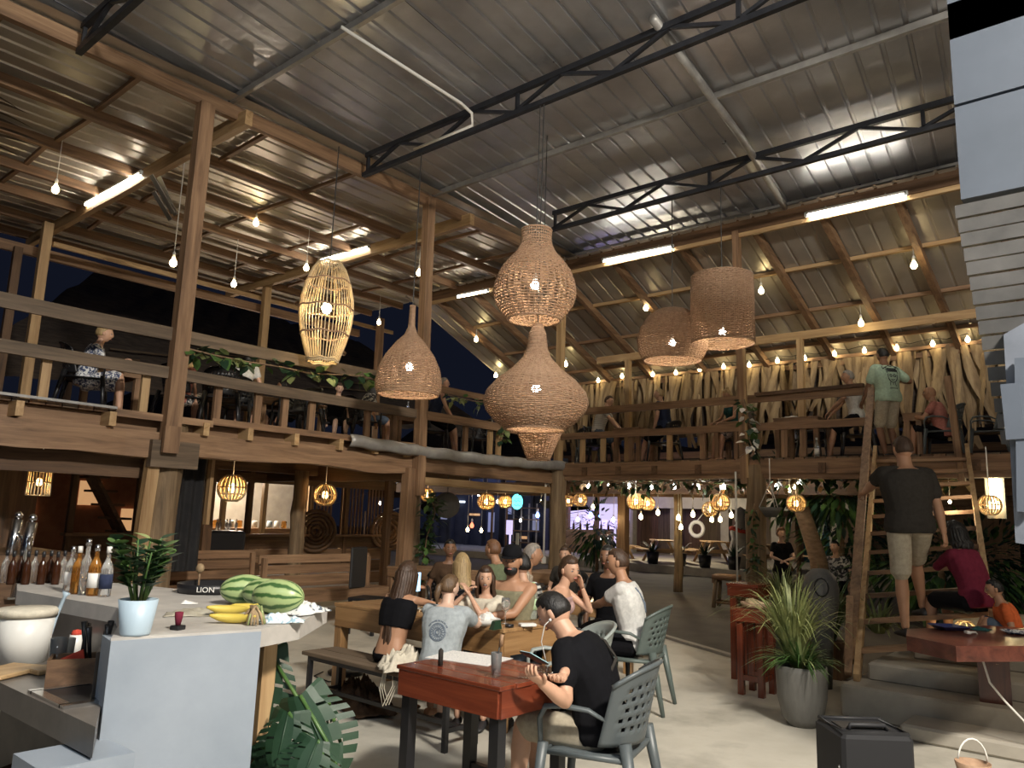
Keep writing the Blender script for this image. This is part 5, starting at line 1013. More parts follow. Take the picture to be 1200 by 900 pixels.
# background diners
def simple(px, py, hz, azd, label, base=0, chair=True, s=1.0, ch='plastic_black', **k):
    L = seatloc(px, py, base, s, hz, azd, k.get('lean', 8), k.get('hunch', 0)); o_, J_ = person(L, azd, label, s, **k)
    if chair: armchair(L, azd, chair if isinstance(chair, str) else 'dark plastic armchair of the '+label[:60].split(' at ')[0], ch)
    return o_, J_
simple(541, 668, 1.03, 60, 'woman with long blond hair seen from behind, beyond the family table', s=.93, chair='dark armchair under the woman with long blond hair', seat=.36, lean=8, skin='fair', hair=('long', 'blond'), hair_len=.42, top='cloth_black', bottom='cloth_black', fem=True, tank=True)
simple(527, 651, 1.06, 230, 'shadowed person with a dark top facing the blond woman', chair='armchair of the shadowed person facing the blond woman', seat=.36, lean=6, skin='brown', hair=('short', 'black'), top='cloth_brown', bottom='cloth_black', fem=True)
simple(577, 645, 1.20, 95, 'ginger-haired man in a green tee turned away, behind the bearded man', chair='armchair of the ginger-haired man', lean=18, skin='tan', hair=('short', 'ginger'), top='cloth_green', bottom='cloth_denim')
simple(611, 662, 1.16, 80, 'person in a black and white striped top just behind the man in the cap', s=.9, chair='armchair of the person in black and white stripes', lean=8, skin='fair', hair=('crop', 'black'), top='stripe_bw', bottom='cloth_black', fem=True)
simple(625, 650, 1.20, -50, 'older man in a striped sand shirt sitting left of the corner post', chair='armchair of the older man in the striped shirt', lean=20, skin='tan', hair=('short', 'grey'), top='stripe_sand', bottom='cloth_khaki', hi=True)
simple(662, 652, 1.08, 200, 'woman half hidden behind the woman in pink, by the corner post', s=.95, chair='armchair hidden behind the woman in pink', seat=.36, lean=10, skin='fair', hair=('bun', 'brown'), top='cloth_charcoal', bottom='cloth_black', fem=True)
simple(712, 656, 1.20, 190, 'dark-haired person in black at the back table with a bottle', chair='armchair at the back table in the dark', lean=12, skin='brown', hair=('short', 'black'), top='cloth_black', bottom='cloth_black')
# standing woman in black across, person in white
q = at(915, 628, x=14.3); Lw_ = Vector((q.x, q.y, 0)); Aw = 215
person(Lw_, Aw, 'smiling woman in a black tee standing with folded hands beyond the grass plant', (q.z/1.59), pose='stand', lean=2, yaw=12, skin='pale', hair=('bob', 'ginger'), top='cloth_black', bottom='cloth_black', legs='long', fem=True, hi=True, lh=(-.02, .22, .98), rh=(.04, .24, .97), face='laugh', lpole=(-1, -.3, -.3), rpole=(1, -.3, -.3))
simple(978, 640, 1.25, 170, 'person in a white patterned shirt resting the chin on a hand, behind the ladder', chair='armchair hidden behind the grass plants', lean=10, skin='fair', hair=('short', 'black'), top='print_marble', bottom='cloth_black')
# 8 man on the ladder
fz, fz2 = rung(1), rung(3)
fA = rung(1)[0].lerp(rung(1)[1], .37)+Vector((0, 0, .03)); fB = rung(2)[0].lerp(rung(2)[1], .50)+Vector((0, 0, .03))
hip = at(1066, 618, x=fA.x-.02); A8 = 38; s8 = 1.02; L8 = Vector((hip.x, hip.y, hip.z-.93*s8))
hl = at(1012, 578, x=hip.x+.35); hr = at(1108, 632, x=hip.x+.12)
m8, J8 = person(L8, A8, 'man in a dark charcoal tee and beige shorts climbing the ladder, seen from behind', s8, pose='stand', lean=3, yaw=4, pitch=-6, skin='tan', hair=('short', 'brown'), top='cloth_charcoal', bottom='cloth_khaki', hi=True, sleeve=.66, shoes='rubber',
    lf=toL(L8, A8, fA+Vector((0, 0, .07))), rf=toL(L8, A8, fB+Vector((0, 0, .07))), lh=toL(L8, A8, hl), rh=toL(L8, A8, hr), lpole=(-.8, -.2, -.8), rpole=(.8, -.6, 0), curl=.9, belly=1.15, wsc=1.16)
# 9 woman in burgundy, boy in orange
q = at(1140, 642, x=8.2); L9 = Vector((8.2, q.y, .5)); A9 = 60
p9, J9 = person(L9, A9, 'dark-haired woman in a burgundy top reaching left, seen over the slab counter', .9, lean=16, yaw=30, pitch=-12, skin='tan', hair=('long', 'black'), hair_len=.10, top='cloth_burgundy', bottom='cloth_black', fem=True, hi=True, longsleeve=True, seat=max(.2, q.z-.5-1.12*.9+.45),
    lh=toL(L9, A9, at(1112, 655, x=8.5)), lpole=(-1, 0, -.5))
q = at(1187, 700, x=8.0); L10 = Vector((8.0, q.y, .5)); person(L10, 110, 'child in an orange tee at the right picture edge', .68, lean=16, pitch=-10, skin='tan', hair=('short', 'black'), top='cloth_orange', bottom='cloth_denim', hi=True, seat=max(.1, q.z-.5-.80*.68))
o = empty('stone_bench', (8.3, 1.0, .5), 0, 'low white bench surface under the lit tray behind the slab counter', 'bench'); part('seat_slab', 'ceramic', o, lambda b: b.box((8.6, 1.15, .58), (.9, 1.5, .08), bev=.01)); part('foot_block', 'concrete_step', o, lambda b: b.box((8.6, 1.1, .52), (.6, 1.1, .045)))
# upper deck, back-left
def upL(px, py, y, azd, label, chair, s=1.0, ch='plastic_black', **k):
    f, u = headoff(s, k.get('lean', 8), k.get('hunch', 0)); hz = at(px, py, y=y); L = Vector((hz.x-f*math.cos(R(azd)), y-f*math.sin(R(azd)), DZ)); person(L, azd, label, s, seat=max(.30, min(.62, hz.z-DZ-u)), **k); y = L.y
    if chair: armchair((L.x, y, DZ), azd, chair, ch)
upL(121, 408, 10.55, -25, 'blond woman in a blue and white printed dress on the upper deck, far left', 'dark armchair of the blond woman in the printed dress upstairs', .98, lean=14, yaw=0, pitch=-6, skin='fair', hair=('bun', 'blond'), top='print_blue_white', bottom='print_blue_white', fem=True, hi=True, dress=True, lh=(-.1, .42, .72), rh=(.1, .42, .70))
upL(221, 420, 11.0, 20, 'person in red print with curly blond hair just right of the tall brown post', 'pierced black armchair right of the tall brown post', .92, lean=5, skin='fair', hair=('curly', 'blond'), top='cloth_salmon', bottom='print_marble', fem=True, hair_len=.2)
upL(292, 418, 11.4, 45, 'person in a white top leaning forward above the deck rail', 'black armchair with a rounded back behind the white top', .95, lean=26, hunch=14, skin='fair', hair=('short', 'black'), top='cloth_white', bottom='cloth_denim')
upL(330, 452, 11.6, 130, 'person in grey sitting low under the cane lantern upstairs', 'black armchair left of the cane lantern foot', .8, lean=20, skin='tan', hair=('short', 'black'), top='cloth_grey', bottom='cloth_black')
upL(398, 455, 11.4, 250, 'person with a pale face half hidden between the deck rails', 'dark armchair between cane lantern and onion lamp', .85, lean=16, pitch=-16, skin='pale', hair=('short', 'brown'), top='cloth_black', bottom='cloth_black')
upL(440, 452, 10.8, -20, 'woman in a grey printed top and denim left of the onion-shaped lamp', 'dark armchair under the onion-shaped lamp', .95, lean=16, skin='tan', hair=('long', 'black'), hair_len=.2, top='print_marble', bottom='cloth_denim', fem=True, legs='short', shoes=None)
upL(521, 440, 10.7, -35, 'balding man in a dark navy tank top right of the onion-shaped lamp', 'black armchair of the balding man in navy', 1.0, lean=14, skin='fair', hair=('buzz', 'grey'), top='cloth_navy', bottom='cloth_black', tank=True, hi=True, lh=(-.18, .42, .72), rh=(.2, .34, .70))
# upper deck, right
def upR(px, py, x, azd, label, chair, s=1.0, ch='plastic_black', pose='sit', **k):
    f, u = headoff(s, k.get('lean', 8), k.get('hunch', 0)); hz = at(px, py, x=x); L = Vector((x-f*math.cos(R(azd)), hz.y-f*math.sin(R(azd)), DZ)); person(L, azd, label, s, seat=max(.25, min(.66, hz.z-DZ-u)), pose=pose, **k); x = L.x
    if chair: armchair((x, L.y, DZ), azd, chair, ch)
    return L
upR(714, 459, 14.0, -70, 'man in a white striped tee leaning over the table left of the squat wicker lamp', 'dark armchair of the man in the striped tee upstairs', 1.0, lean=20, yaw=-14, pitch=-10, skin='fair', hair=('short', 'brown'), top='stripe_white', bottom='cloth_denim', hi=True, lh=(-.1, .5, .80), rh=(.12, .5, .78))
upR(772, 459, 13.9, 95, 'blond man in a navy tee seen from behind below the squat wicker lamp', 'dark armchair of the blond man in navy', 1.0, lean=10, yaw=18, skin='fair', hair=('short', 'blond'), top='cloth_navy', bottom='cloth_black', hi=True)
upR(852, 463, 13.8, 150, 'woman with a topknot and a dark green top beside the drum-shaped lamp post', 'dark armchair of the woman with the topknot', .95, lean=16, pitch=-22, skin='tan', hair=('bun', 'blond'), top='cloth_teal', bottom='print_floral', fem=True, hi=True, tank=True, shoes=None, lh=(-.12, .40, .76), rh=(.14, .40, .76))
upR(993, 437, 13.9, 110, 'man in a white tee and a wristwatch reaching left over the right deck table', 'dark armchair of the man in white on the right deck', 1.02, lean=9, yaw=6, skin='tan', hair=('short', 'grey'), top='cloth_white', bottom='cloth_black', hi=True, lh=(-.14, .55, .72), rh=(.1, .5, .70))
hz = at(1038, 414, x=13.75); Lg = Vector((13.75, hz.y, DZ)); sg = (hz.z-DZ)/1.66
g11, J11 = person(Lg, 55, 'standing person in a mint green tee with a face print on the back, khaki shorts', sg, pose='stand', lean=5, yaw=0, pitch=-10, skin='brown', hair=('short', 'black'), top='cloth_mint', bottom='cloth_khaki', hi=True, sleeve=.75, belly=1.1, wsc=1.12, rh=(.42, .22, 1.28*sg), lh=(-.25, .3, 1.0))
upR(1089, 461, 13.9, 95, 'bald man in a salmon tee turned left on the right deck', 'grey plastic armchair of the bald man in salmon', .98, ch='plastic_grey', lean=14, yaw=10, pitch=4, skin='tan', hair=None, top='cloth_salmon', bottom='cloth_black', hi=True, lh=(-.1, .45, .7), rh=(.1, .42, .7))
for px, x, a_, lab, m_ in ((690, 14.3, 40, 'empty dark armchair at the left end of the right deck', 'plastic_grey'), (1160, 14.2, 100, 'pale grey armchair at the far right end of the deck', 'plastic_grey'), (948, 14.6, -60, 'empty armchair beyond the right deck table with the white tray', 'plastic_black')):
    q = at(px, 520, x=x); armchair((x, q.y, DZ), a_, lab, m_)
for px, y, a_, lab in ((352, 10.7, 200, 'black armchair close to the rail under the cane lantern'), (256, 10.6, 60, 'black armchair right behind the deck rail, left of centre'), (560, 10.9, 160, 'black armchair behind the tarpaulin strip, right of the onion lamp')):
    q = at(px, 500, y=y); armchair((q.x, y, DZ), a_, lab, 'plastic_black')
# black chair with a high back, ground floor
q = at(430, 742, z=0); o = empty('side_chair', (q.x, q.y, 0), R(200), 'tall black wooden side chair standing left of the girl with long hair', 'chair', world=False)
part('seat', 'plastic_black', o, lambda b: b.box((0, 0, .45), (.42, .42, .04), bev=.01)); part('backrest', 'plastic_black', o, lambda b: b.box((0, -.2, .85), (.40, .04, .55), bev=.02))
for sx in (-1, 1):
    for sy in (-1, 1): part('leg', 'plastic_black', o, lambda b: b.box((sx*.18, sy*.18, .22), (.04, .04, .44)))
# upper tables
for x0, x1, y0, y1, lab in ((3.95, 4.75, 10.9, 11.6, 'pale wooden table upstairs beside the blond woman in the printed dress'), (7.0, 8.3, 11.5, 12.1, 'wooden table upstairs behind the middle of the deck rail'), (9.6, 10.2, 11.0, 12.0, 'wooden table upstairs between the onion lamp and the corner')):
    table(x0, x1, y0, y1, .72, 'timber', lab, .08, .10, .03, base=DZ)
for x0, x1, y0, y1, lab in ((13.5, 14.2, 8.1, 8.75, 'wooden table between the two men left of the squat wicker lamp'), (13.5, 14.1, 6.0, 6.5, 'wooden table in front of the woman with the topknot'), (13.4, 14.2, 4.5, 5.3, 'wooden table with the white patterned tray on the right deck'), (13.7, 14.3, 2.95, 3.25, 'wooden table beside the bald man in salmon')):
    table(x0, x1, y0, y1, .74, 'timber', lab, .08, .10, .03, base=DZ)
# ================================================================= BAR IN THE FOREGROUND
def prism(name, mat, pts, dz, parent=None, org=None):
    n = len(pts); b = MB(); b.add([tuple(p) for p in pts]+[(p[0], p[1], p[2]-dz) for p in pts], [tuple(range(n)), tuple(range(2*n-1, n-1, -1))]+[(i, n+i, n+(i+1) % n, (i+1) % n) for i in range(n)]); return b.build(name, mat, parent, org)
def Zp(px, py, z): return at(px, py, z=z)
BH = 1.10
bar = empty('bar_counter', (1.9, 3.2, 0), 0, 'blue-grey plastered bar counter with a pale top in the left foreground', 'counter')
FL, FR, TN, TF = Zp(130, 748, BH), Zp(306, 737, BH), Zp(352, 729, BH), Zp(384, 712, BH)
prism('top_slab', 'bar_edge', [FL, FR, TN, TF, Zp(262, 696, BH), Zp(150, 684, BH), Zp(20, 678, BH), Zp(20, 692, BH), Zp(138, 712, BH), Zp(142, 728, BH)], .075, bar)
wl = (FR-FL); wn = Vector((wl.y, -wl.x, 0)).normalized(); 
prism('front_wall', 'bar_plaster', [FL-Vector((0, 0, .01))+wn*.006, FR-Vector((0, 0, .01))+wn*.006, FR-wn*.16-Vector((0, 0, .01)), FL-wn*.16-Vector((0, 0, .01))], 1.09, bar)
l0, l1 = Zp(20, 692, BH), Zp(138, 712, BH)
prism('ledge_wall', 'counter_stone', [l0-Vector((0, 0, .075)), l1-Vector((0, 0, .075)), Vector((FL.x+.02, FL.y+.16, BH-.075)), Vector((FL.x+.1, FL.y+.2, BH-.075)), l1+Vector((.12, .02, -.075)), l0+Vector((.1, .1, -.075))], 1.0, bar)
q = Zp(318, 735, BH); part('bracket_post', 'pine_Z', bar, lambda b: b.box((TN.x-.02, TN.y+.22, .51), (.07, .07, 1.02)))
part('wall_stub', 'bar_plaster', bar, lambda b: b.box((FL.x-.12, FL.y-.10, .37), (.30, .26, .74)))
lc = empty('low_counter', (1.2, 4, 0), 0, 'dark stone worktop with a steel sink at the left picture edge', 'counter')
prism('worktop', 'counter_stone', [Zp(-130, 745, .85), Zp(0, 800, .85), Zp(112, 852, .85), Vector((FL.x, FL.y+.02, .85)), Vector((l1.x-.01, l1.y, .85)), Vector((l0.x-.01, l0.y, .85)), Zp(-130, 702, .85)], .10, lc)
for x, y in ((.95, 4.1), (1.28, 3.3), (.4, 5.2)): part('support', 'counter_stone', lc, lambda b: b.box((x+.12, y+.12, .37), (.10, .10, .74)))
sk = Zp(105, 818, .85); rs = Matrix.Rotation(R(20), 3, 'Z')
b = MB(); zt = .856
for (x, y, sx_, sy_) in ((0, .16, .44, .04), (0, -.16, .44, .04), (.2, 0, .04, .30), (-.2, 0, .04, .30)): b.box((sk.x+x+.08, sk.y+y+.06, zt), (sx_, sy_, .012))
b.build('sink_rim', 'chrome', lc); part('sink_bowl', 'plastic_black', lc, lambda b: b.box((sk.x+.08, sk.y+.06, .857), (.35, .27, .004)))
def drop(name, mat, px, py, z, label, cat, prof, seg=16, group=None, mi2=None, **k):
    q = Zp(px, py, z); b = MB(); b.lathe(prof, (q.x, q.y, z), seg, **k); o = b.build(name, mat, None, (q.x, q.y, z)); return tag(o, label, cat, group)
WT = .851
# white bucket with lid
q = Zp(25, 775, WT); o = empty('bucket', (q.x, q.y, WT), 0, 'cream lidded bucket standing on the low worktop', 'bucket')
part('body', 'ceramic', o, lambda b: b.lathe([(.105, 0), (.12, .21)], (q.x, q.y, WT), 24)); part('lid', 'cloth_cream', o, lambda b: b.lathe([(.128, .21), (.130, .235), (.12, .245), (0, .247)], (q.x, q.y, WT), 24))
q = Zp(8, 790, WT); tag(MB().box((q.x, q.y, WT+.012), (.26, .18, .02), R(30), bev=.005).build('cutting_board', 'pine_X', None, (q.x, q.y, WT)), 'pale wooden cutting board in front of the cream bucket', 'board')
q = Zp(48, 790, WT); tag(MB().box((q.x+.03, q.y+.03, WT+.012), (.14, .12, .022), R(10), bev=.005).build('cutting_board', 'pine_X', None, (q.x, q.y, WT)), 'second smaller cutting board right of the cream bucket', 'board')
# grey-blue squeeze tool leaning
a_, b_ = Zp(46, 768, WT+.02), at(78, 694, d=3.75); tag(MB().tube([a_, a_.lerp(b_, .35), a_.lerp(b_, .6), a_.lerp(b_, .93), b_], [.024, .026, .015, .013, .028], 10, ell=.6).build('bottle_opener_tool', 'pot_blue', None, a_), 'long blue-grey citrus press leaning on the cream bucket', 'press')
# glass cup, brown box with fruit
for px, py, r, h, lab in ((64, 796, .035, .17, 'tall clear glass left of the brown box'), (74, 786, .036, .14, 'second clear glass behind the brown box corner')):
    q = Zp(px, py, WT); b = MB(); b.lathe([(0, .004), (r*.85, .004), (r, h), (r-.003, h), (r*.8, .012), (0, .012)], (q.x, q.y, WT), 16); tag(b.build('drinking_glass', 'glass', None, (q.x, q.y, WT)), lab, 'glass')
q = Zp(96, 800, WT); bx = Vector((q.x, q.y, WT)); rz_ = Matrix.Rotation(R(-25), 3, 'Z'); o = empty('tool_box', bx, 0, 'brown wooden box holding a melon slice and bar tools beside the sink', 'box')
for c_, d_ in (((0, .075, .055), (.26, .012, .11)), ((0, -.075, .055), (.26, .012, .11)), ((.125, 0, .055), (.012, .15, .11)), ((-.125, 0, .055), (.012, .15, .11)), ((0, 0, .006), (.26, .15, .012))): part('side_board', 'dark_timber_X', o, lambda b: b.box(bx+rz_@Vector(c_), d_, rot=rz_))
b = MB(); b.add([bx+rz_@Vector(v) for v in ((-.09, -.03, .10), (.0, -.03, .10), (-.01, -.03, .135), (-.09, .01, .10), (.0, .01, .10), (-.01, .01, .135))], [(0, 1, 2), (5, 4, 3), (0, 2, 5, 3), (1, 4, 5, 2), (0, 3, 4, 1)]); tag(b.build('melon_slice', 'cloth_red', None, bx+Vector((0, 0, .1))), 'red melon slice lying in the brown box', 'fruit')
for k in range(6):
    p0 = bx+rz_@Vector((-.02+.022*k, .03, .05)); p1 = p0+Vector((rnd.uniform(-.05, .05), rnd.uniform(-.02, .04), .17+.03*rnd.random())); tag(MB().tube([p0, p0.lerp(p1, .6), p1], [.006, .008, .014], 6).build('bar_tool', 'plastic_black', None, p0), 'black bar tool standing in the brown box', 'tool', 'black bar tools in the brown box')
q = Zp(87, 768, WT); b = MB(); b.lathe([(.03, .0), (.032, .1)], (q.x, q.y, WT), 12); b.lathe([(.028, .1), (.02, .12), (0, .125)], (q.x, q.y, WT), 12, mi=1); tag(b.build('sauce_cup', ['ceramic', 'cloth_red'], None, (q.x, q.y, WT)), 'white cup with red content behind the brown box', 'cup')
q = Zp(92, 745, WT); tag(MB().box((q.x, q.y, WT+.15), (.05, .05, .3)).build('straw_holder', 'plastic_black', None, (q.x, q.y, WT)), 'black straw holder against the ledge wall', 'holder')
# liquor bottles on the ledge
BP = {'round': [(.036, 0), (.038, .01), (.038, .17), (.030, .205), (.014, .235), (.013, .29), (.016, .29), (.016, .31), (0, .312)], 'slim': [(.030, 0), (.031, .2), (.013, .24), (.012, .31), (.015, .33), (0, .331)]}
def bottle(px, py, z, mat, kind, label, sc=1, cap='chrome', lab=None, x=None, group=None):
    q = Zp(px, py, z) if x is None else x; p = [(r*sc, h*sc) for r, h in BP[kind]]; o = empty('bottle', (q.x, q.y, z), 0, label, 'bottle', group)
    part('glass_body', mat, o, lambda b: b.lathe(p, (q.x, q.y, z), 14)); top = p[-1][1]
    part('cap', cap, o, lambda b: b.lathe([(.0165*sc, top-.03), (.0165*sc, top+.004), (0, top+.005)], (q.x, q.y, z), 12))
    if lab: part('label', lab, o, lambda b: b.lathe([(p[2][0]+.0008, .05*sc), (p[2][0]+.0008, .14*sc)], (q.x, q.y, z), 14))
    return o
for px, py, m_, kd, lab, sc, cp, lb in ((80, 694, 'glass', 'round', 'clear bottle with a grey pourer, leftmost of the liquor bottles on the ledge', 1.0, 'chrome', 'paper'), (88, 696, 'glass_amber', 'round', 'amber bottle in the liquor row on the ledge', 1.02, 'cord_white', None), (97, 697, 'glass', 'slim', 'tall clear slim bottle in the middle of the liquor row', 1.12, 'chrome', None), (108, 698, 'glass_amber', 'round', 'bottle with golden liquor and a steel pourer', 1.08, 'chrome', 'paper'), (122, 699, 'glass', 'round', 'clear bottle with a dark blue label, rightmost of the liquor row', 1.05, 'cord_white', 'cloth_navy')):
    bottle(px, py, BH, m_, kd, lab, sc*.80, cp, lb)
for k, px in enumerate((4, 12, 21, 29, 38, 47, 56, 64, 72)): bottle(px, 680, BH, ('glass', 'glass_brown', 'glass_brown', 'glass_brown')[k % 4], 'round', 'dark bottle in the dim row behind the cream bucket', .62, 'plastic_black', None, Zp(px, 683+(k % 2)*2, BH), 'dim bottles behind the bucket')
# bottles under the counter
for px, py, lab in ((16, 900, 'pinkish jar under the low worktop, left'), (64, 905, 'dark red jar under the low worktop, middle'), (104, 908, 'dark jar under the low worktop by the wall stub')):
    q = at(px, py, d=2.95); b = MB(); b.lathe([(.045, 0), (.05, .02), (.05, .12), (.03, .15), (.03, .17), (0, .172)], (q.x, q.y, .30), 14); tag(b.build('jar', 'glass_brown' if px > 30 else 'cloth_salmon', None, (q.x, q.y, .30)), lab, 'jar')
tag(MB().box((1.25, 3.85, .28), (.9, 1.4, .04), R(-60)).build('under_shelf', 'dark_timber_X', None, (1.25, 3.85, .28)), 'dark shelf under the low worktop holding jars', 'shelf')
# potted plant on the bar
q = Zp(158, 744, BH); o = empty('potted_plant', (q.x, q.y, BH), 0, 'leafy green plant in a pale blue pot on the bar', 'plant')
part('pot', 'pot_blue', o, lambda b: b.lathe([(.052, .001), (.055, .01), (.073, .135), (.068, .135), (.052, .03), (0, .03)], (q.x, q.y, BH), 28)); part('soil', 'trunk', o, lambda b: b.lathe([(.066, .118), (0, .122)], (q.x, q.y, BH), 20))
def leaf(b, base, d, up, L, W, fold=.15, droop=.2, n=6, mi=0, tipw=0):
    d = Vector(d).normalized(); up = Vector(up); sd = d.cross(up)
    if sd.length < 1e-3: sd = Vector((1, 0, 0))
    sd.normalize(); up = sd.cross(d); vs = []; fs = []
    for i in range(n+1):
        t = i/n; w_ = W*(math.sin(math.pi*min(1, t*1.02)**.8)*.5+tipw*.0) ; c = Vector(base)+d*L*t-Vector((0, 0, 1))*droop*L*t*t
        vs += [c-sd*w_+up*fold*w_, c, c+sd*w_+up*fold*w_]
    for i in range(n): fs += [(i*3, i*3+1, i*3+4, i*3+3), (i*3+1, i*3+2, i*3+5, i*3+4)]
    b.add(vs, fs, mi, True)
rg = random.Random(3)
for k in range(13):
    a = rg.uniform(0, 6.28); el = rg.uniform(.1, .75); tip = Vector((math.cos(a)*el*.16, math.sin(a)*el*.16, .16+.10*rg.random())); b0_ = Vector((q.x+.02*math.cos(a), q.y+.02*math.sin(a), BH+.12))
    s_ = MB(); s_.tube([b0_, b0_+tip*.5+Vector((0, 0, .02)), b0_+tip], [.006, .005, .003], 6); st_ = s_.build('stem', 'leaf', o)
    for i in range(8):
        t = .25+.1*i; p = b0_+tip*t+Vector((0, 0, .02*math.sin(t*3))); sg = 1 if i % 2 else -1; dd = Vector((math.cos(a+sg*1.3), math.sin(a+sg*1.3), .5)); b = MB(); leaf(b, p, dd, (0, 0, 1), .085, .052, droop=.15); b.build('leaf', ('leaf_dark', 'leaf')[(k+i) % 2] if k != 5 else 'leaf_pale', st_)
# watermelons
for px, py, lab, az_, sc in ((288, 707, 'left watermelon on the bar', 20, 1.0), (312, 711, 'middle watermelon, half hidden behind the right one', -8, .95), (327, 718, 'right watermelon lying in front of the white cloth', -12, 1.06)):
    q = Zp(px, py+2, BH); b = MB(); b.ball((0, 0, 0), (.125*sc, .078*sc, .078*sc), 36, 18); o = b.build('watermelon', 'melon_rind'); o.location = (q.x, q.y+.02, BH+.077*sc); o.rotation_euler = (0, 0, R(az_-49)); tag(o, lab, 'watermelon', 'watermelons on the bar')
# bananas: two bunch pieces
for px, py, lab, az_, dz in ((271, 732, 'front banana lying on the bar edge', -50, 0), (267, 724, 'back banana touching the left watermelon', -42, .01), (284, 722, 'short banana stub beside the stems', -20, .012)):
    q = Zp(px, py, BH); r_ = Matrix.Rotation(R(az_), 3, 'Z'); L_ = .085 if 'stub' not in lab else .05
    b = MB(); b.tube([Vector((q.x, q.y, BH+.022+dz))+r_@Vector((L_*t, .03*(1-t*t), .012*t*t)) for t in (-1.12, -1, -.7, -.35, 0, .35, .7, 1, 1.25)], [.005, .009, .017, .020, .021, .020, .016, .008, .005], 8); tag(b.build('banana', 'banana_skin', None, (q.x, q.y, BH)), lab, 'banana', 'bananas on the bar')
q = Zp(297, 732, BH); o = empty('stem_bunch', (q.x, q.y, BH), 0, 'bunch of dry brownish banana stems and leaves beside the bananas', 'fruit')
for k in range(14):
    a = rg.uniform(0, 6.28); p0 = Vector((q.x, q.y, BH+.05)); part('stem', 'palm_dry' if k % 3 else 'leaf_pale', o, lambda b: b.tube([p0+Vector((rg.uniform(-.02, .02), rg.uniform(-.02, .02), .03)), p0+Vector((.035*math.cos(a), .035*math.sin(a), -.005)), p0+Vector((.05*math.cos(a), .05*math.sin(a), -.045))], [.005, .007, .004], 5))
# draped cloths
def crumple(name, c, sx_, sy_, h, mat, label, cat, seed, az_=0, flatten=0):
    rm = Matrix.Rotation(R(az_), 3, 'Z'); 
    def f(u, v):
        x, y = (u-.5)*sx_, (v-.5)*sy_; e = min(u, 1-u, v, 1-v)*4; z = h*(.55+.6*noise.noise(Vector((x*14+seed, y*14, seed)))+.5*abs(noise.noise(Vector((x*30, y*30+seed, 2)))))*min(1, e+.15)
        return Vector(c)+rm@Vector((x*(1+.15*noise.noise(Vector((u*4, v*4, seed)))), y*(1+.2*noise.noise(Vector((u*4, v*4, seed+4)))), max(.004, z)))
    b = MB(); b.grid(f, 36, 26); o = b.build(name, mat, None, c); solid(o, .003); return tag(o, label, cat)
q = Zp(358, 718, BH+.0); crumple('cloth', (q.x-.03, q.y, BH+.001), .24, .20, .055, 'towel_stripe', 'crumpled white cloth with dark stripes at the tip of the bar', 'cloth', 3, 20)
q = Zp(331, 730, BH); crumple('cloth', (q.x, q.y+.01, BH+.001), .20, .10, .04, 'towel_blue', 'folded pale blue and white towel in front of the watermelons', 'cloth', 8, -35)
q = Zp(235, 722, BH); crumple('bag', (q.x, q.y+.05, BH+.001), .26, .16, .03, 'plastic_sheet', 'flat greyish plastic bag left of the bananas', 'bag', 12, -30)
q = Zp(222, 708, BH); crumple('napkin', (q.x, q.y, BH+.001), .08, .05, .02, 'paper', 'small white paper napkin beside the drinks tray', 'napkin', 5, -30)
# drinks tray with lettering
q = Zp(247, 694, BH); o = empty('drinks_tray', (q.x, q.y, BH), 0, 'round black drinks tray with white lettering on its rim', 'tray')
TRR = .185; part('rim', 'plastic_black', o, lambda b: b.lathe([(0, .003), (TRR, .003), (TRR+.006, .055), (TRR-.002, .055), (TRR-.008, .01), (0, .01)], (q.x, q.y, BH), 40))
def text_mesh(s, size, depth=.001, align='CENTER'):
    c = bpy.data.curves.new('t', 'FONT'); c.body = s; c.size = size; c.extrude = depth; c.align_x = align; c.align_y = 'CENTER'; c.resolution_u = 3
    ob = bpy.data.objects.new('t', c); COL.objects.link(ob); dg = bpy.context.evaluated_depsgraph_get(); me = bpy.data.meshes.new_from_object(ob.evaluated_get(dg)); b = MB(); b.v = [tuple(v.co) for v in me.vertices]; b.f = [tuple(p.vertices) for p in me.polygons]; b.m = [0]*len(b.f); b.sm = [False]*len(b.f)
    bpy.data.objects.remove(ob); return b
tb = text_mesh('LION', .042); ca = math.atan2(-q.y, -q.x)-.16; tb.v = [(q.x+(TRR+.005+z)*math.cos(ca+x/TRR), q.y+(TRR+.005+z)*math.sin(ca+x/TRR), BH+.03+y) for x, y, z in tb.v]; tb.build('lettering', 'cord_white', o)
q = Zp(208, 738, BH); o = empty('bottle', (q.x, q.y, BH), 0, 'small glass with red drink on a black coaster behind the bar edge', 'glass'); part('coaster', 'plastic_black', o, lambda b: b.box((q.x, q.y, BH+.009), (.045, .045, .018), R(20), bev=.003)); part('drink', 'cloth_burgundy', o, lambda b: b.lathe([(.010, .019), (.015, .045), (.017, .07), (.006, .072)], (q.x, q.y, BH), 12)); o.name = 'shot_glass'
q = Zp(232, 692, BH); o = empty('flower_stem', (q.x, q.y, BH), 0, 'pale dried flower bud on a thin stem behind the drinks tray', 'flower'); part('stem', 'trunk', o, lambda b: b.tube([(q.x, q.y, BH), (q.x, q.y, BH+.11)], .006, 6)); part('bud', 'palm_dry', o, lambda b: b.ball((q.x, q.y, BH+.13), (.025, .025, .03), 10, 8))
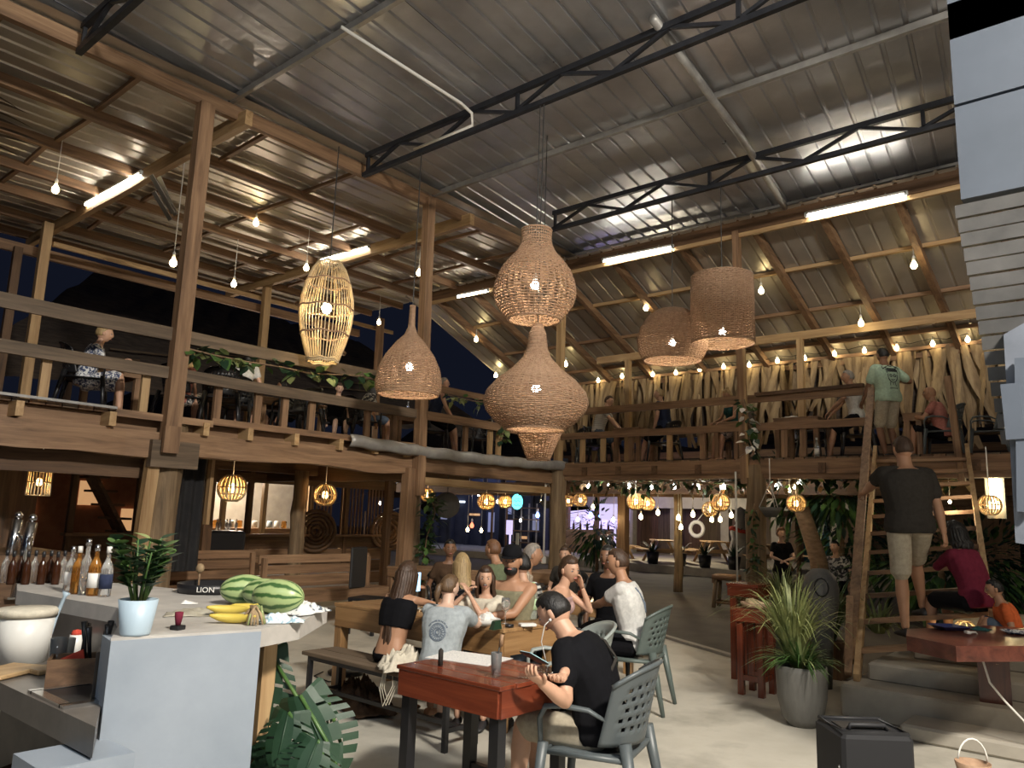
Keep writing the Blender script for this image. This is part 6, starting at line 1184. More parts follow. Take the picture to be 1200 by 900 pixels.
# ================================================================= TABLE THINGS
q = at(553, 772, z=.78); b = MB(); b.box((0, 0, .0012), (.30, .42, .0016)); o = b.build('menu_sheet', 'paper_print'); o.location = (q.x, q.y+.02, .781); o.rotation_euler = (0, 0, R(12)); tag(o, 'white printed paper sheet lying on the glossy red-brown table', 'paper')
q = Zp(516, 780, .78); tag(MB().tube([(q.x, q.y, .781), (q.x, q.y, .86), (q.x, q.y, .872)], [.014, .014, .004], 10).build('candle', 'cloth_charcoal', None, (q.x, q.y, .78)), 'short dark candle stub at the left edge of the red-brown table', 'candle')
q = Zp(581, 793, .78); o = empty('drinking_glass', (q.x, q.y, .78), 0, 'clear glass with a dark straw on the red-brown table', 'glass')
part('cup', 'glass', o, lambda b: b.lathe([(0, .003), (.024, .003), (.030, .12), (.027, .12), (.021, .012), (0, .012)], (q.x, q.y, .781), 18)); part('straw', 'plastic_black', o, lambda b: b.tube([(q.x-.012, q.y+.01, .79), (q.x+.02, q.y-.012, .96)], .004, 6)); part('stirrer', 'timber_Z', o, lambda b: b.tube([(q.x+.018, q.y-.010, .93), (q.x+.024, q.y-.014, .99)], .011, 6))
def plate(px, py, z, r, label, deep=.03, mat='ceramic', food=None):
    q = Zp(px, py, z); o = empty('plate', (q.x, q.y, z), 0, label, 'plate'); part('dish', mat, o, lambda b: b.lathe([(0, .002), (r*.55, .002), (r, deep), (r-.004, deep+.002), (r*.52, .009), (0, .009)], (q.x, q.y, z+.001), 26))
    if food:
        for k in range(food[1]):
            a = rg.uniform(0, 6.28); rr = r*.5*rg.random(); tag(MB().ball((q.x+rr*math.cos(a), q.y+rr*math.sin(a), z+.03+.012*rg.random()), (.025, .02, .014), 7, 5, rm=Matrix.Rotation(rg.random()*3, 3, 'X')).build('food_piece', food[0][k % len(food[0])], o))
    return q
TT = .761
q = plate(567, 733, TT, .13, 'wide white bowl with crumpled paper and food on the family table', .05, 'ceramic', (('palm_dry', 'cloth_green', 'cloth_salmon'), 9))
crumple('napkin', (q.x-.02, q.y-.03, TT+.045), .14, .12, .07, 'paper', 'crumpled white napkins heaped on the white bowl', 'napkin', 21)
plate(606, 724, TT, .10, 'dark plate with leftover salad in front of the bearded man', .03, 'plastic_black', (('leaf', 'palm_dry', 'leaf_pale'), 9)); plate(500, 716, TT, .09, 'small white plate before the girl with long hair', .02, 'ceramic', (('palm_dry',), 3))
q = Zp(583, 738, TT); b = MB(); b.add([(q.x-.05, q.y, TT), (q.x+.05, q.y, TT), (q.x+.03, q.y, TT+.07), (q.x-.03, q.y, TT+.06), (q.x-.04, q.y+.05, TT), (q.x+.04, q.y+.05, TT), (q.x+.02, q.y+.04, TT+.065), (q.x-.02, q.y+.04, TT+.06)], [(0, 1, 2, 3), (7, 6, 5, 4), (0, 4, 5, 1), (2, 6, 7, 3), (0, 3, 7, 4), (1, 5, 6, 2)]); tag(b.build('card_holder', 'leaf_dark', None, (q.x, q.y, TT)), 'dark green folded holder at the edge of the family table', 'holder')
q = Zp(597, 735, TT); tag(MB().lathe([(.03, 0), (.032, .022), (0, .024)], (q.x, q.y, TT), 14, sx=1.2).build('ashtray', 'plastic_black', None, (q.x, q.y, TT)), 'small black tin beside the wine glass', 'tin')
q = Zp(618, 734, TT); tag(MB().box((q.x, q.y, TT+.012), (.13, .07, .022), R(-30), bev=.004).build('tissue_pack', 'paper', None, (q.x, q.y, TT)), 'flat white tissue pack at the foot of the green water bottle', 'tissues')
def wineglass(px, py, z, label, s=1, mat='glass'):
    q = Zp(px, py, z); b = MB(); b.lathe([(0, .002), (.032*s, .003), (.004*s, .01), (.004*s, .08*s), (.030*s, .11*s), (.036*s, .15*s), (.030*s, .19*s), (.028*s, .19*s), (.033*s, .15*s), (.027*s, .115*s), (0, .095*s)], (q.x, q.y, z), 18); return tag(b.build('wine_glass', mat, None, (q.x, q.y, z)), label, 'glass')
wineglass(592, 731, TT, 'stemmed wine glass on the family table before the bearded man', 1.05); wineglass(697, 705, TT, 'stemmed glass between the woman in pink and the man in white', .9)
q = Zp(623, 726, TT); o = empty('water_bottle', (q.x, q.y, TT), 0, 'clear plastic water bottle with a green cap on the family table', 'bottle')
part('body', 'plastic_clear', o, lambda b: b.lathe([(0, .002), (.042, .004)]+[(.045-.003*(k % 2), .02+.018*k) for k in range(11)]+[(.042, .225), (.018, .265), (.014, .28)], (q.x, q.y, TT), 20)); part('cap', 'leaf_bright', o, lambda b: b.lathe([(.017, .278), (.017, .30), (0, .301)], (q.x, q.y, TT), 14)); part('label', 'label_green', o, lambda b: b.lathe([(.0465, .08), (.0465, .17)], (q.x, q.y, TT), 20))
for k, (px, py, lab) in enumerate(((683, 700, 'tall basket of condiments with a curved handle before the woman in pink'),)):
    q = Zp(px, py, TT); o = empty('condiment_rack', (q.x, q.y, TT), 0, lab, 'rack'); part('base', 'varnished_red_X', o, lambda b: b.box((q.x, q.y, TT+.035), (.10, .07, .07), bev=.004)); part('handle', 'varnished_red_X', o, lambda b: b.tube([Vector((q.x+.045*math.cos(a*.3), q.y, TT+.07+.10*math.sin(a*.3))) for a in range(11)], .006, 6))
    for dx in (-.03, .03): part('bottle_piece', 'cloth_red' if dx < 0 else 'ceramic', o, lambda b: b.lathe([(.014, .07), (.014, .13), (.005, .15)], (q.x+dx, q.y, TT), 10))
q = Zp(712, 690, TT); bottle(713, 688, .761, 'glass', 'round', 'clear bottle standing on the back table in the dark', 1.0, 'plastic_black', None, Vector((9.95, at(713, 680, x=9.95).y, 0)))
tag(MB().box(at(489, 682, d=6.35), (.075, .01, .15), R(10)).build('smartphone', 'screen_blue', None, at(489, 682, d=6.35)), 'bright phone held up by the girl with long brown hair', 'phone')
# white bag with straps on the bench
bagq = Vector((4.04, 4.47, .451)); crumple('tote_bag', (bagq.x+.02, bagq.y-.02, .452), .30, .34, .17, 'cloth_cream', 'cream cloth tote bag slumped on the bench behind the girls', 'bag', 31, 60)
b = MB(); b.add([(bagq.x+.10, bagq.y-.16, .47), (bagq.x+.25, bagq.y+.02, .47), (bagq.x+.24, bagq.y+.02, .66), (bagq.x+.08, bagq.y-.16, .60), (bagq.x+.15, bagq.y-.2, .47), (bagq.x+.3, bagq.y-.02, .47), (bagq.x+.26, bagq.y, .66), (bagq.x+.12, bagq.y-.18, .60)], [(0, 1, 2, 3), (7, 6, 5, 4), (0, 4, 5, 1), (2, 6, 7, 3), (0, 3, 7, 4), (1, 5, 6, 2)]); tag(b.build('pouch', 'cloth_beige', None, (bagq.x+.1, bagq.y, .47)), 'yellowish straw pouch standing out of the tote bag', 'bag')
sa = at(443, 790, d=5.75); b = MB()
for k in range(3): b.tube([bagq+Vector((-.02+.02*k, .02, .08)), bagq+Vector((-.10+.01*k, .04, .03)), bagq+Vector((-.13+.02*k, .05, -.12)), bagq+Vector((-.11+.03*k, .03, -.24)), bagq+Vector((-.05+.02*k, .0, -.10)), bagq+Vector((-.06, .0, .02))], .009, 6, ell=.4)
tag(b.build('bag_strap', 'cloth_cream', None, bagq), 'cream straps of the tote bag hanging down from the bench', 'strap')
crumple('backpack', (4.35, 5.25, .002), .75, .35, .24, 'cloth_brown', 'dark brown bag lying on the floor under the bench', 'bag', 44, 70)
q = Zp(405, 790, .0); tag(MB().lathe([(0, .0), (.17, .0), (.18, .03), (.12, .06), (.02, .07)], (q.x, q.y+.0, .0), 24).build('fan_base', 'plastic_black', None, (q.x, q.y, 0)), 'round black fan base on the floor beyond the bench', 'fan')
q = Zp(412, 792, 0); tag(MB().tube([(q.x-.12, q.y+.3, .01), (q.x-.3, q.y+.2, .008), (q.x-.35, q.y-.1, .008), (q.x-.2, q.y-.2, .008)], .006, 5).build('power_cord', 'rubber', None, (q.x, q.y, 0)), 'thin black cord curling on the floor left of the bench', 'cord')
# ================================================================= SPEAKER, PLANTERS, SLAB THINGS
q0 = at(975, 846, z=.60); o = empty('loudspeaker', (4.42, 1.28, 0), 0, 'black portable loudspeaker box with a recessed top handle, bottom right', 'speaker', world=False)
spc = (at(975, 850, z=.58)+at(1056, 856, z=.58))/2; o.location = (spc.x+.06, spc.y+.02, 0); o.rotation_euler = (0, 0, R(-49.5))
part('cabinet', 'speaker_skin', o, lambda b: b.box((0, .04, .28), (.37, .36, .56), bev=.018)); part('top_rim', 'rubber', o, lambda b: b.tube([(-.165, -.11, .565), (-.165, .20, .565), (.165, .20, .565), (.165, -.11, .565)], .012, 6, closed=True)); part('handle', 'rubber', o, lambda b: b.tube([(-.10, -.02, .56), (-.09, -.02, .585), (.09, -.02, .585), (.10, -.02, .56)], .012, 6)); part('top_panel', 'cloth_charcoal', o, lambda b: b.box((0, .06, .562), (.26, .13, .008))); part('corner_bolt', 'chrome', o, lambda b: b.ball((-.187, -.1, .40), .008, 6, 4))
def tuft(b, c, n, L, spread, W, mi=0, up=.9, seed=1, droop=.55):
    r_ = random.Random(seed)
    for k in range(n):
        a = r_.uniform(0, 6.283); l = L*r_.uniform(.6, 1.05); e = r_.uniform(.15, 1)*spread; p = Vector(c)+Vector((math.cos(a), math.sin(a), 0))*.06*r_.random(); d = Vector((math.cos(a)*e, math.sin(a)*e, up)).normalized(); sd = Vector((-math.sin(a), math.cos(a), 0)); n_ = 6; vs = []
        for i in range(n_+1):
            t = i/n_; q_ = p+d*l*t+Vector((math.cos(a), math.sin(a), 0))*l*t*t*.35*e-Vector((0, 0, 1))*droop*l*t**2.6*(.4+e); w_ = W*(1-t**2)*.5+.001; vs += [q_-sd*w_, q_+sd*w_]
        b.add(vs, [(i*2, i*2+1, i*2+3, i*2+2) for i in range(n_)], mi, True)
pq = at(941, 850, z=0); o = empty('planter', (pq.x, pq.y, 0), 0, 'tall rounded grey planter with long arching grass leaves', 'plant')
part('pot', 'planter_grey', o, lambda b: b.lathe([(.11, .0), (.16, .06), (.195, .22), (.205, .42), (.20, .47), (.185, .47), (.18, .40), (0, .40)], (pq.x, pq.y, 0), 36)); part('soil', 'trunk', o, lambda b: b.lathe([(.182, .42), (0, .43)], (pq.x, pq.y, 0), 20))
b = MB(); tuft(b, (pq.x, pq.y, .44), 150, .42, 1.0, .022, 0, .7, 5, .5); tag(b.build('low_leaves', 'leaf', o), kind='stuff')
b = MB(); tuft(b, (pq.x+.05, pq.y+.08, .5), 230, 1.05, .62, .017, 0, 1.0, 6, .62); tag(b.build('long_leaves', 'grass_leaf', o), kind='stuff')
b = MB(); tuft(b, (pq.x, pq.y, .44), 60, .40, .9, .02, 0, .8, 9, .4); tag(b.build('pale_leaves', 'leaf_pale', o), kind='stuff')
p2 = at(912, 735, z=.62); o = empty('grass_plant', (p2.x+.6, p2.y+.3, 0), 0, 'second spiky grass plant leaning left above the small red table', 'plant')
b = MB(); tuft(b, (p2.x+.75, p2.y+.25, .75), 170, .75, .95, .016, 0, .8, 16, .6); tag(b.build('long_leaves', 'grass_leaf', o), kind='stuff'); part('pot', 'planter_grey', o, lambda b: b.lathe([(.10, 0), (.15, .3), (.16, .74), (0, .74)], (p2.x+.75, p2.y+.25, 0), 20))
p3 = at(985, 790, z=.1); o = empty('grass_plant', (p3.x+.4, p3.y+.3, 0), 0, 'broad-leaved spiky plant between the ladder foot and the planter', 'plant')
b = MB(); tuft(b, (p3.x+.35, p3.y+.22, .35), 90, 1.0, .55, .035, 0, 1.0, 26, .35); tag(b.build('long_leaves', 'leaf', o), kind='stuff'); part('pot', 'dark_timber_Z', o, lambda b: b.box((p3.x+.35, p3.y+.22, .19), (.34, .34, .38)))
q = at(1045, 705, x=8.6); b = MB(); tuft(b, (8.7, at(1030, 740, x=8.7).y, .55), 70, .6, .9, .03, 0, .8, 36, .5); tag(tag(b.build('dry_leaf_tuft', 'leaf_pale', None, (8.7, q.y, .55)), 'pale spiky leaves poking out behind the ladder treads', 'plant'), kind='stuff')
# grey rounded stone ornament behind the grass
q = at(962, 700, x=8.3); o = empty('stone_ornament', (8.3, q.y, 0), 0, 'rounded grey stone ornament with a dark ring behind the tall grass', 'ornament')
part('body', 'planter_grey', o, lambda b: b.lathe([(.08, 0), (.11, .5), (.17, .8), (.18, .98), (.15, 1.10), (.08, 1.17), (0, 1.18)], (8.3, q.y, 0), 22)); part('ring', 'plastic_black', o, lambda b: b.tube([Vector((8.12, q.y-.02+.07*math.cos(k*.524)-.05, 1.0+.09*math.sin(k*.524))) for k in range(12)], .008, 6, closed=True))
# things on the small red table
q = Zp(902, 741, .80); o = empty('cutlery_tray', (7.5, 3.18, .80), 0, 'woven tray heaped with pale cutlery on the small red side table', 'tray')
part('tray', 'wicker', o, lambda b: b.lathe([(0, .003), (.13, .003), (.15, .05), (.14, .05), (.12, .012), (0, .012)], (7.5, 3.18, .80), 22))
for k in range(16): part('fork', 'cane', o, lambda b: b.tube([(7.40+.012*k, 3.1, .83), (7.41+.012*k, 3.25, .86+.01*(k % 3))], .006, 5))
# monstera in the bottom left
o = empty('monstera', (2.35, 2.85, 0), 0, 'dark green split-leaf plant beside the bar wall', 'plant')
def monstera_leaf(c, d, up, L, W, mat):
    d = Vector(d).normalized(); up = Vector(up); sd = d.cross(up).normalized(); up = sd.cross(d); b = MB(); n = 8; c = Vector(c)
    W_ = lambda t: W*.5*max(.02, math.sin(math.pi*min(1, t*.88+.12)))**.6
    def P_(t, f, sg): return c+d*(L*(t+(.10*f*f if t > .06 else -.10*f)))+sd*sg*W_(t)*f-up*W*(.16*f*f)
    for sg in (-1, 1):
        for i in range(n*3):
            t0, t1 = i/(n*3), (i+1)/(n*3); lobe = (i % 3 != 2)
            for f0, f1 in ((0, .3), (.3, .58)):
                if f0 > .2 and i % 6 == 4: continue
                q = [P_(t0, f0, sg), P_(t1, f0, sg), P_(t1, f1, sg), P_(t0, f1, sg)]; b.add(q if sg > 0 else q[::-1], [(0, 1, 2, 3)], 0, True)
            if lobe: 
                q = [P_(t0, .58, sg), P_(t1, .58, sg), P_(t1+(.0 if i % 3 == 0 else -.006), 1.0, sg), P_(t0, 1.0, sg)]; b.add(q if sg > 0 else q[::-1], [(0, 1, 2, 3)], 0, True)
    b.tube([Vector(c), Vector(c)+d*L], .005, 5); l = b.build('leaf', mat, o); l2 = MB(); l2.tube([Vector(c), Vector(c).lerp(Vector((2.35, 2.85, .2)), .5)+Vector((0, 0, .1)), Vector((2.35, 2.85, .05))], .009, 6); l2.build('stem', 'leaf', o)
V = at; vd = lambda a, b_: (Vector(b_)-Vector(a))
nrm = (-FW+Vector((0, 0, .2))).normalized()
for (x0, y0, x1, y1, dp, W, mt) in ((314, 762, 312, 856, 3.6, .22, 'leaf_dark'), (352, 815, 392, 905, 3.5, .30, 'leaf_dark'), (338, 835, 322, 905, 3.4, .24, 'leaf_dark'), (300, 872, 330, 930, 3.45, .26, 'leaf_dark'), (372, 868, 350, 925, 3.3, .26, 'leaf_dark'), (385, 822, 340, 850, 3.6, .2, 'leaf_dark')):
    a_, b_ = at(x0, y0, d=dp), at(x1, y1, d=dp-.1); monstera_leaf(a_, b_-a_, nrm+Vector((rg.uniform(-.4, .4), rg.uniform(-.4, .4), rg.uniform(0, .5))), (b_-a_).length, W*1.15, mt)
# slab counter things
SZ = .861; q = at(1112, 738, z=SZ)
o = empty('blue_dish', (q.x, q.y, SZ), 0, 'dark blue square dish on the slab counter', 'dish'); part('dish', 'blue_glaze', o, lambda b: b.lathe([(0, .003), (.10, .003), (.15, .03), (.145, .034), (.095, .010), (0, .010)], (q.x, q.y, SZ), 4, smooth=False))
q = at(1150, 738, z=SZ); crumple('cloth', (q.x, q.y, SZ), .16, .12, .025, 'cloth_teal', 'dark teal cloth beside the blue dish on the slab counter', 'cloth', 51)
q = at(1190, 743, z=SZ); o = empty('blue_dish', (q.x, q.y, SZ), 0, 'second patterned dish at the right picture edge', 'dish'); part('dish', 'print_blue_white', o, lambda b: b.lathe([(0, .003), (.06, .003), (.10, .022), (.096, .025), (.055, .010), (0, .010)], (q.x, q.y, SZ), 20))
q = at(1138, 741, z=SZ); b = MB(); b.tube([at(1133, 741, z=SZ+.03), at(1143, 741, z=SZ+.01), at(1151, 752, d=5.72), at(1152, 775, d=5.6), at(1160, 800, d=5.5), at(1178, 822, d=5.45), at(1200, 845, d=5.4), at(1215, 870, d=5.4)], .0075, 8); b.box(at(1134, 741, z=SZ+.03), (.05, .03, .02), R(40), bev=.004); tag(b.build('charging_cable', 'cord_white', None, q), 'white charging cable draped over the slab counter and down its post', 'cable')
q = at(1132, 733, z=.62); o = empty('wire_basket_lamp', (8.25, at(1130, 725, x=8.25).y, .64), 0, 'glowing wire basket lamp behind the slab counter', 'lamp'); c_ = Vector(o.location)
part('candle', 'bulb_warm', o, lambda b: b.ball(c_+Vector((0, 0, .07)), .035, 10, 8))
for k in range(10):
    a = k*.628; part('wire', 'cane', o, lambda b: b.tube([c_+Vector((.12*math.cos(a), .12*math.sin(a), 0)), c_+Vector((.13*math.cos(a), .13*math.sin(a), .08)), c_+Vector((.05*math.cos(a), .05*math.sin(a), .15))], .005, 5))
for z, r in ((0, .12), (.08, .13), (.15, .05)): part('wire_ring', 'cane', o, lambda b: b.tube([c_+Vector((r*math.cos(k*.45), r*math.sin(k*.45), z)) for k in range(14)], .006, 5, closed=True))
q = at(1168, 880, z=.2); o = empty('basket', (q.x, q.y, 0), 0, 'small basket with a white wire handle at the bottom right edge', 'basket'); q = at(1140, 893, d=4.2); o.location = q; o['_org'] = tuple(q); part('body', 'wicker', o, lambda b: b.lathe([(.06, -.12), (.09, 0), (.085, 0), (.055, -.11), (0, -.11)], q, 20)); part('handle', 'cord_white', o, lambda b: b.tube([q+Vector((.06*math.cos(a*.3), -.06*math.cos(a*.3), .12*math.sin(a*.3))) for a in range(11)], .005, 6))
# ================================================================= GREENERY AND THINGS BEHIND
# dry palm-leaf curtain behind the right deck: every strip its own piece
pc = empty('palm_curtain', (17.1, 5, 5.2), 0, 'curtain of hanging dry palm leaves behind the right deck', 'screen')
r_ = random.Random(11); n = 0; y = -2.3
base_strips = []
for v in range(10):
    b = MB(); L = 1.7+.35*v/9; W = .10+.05*r_.random(); ph = r_.random()*6; vs = []; m_ = 9
    for i in range(m_+1):
        t = i/m_; w_ = W*.5*(1-.55*t**2)*(1+.25*math.sin(t*9+ph)); x = .10*math.sin(t*2.2+ph)*t; yy_ = .10*math.sin(t*3+ph*1.7)*t
        vs += [(x, yy_-w_, -L*t), (x+.035*math.sin(t*5+ph), yy_, -L*t), (x, yy_+w_, -L*t)]
    fs = []
    for i in range(m_): fs += [(i*3, i*3+1, i*3+4, i*3+3), (i*3+1, i*3+2, i*3+5, i*3+4)]
    b.add(vs, fs, 0, True); base_strips.append(b)
meshes = [b.build('palm_leaf', 'palm_dry', pc, (0, 0, 0)) for b in base_strips]
for k, ob in enumerate(meshes): ob.location = (.3, -7.2+.12*k, 0)
cnt = 10
for row, (xo, dz) in enumerate(((.0, .05), (.14, .12), (.24, .02))):
    y = -2.35+.03*row
    while y < 13.2 and cnt < 299:
        src = meshes[r_.randrange(10)]; c = src.copy(); COL.objects.link(c); c.parent = pc; c.location = (xo+r_.uniform(-.03, .03), y-5, dz+r_.uniform(-.05, .05)); c.rotation_euler = (r_.gauss(0, .13), r_.uniform(-.05, .05), r_.uniform(-.7, .7)); c.scale = (1, r_.uniform(.9, 1.7), r_.uniform(.62, 1.12)); y += r_.uniform(.12, .22); cnt += 1
part('backing_thatch', 'thatch_dark', pc, lambda b: b.box((17.48, 5.4, 4.45), (.05, 15.6, 1.5)))
part('hanging_rail', 'timber_Y', pc, lambda b: b.beam((17.1, -2.4, 5.28), (17.1, 13.3, 5.28), .05, .07))
# loose dry fronds at the top left
o = empty('dry_frond', at(0, 160, d=9), 0, 'dry drooping palm frond under the roof at the left picture edge', 'leaf')
for k in range(7):
    a_ = at(-20, 105+10*k, d=8.6); b_ = at(30+6*(k % 3)+25*(k == 4), 128+9*k-(k % 2)*8, d=8.6); b = MB(); leaf(b, a_, b_-a_, (0, 0, 1), (b_-a_).length, .10, droop=.1); b.build('leaflet', 'grey_timber_X', o)
o = empty('foil_strip', at(190, 230, y=11.2), 0, 'folded shiny foil strips hanging beside the tall brown post', 'foil')
for k, (x0, y0, x1, y1) in enumerate(((177, 205, 203, 250), (186, 207, 206, 252), (180, 225, 200, 258))): part('strip', 'chrome_dull', o, lambda b: b.beam(at(x0, y0, y=11.3), at(x1, y1, y=11.3), .12, .01))
# creepers on the rails and leaf garland
def garland(name, pts, label, n, L, W, mats, seed, spread=.14):
    r_ = random.Random(seed); o = empty(name, pts[0], 0, label, 'plant'); st = MB(); st.tube(pts, .012, 6); st.build('vine', 'trunk', o); bs = [MB() for _ in mats]
    for k in range(n):
        t = r_.random()*(len(pts)-1); i = int(t); p = pts[i].lerp(pts[min(i+1, len(pts)-1)], t-i); d = Vector((r_.uniform(-1, 1), r_.uniform(-1, 1), r_.uniform(-1, .5))); leaf(bs[k % len(mats)], p+d*spread*r_.random(), d, (r_.uniform(-.5, .5), r_.uniform(-.5, .5), 1), L*r_.uniform(.7, 1.2), W*r_.uniform(.7, 1.2), n=3)
    for b, m_ in zip(bs, mats): tag(b.build('leaves', m_, o), kind='stuff')
    return o
garland('creeper', [at(px, py, y=9.62) for px, py in ((218, 408), (250, 416), (290, 424), (330, 430), (365, 438), (420, 440), (460, 450))], 'creeper with round green leaves along the top rail of the left deck', 110, .16, .15, ('leaf_pale', 'leaf', 'leaf_dark'), 4, .12)
garland('creeper', [at(px, py, y=9.62) for px, py in ((525, 463), (555, 470), (590, 474), (592, 495), (588, 515))], 'creeper on the rail between the onion lamp and the biggest lamp', 70, .13, .12, ('leaf', 'leaf_dark', 'leaf_pale'), 5, .12)
garland('creeper', [at(px, py, x=12.8) for px, py in ((872, 468), (876, 485), (880, 500), (878, 515), (884, 530))], 'creeper with white blossoms climbing the post beside the drum lamp', 60, .14, .12, ('leaf_dark', 'leaf', 'paper'), 6, .16)
garland('leaf_garland', [at(px, py, x=14.0) for px, py in ((668, 566), (700, 562), (740, 568), (790, 563), (840, 568), (880, 562), (930, 560), (975, 558), (1060, 566), (1130, 562))], 'leafy garland hanging under the right gallery with the bulb string', 520, .17, .10, ('leaf', 'leaf_dark', 'palm_dry'), 7, .22)
garland('creeper', [at(px, py, y=9.5) for px, py in ((503, 575), (510, 600), (500, 630), (497, 655), (487, 682))], 'dark creeper on the slim log beside the round mirror', 150, .15, .11, ('leaf_dark', 'leaf'), 8, .16)
garland('creeper', [at(px, py, x=12.7) for px, py in ((884, 590), (880, 620), (885, 650), (882, 670))], 'mossy creeper clinging to the log post beside the bowl planter', 70, .11, .08, ('leaf', 'leaf_dark'), 9, .12)
garland('creeper', [at(px, py, x=14.5) for px, py in ((560, 700), (520, 690), (495, 690))], 'low green leaves behind the girls at the post foot', 60, .2, .16, ('leaf', 'leaf_pale'), 10, .2)
# hanging bowl planters
for px, py, x, lab in ((903, 596, 12.6, 'hanging grey bowl planter on cords beside the mossy log post'), (642, 588, 13.4, 'hanging grey bowl planter left of the corner log post')):
    q = at(px, py, x=x); o = empty('hanging_bowl', q, 0, lab, 'planter', world=False); part('bowl', 'planter_grey', o, lambda b: b.lathe([(.08, -.14), (.15, -.05), (.19, .02), (.175, .02), (.12, -.08), (0, -.10)], seg=24))
    for a in (0, 2.1, 4.2): part('cord', 'cord_white', o, lambda b: b.tube([(.18*math.cos(a), .18*math.sin(a), .02), (0, 0, .42), (0, 0, 2.7-q.z)], .008, 5))
# round mirror/basket and woven discs
q = at(524, 592, y=10.6); o = empty('round_mirror', q, 0, 'round pale woven tray hung above the creeper under the deck', 'tray', world=False); rmM = Vector((-.6, -.8, 0)).to_track_quat('Z', 'Y').to_matrix()
part('disc', 'planter_grey', o, lambda b: b.lathe([(0, .03), (.18, .02), (.25, -.02), (.25, -.05), (0, -.05)], seg=28, rm=rmM)); part('cord', 'cord_dark', o, lambda b: b.tube([(0, 0, .2), (0, 0, 2.7-q.z)], .006, 5))
for px, py, y, lab in ((370, 622, 13.93, 'dark woven disc on the lattice gate under the gallery'), (456, 622, 13.93, 'second ring-patterned woven disc behind the slatted screen')):
    q = at(px, py, y=y); o = empty('woven_disc', q, 0, lab, 'decoration', world=False); rmD = Vector((-.3, -1, 0)).to_track_quat('Z', 'Y').to_matrix()
    for k in range(5): part('ring', 'dark_timber_X' if px < 400 else 'timber_X', o, lambda b: b.tube([rmD@Vector(((.09+.083*k)*math.cos(a*.314), (.09+.083*k)*math.sin(a*.314), .01*math.sin(a*2))) for a in range(20)], .041, 6, closed=True))
# black curtain and board left of the lit opening
q = at(222, 575, y=10.6); tag(MB().grid(lambda u, v: Vector((at(203+38*u, 575, y=10.6).x, 10.6+.03*math.sin(u*20), 2.69-1.99*v)), 24, 4).build('curtain', 'curtain_black', None, (q.x, 10.6, 2.2)), 'black curtain hanging right of the thick log post', 'curtain')
q = at(245, 575, y=10.5); tag(MB().beam((q.x, 10.5, 1.35), (q.x, 10.5, 2.7), .10, .05).build('hanging_board', 'pine_Z', None, (q.x, 10.5, 1.35)), 'pale hanging board at the right edge of the black curtain', 'board')
q = at(225, 665, z=1.2); tag(MB().box((7.0, 12.6, 1.02), (.9, .5, .36), bev=.04).build('gas_grill', 'plastic_black', None, (7, 12.6, .84)), 'black grill box on the shelf behind the bar, right of the log post', 'grill'); tag(MB().box((7.0, 12.6, .42), (1.2, .6, .84), bev=.01).build('kitchen_cabinet', 'dark_timber_X', None, (7, 12.6, 0)), 'dark wooden cabinet under the black grill box', 'cabinet')
# beer taps and shelf bottles at the far left
o = empty('beer_tap', (0, 0, 0), 0, 'chrome beer tap column among dark shelves at the far left', 'tap', world=False); q = at(27, 640, y=8.2); o.location = q
part('column', 'chrome', o, lambda b: b.tube([(0, 0, -.45), (.03, 0, 0), (.05, 0, .22)], .05, 12)); part('spout', 'chrome', o, lambda b: b.tube([(.03, -.04, .08), (.0, -.14, .06), (.0, -.16, -.02)], .016, 8)); part('knob', 'chrome', o, lambda b: b.ball((.05, 0, .26), .04, 10, 8)); part('base_plate', 'chrome', o, lambda b: b.box((0, 0, -.46), (.2, .2, .02)))
clone(o, None, at(12, 636, y=8.6), .4, 'second chrome beer tap column, left of the first'); tag(MB().box((1.6, 8.9, .55), (3.2, 1.4, 1.1)).build('back_bar', 'dark_timber_X', None, (1.6, 8.9, 0)), 'dark back bar cabinet carrying the beer taps', 'cabinet')
for k in range(12): bottle(0, 0, 1.101, ('glass_brown', 'glass', 'glass_amber')[k % 3], 'round', 'bottle on the dark back bar cabinet at the far left', 1.1, 'plastic_black', None, Vector((.3+.22*k, 8.45+.12*(k % 3), 0)), 'bottles on the back bar')
# glasses on the cabinet top right of the curtain
for k in range(9): q = at(228+5*k, 640, y=12.4); bottle(0, 0, 1.21, 'glass', 'round', 'upturned glass on the cabinet beyond the log post', .6, 'chrome', None, Vector((6.6+.09*k, 12.5+.06*(k % 2), 0)), 'glasses on the grill box')
# upper deck tray and flask
q = at(928, 460, x=13.8); crumple('table_setting', (13.8, q.y, DZ+.745), .5, .3, .06, 'paper', 'white patterned cloth bundle on the right deck table', 'cloth', 61); bottle(0, 0, DZ, 'plastic_clear', 'round', 'clear water bottle standing on the right deck floor by the rail', 1.05, 'cord_white', 'paper', Vector((13.15, at(957, 520, x=13.15).y, 0)))
bottle(0, 0, DZ+.73, 'plastic_clear', 'round', 'small bottle on the corner table of the left deck', .8, 'cord_white', None, Vector((9.9, 11.1, 0)))
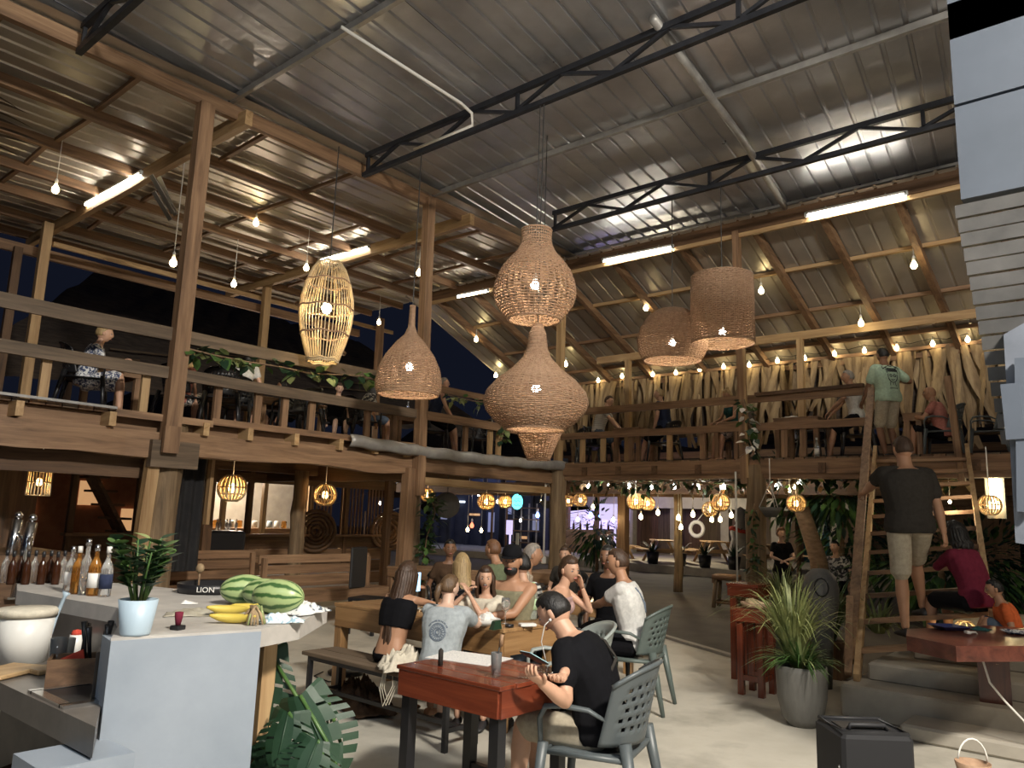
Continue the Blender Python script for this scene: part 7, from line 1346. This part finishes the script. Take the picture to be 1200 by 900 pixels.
# palm trunk, dark trees and shrubs beyond
q = at(958, 600, x=15.2); o = empty('palm_tree', (15.2, q.y, 0), 0, 'palm trunk leaning behind the grass plants, right of the mossy log', 'tree'); part('trunk', 'trunk', o, lambda b: b.tube([(15.2, q.y-.1, -.03), (15.15, q.y+.0, 1.0), (15.0, q.y+.25, 2.0), (14.9, q.y+.35, 2.35)], [.19, .16, .14, .13], 12))
def bush(c, rx, rz_, n, label, mats, seed, L=.35, cat='shrub'):
    r_ = random.Random(seed); o = empty('shrub', (c[0], c[1], 0), 0, label, cat); part('stem', 'trunk', o, lambda b: b.tube([(c[0], c[1], -.05), (c[0], c[1], c[2])], .06, 6)); bs = [MB() for _ in mats]
    for k in range(n):
        d = Vector((r_.gauss(0, 1), r_.gauss(0, 1), r_.gauss(0, .8))).normalized(); p = Vector(c)+Vector((d.x*rx, d.y*rx, d.z*rz_))*r_.uniform(.4, 1); leaf(bs[k % len(mats)], p, d+Vector((0, 0, -.3)), (0, 0, 1), L*r_.uniform(.6, 1.2), L*.3, n=3)
    for b, m_ in zip(bs, mats): tag(b.build('foliage', m_, o), kind='stuff')
for px, x, rx, z, rz_, n, lab in ((1000, 18, 1.4, 1.4, 1.3, 520, 'dark shrub behind the ladder and the person in the patterned shirt'), (1100, 16, 1.6, .9, .8, 600, 'leafy hedge right of the climbing man, beyond the ladder'), (1150, 18, 1.8, 1.0, 1.0, 600, 'leafy hedge beside the white house'), (700, 21, 1.0, 1.2, 1.1, 320, 'dark shrub below the purple bar hut'), (935, 19, 1.2, 2.4, 1.0, 420, 'dark foliage around the standing woman in black'), (985, 15.8, .9, 2.2, .6, 320, 'dark foliage right of the palm trunk')):
    q = at(px, 620, x=x); bush((x, q.y, z), rx, rz_, n, lab, ('leaf_dark', 'leaf'), px, .34)
for k, px in enumerate((765, 797, 826, 860)):
    q = at(px, 650, x=22.9); o = empty('potted_shrub', (22.9, q.y, .22), 0, 'dark planter pot on the kerb across the street', 'plant', 'kerb planters across the street', world=False); part('pot', 'plastic_black', o, lambda b: b.lathe([(.16, 0), (.22, .4), (.2, .4), (0, .38)], seg=14)); b = MB(); tuft(b, (0, 0, .38), 26, .6, .8, .05, 0, .9, k, .3); tag(b.build('leaves', 'leaf_dark', o), kind='stuff')
# life ring, statue on the far terrace
q = at(717, 622+0, x=28.5); q = at(818, 620, x=28.5); tag(MB().tube([Vector((28.4, q.y+.28*math.cos(a*.39), q.z+.28*math.sin(a*.39))) for a in range(16)], .08, 8, closed=True).tube([(28.4, q.y, q.z+.3), (29.5, q.y, 2.3)], .02, 5).build('ring_ornament', 'paper', None, q), 'pale ring hanging on a pillar across the street', 'ring')
q = at(868, 615, x=24); o = empty('statue', (24, q.y, .22), 0, 'stone statue with a red scarf across the street', 'statue', world=False); part('body', 'concrete_step', o, lambda b: b.lathe([(.42, 0), (.40, .5), (.30, .9), (.34, 1.15), (.16, 1.4), (.20, 1.6), (.15, 1.85), (0, 1.95)], seg=18)); part('scarf', 'cloth_red', o, lambda b: b.tube([(.3*math.cos(a*.5), .3*math.sin(a*.5), 1.2-.06*math.sin(a)) for a in range(13)], .07, 8, closed=True))
# dark tree masses along the street to close the view
r_ = random.Random(5)
for k, (x, y, h, lab) in enumerate(((40, 4, 7, 'dark tree far behind the right gallery'), (41, 14, 8, 'dark tree behind the facade across the street'), (38, 24, 8, 'dark tree behind the corner post, far away'), (38, 33, 8, 'dark tree beyond the shop fronts'), (18, 34, 7.5, 'dark tree far behind the lattice screen'), (41, -8, 7, 'dark tree far behind the white house'))):
    o = empty('tree', (x, y, 0), 0, lab, 'tree'); part('trunk', 'trunk', o, lambda b: b.tube([(x, y, 0), (x, y, h*.6)], .3, 8))
    b = MB()
    for j in range(9): b.ball((x+r_.uniform(-3.2, 3.2), y+r_.uniform(-5, 5), h*.45+r_.uniform(-1.8, 1.6)), (2.6+r_.random(), 2.8+r_.random(), 2+r_.random()), 12, 8)
    b.v = [tuple(Vector(v)*(1+.0)+Vector((.35*noise.noise(Vector(v)*1.3), .35*noise.noise(Vector(v)*1.3+Vector((9, 0, 0))), .35*noise.noise(Vector(v)*1.3+Vector((0, 9, 0)))))) for v in b.v]; tag(b.build('crown', 'thatch_dark', o), kind='stuff')
# dark street things to the left of the corner: screens and cards
for px, py, w_, h_, m_, lab in ((597, 517+101, .25, .5, 'panel_lilac', 'small lilac lit panel in the dark street behind the diners'), (606, 640, .1, .9, 'plastic_white', 'thin white post in the street behind the diners'), (720, 600, 1.1, .5, 'panel_lilac', 'white lit screen board beside the purple bar hut')):
    q = at(px, py, x=21); tag(MB().box(q, (.06, w_, h_)).box((q.x+.05, q.y, (q.z-h_/2-.03)/2), (.05, .05, max(.02, q.z-h_/2+.03))).build('lit_board', m_, None, q), lab, 'board')
q = at(722, 600, x=20.9)
# ================================================================= PRINTS ON CLOTHES
def project(ob_name_parent, J, strokes, mat, name, r=.0022, off=.003):
    sh = [c for c in ob_name_parent.children if c.name.startswith(('shirt', 'tank'))][0]; bvh = BVHTree.FromPolygons([v.co for v in sh.data.vertices], [p.vertices for p in sh.data.polygons]); b = MB()
    C0 = J['C'].lerp(J['N'], .45); dn = -J['fw'].normalized(); sd = J['side']; up = J['up2']
    for st_ in strokes:
        pts = []
        for u, v in st_:
            o_ = C0+sd*u+up*v+dn*.5; h = bvh.ray_cast(o_, -dn)
            if h[0] is not None: pts.append(h[0]+h[1]*off)
        if len(pts) > 1: b.tube(pts, r, 4)
    if b.v: b.build(name, mat, ob_name_parent)
def circ(cx, cy, r, n=26, a0=0, a1=6.283): return [(cx+r*math.cos(a0+(a1-a0)*i/n), cy+r*math.sin(a0+(a1-a0)*i/n)) for i in range(n+1)]
st = [circ(0, -.09, .062), circ(0, -.09, .054), circ(0, -.09, .030), circ(0, -.09, .014), circ(.004, -.09, .022, 14, 1, 5)]+[[(math.cos(a)*.033, -.09+math.sin(a)*.033), (math.cos(a)*.050, -.09+math.sin(a)*.050)] for a in [k*.349 for k in range(18)]]
st += [[(math.cos(a)*.074, -.09+math.sin(a)*.074), (math.cos(a)*.086, -.09+math.sin(a)*.086)] for a in [.5+.16*k for k in range(14)]]+[[(math.cos(a)*.078, -.09+math.sin(a)*.078), (math.cos(a+.1)*.083, -.09+math.sin(a+.1)*.083)] for a in [.5+.32*k for k in range(7)]]
project(g5, J5, st, 'ink_soft', 'back_print', .0024)
fc = [circ(0, -.06, .050, 20, 3.4, 6.0), [(-.06, .03), (-.03, .055), (0, .05), (.03, .06), (.06, .035)], [(-.055, -.02), (-.06, .02), (-.04, .01), (-.02, .02), (0, .005), (.02, .02), (.045, .01), (.06, .015), (.055, -.02)], circ(-.02, -.045, .012), circ(.022, -.045, .012), [(-.02, -.085), (0, -.09), (.02, -.083)], [(-.05, -.03), (-.05, -.07), (-.03, -.10)], [(.05, -.03), (.05, -.07), (.03, -.10)], [(-.03, -.11), (-.035, -.14)], [(.02, -.11), (.028, -.15)], [(0, -.11), (0, -.135)]]
fc += [[(-.085, .045), (-.05, .075), (0, .065), (.05, .08), (.09, .055)], [(-.085, .02), (-.05, .045)], [(.05, .05), (.09, .03)], [(-.085, .045), (-.085, .02)], [(.09, .055), (.09, .03)]]+[[(-.05, .028-.008*k), (.05, .030-.008*k)] for k in range(5)]+[[(-.04, -.17), (.04, -.168)]]
project(g11, J11, [[(u*1.75, v*1.75+.02) for u, v in s_] for s_ in fc], 'ink', 'back_print', .0065)
vn = [[(-.09+.012*k+.01*math.sin(k*1.3+j*2), .05-.018*k+.02*math.sin(k*.8+j)) for k in range(12)] for j in range(4)]+[circ(.03+.02*k, -.10-.02*(k % 3), .022, 12) for k in range(4)]+[circ(-.05+.03*k, .0-.03*k, .012, 8) for k in range(5)]
project(m2_, J2, vn, 'ink_soft', 'back_print', .0045)
for o in list(bpy.data.objects):
    if '_org' in o: del o['_org']
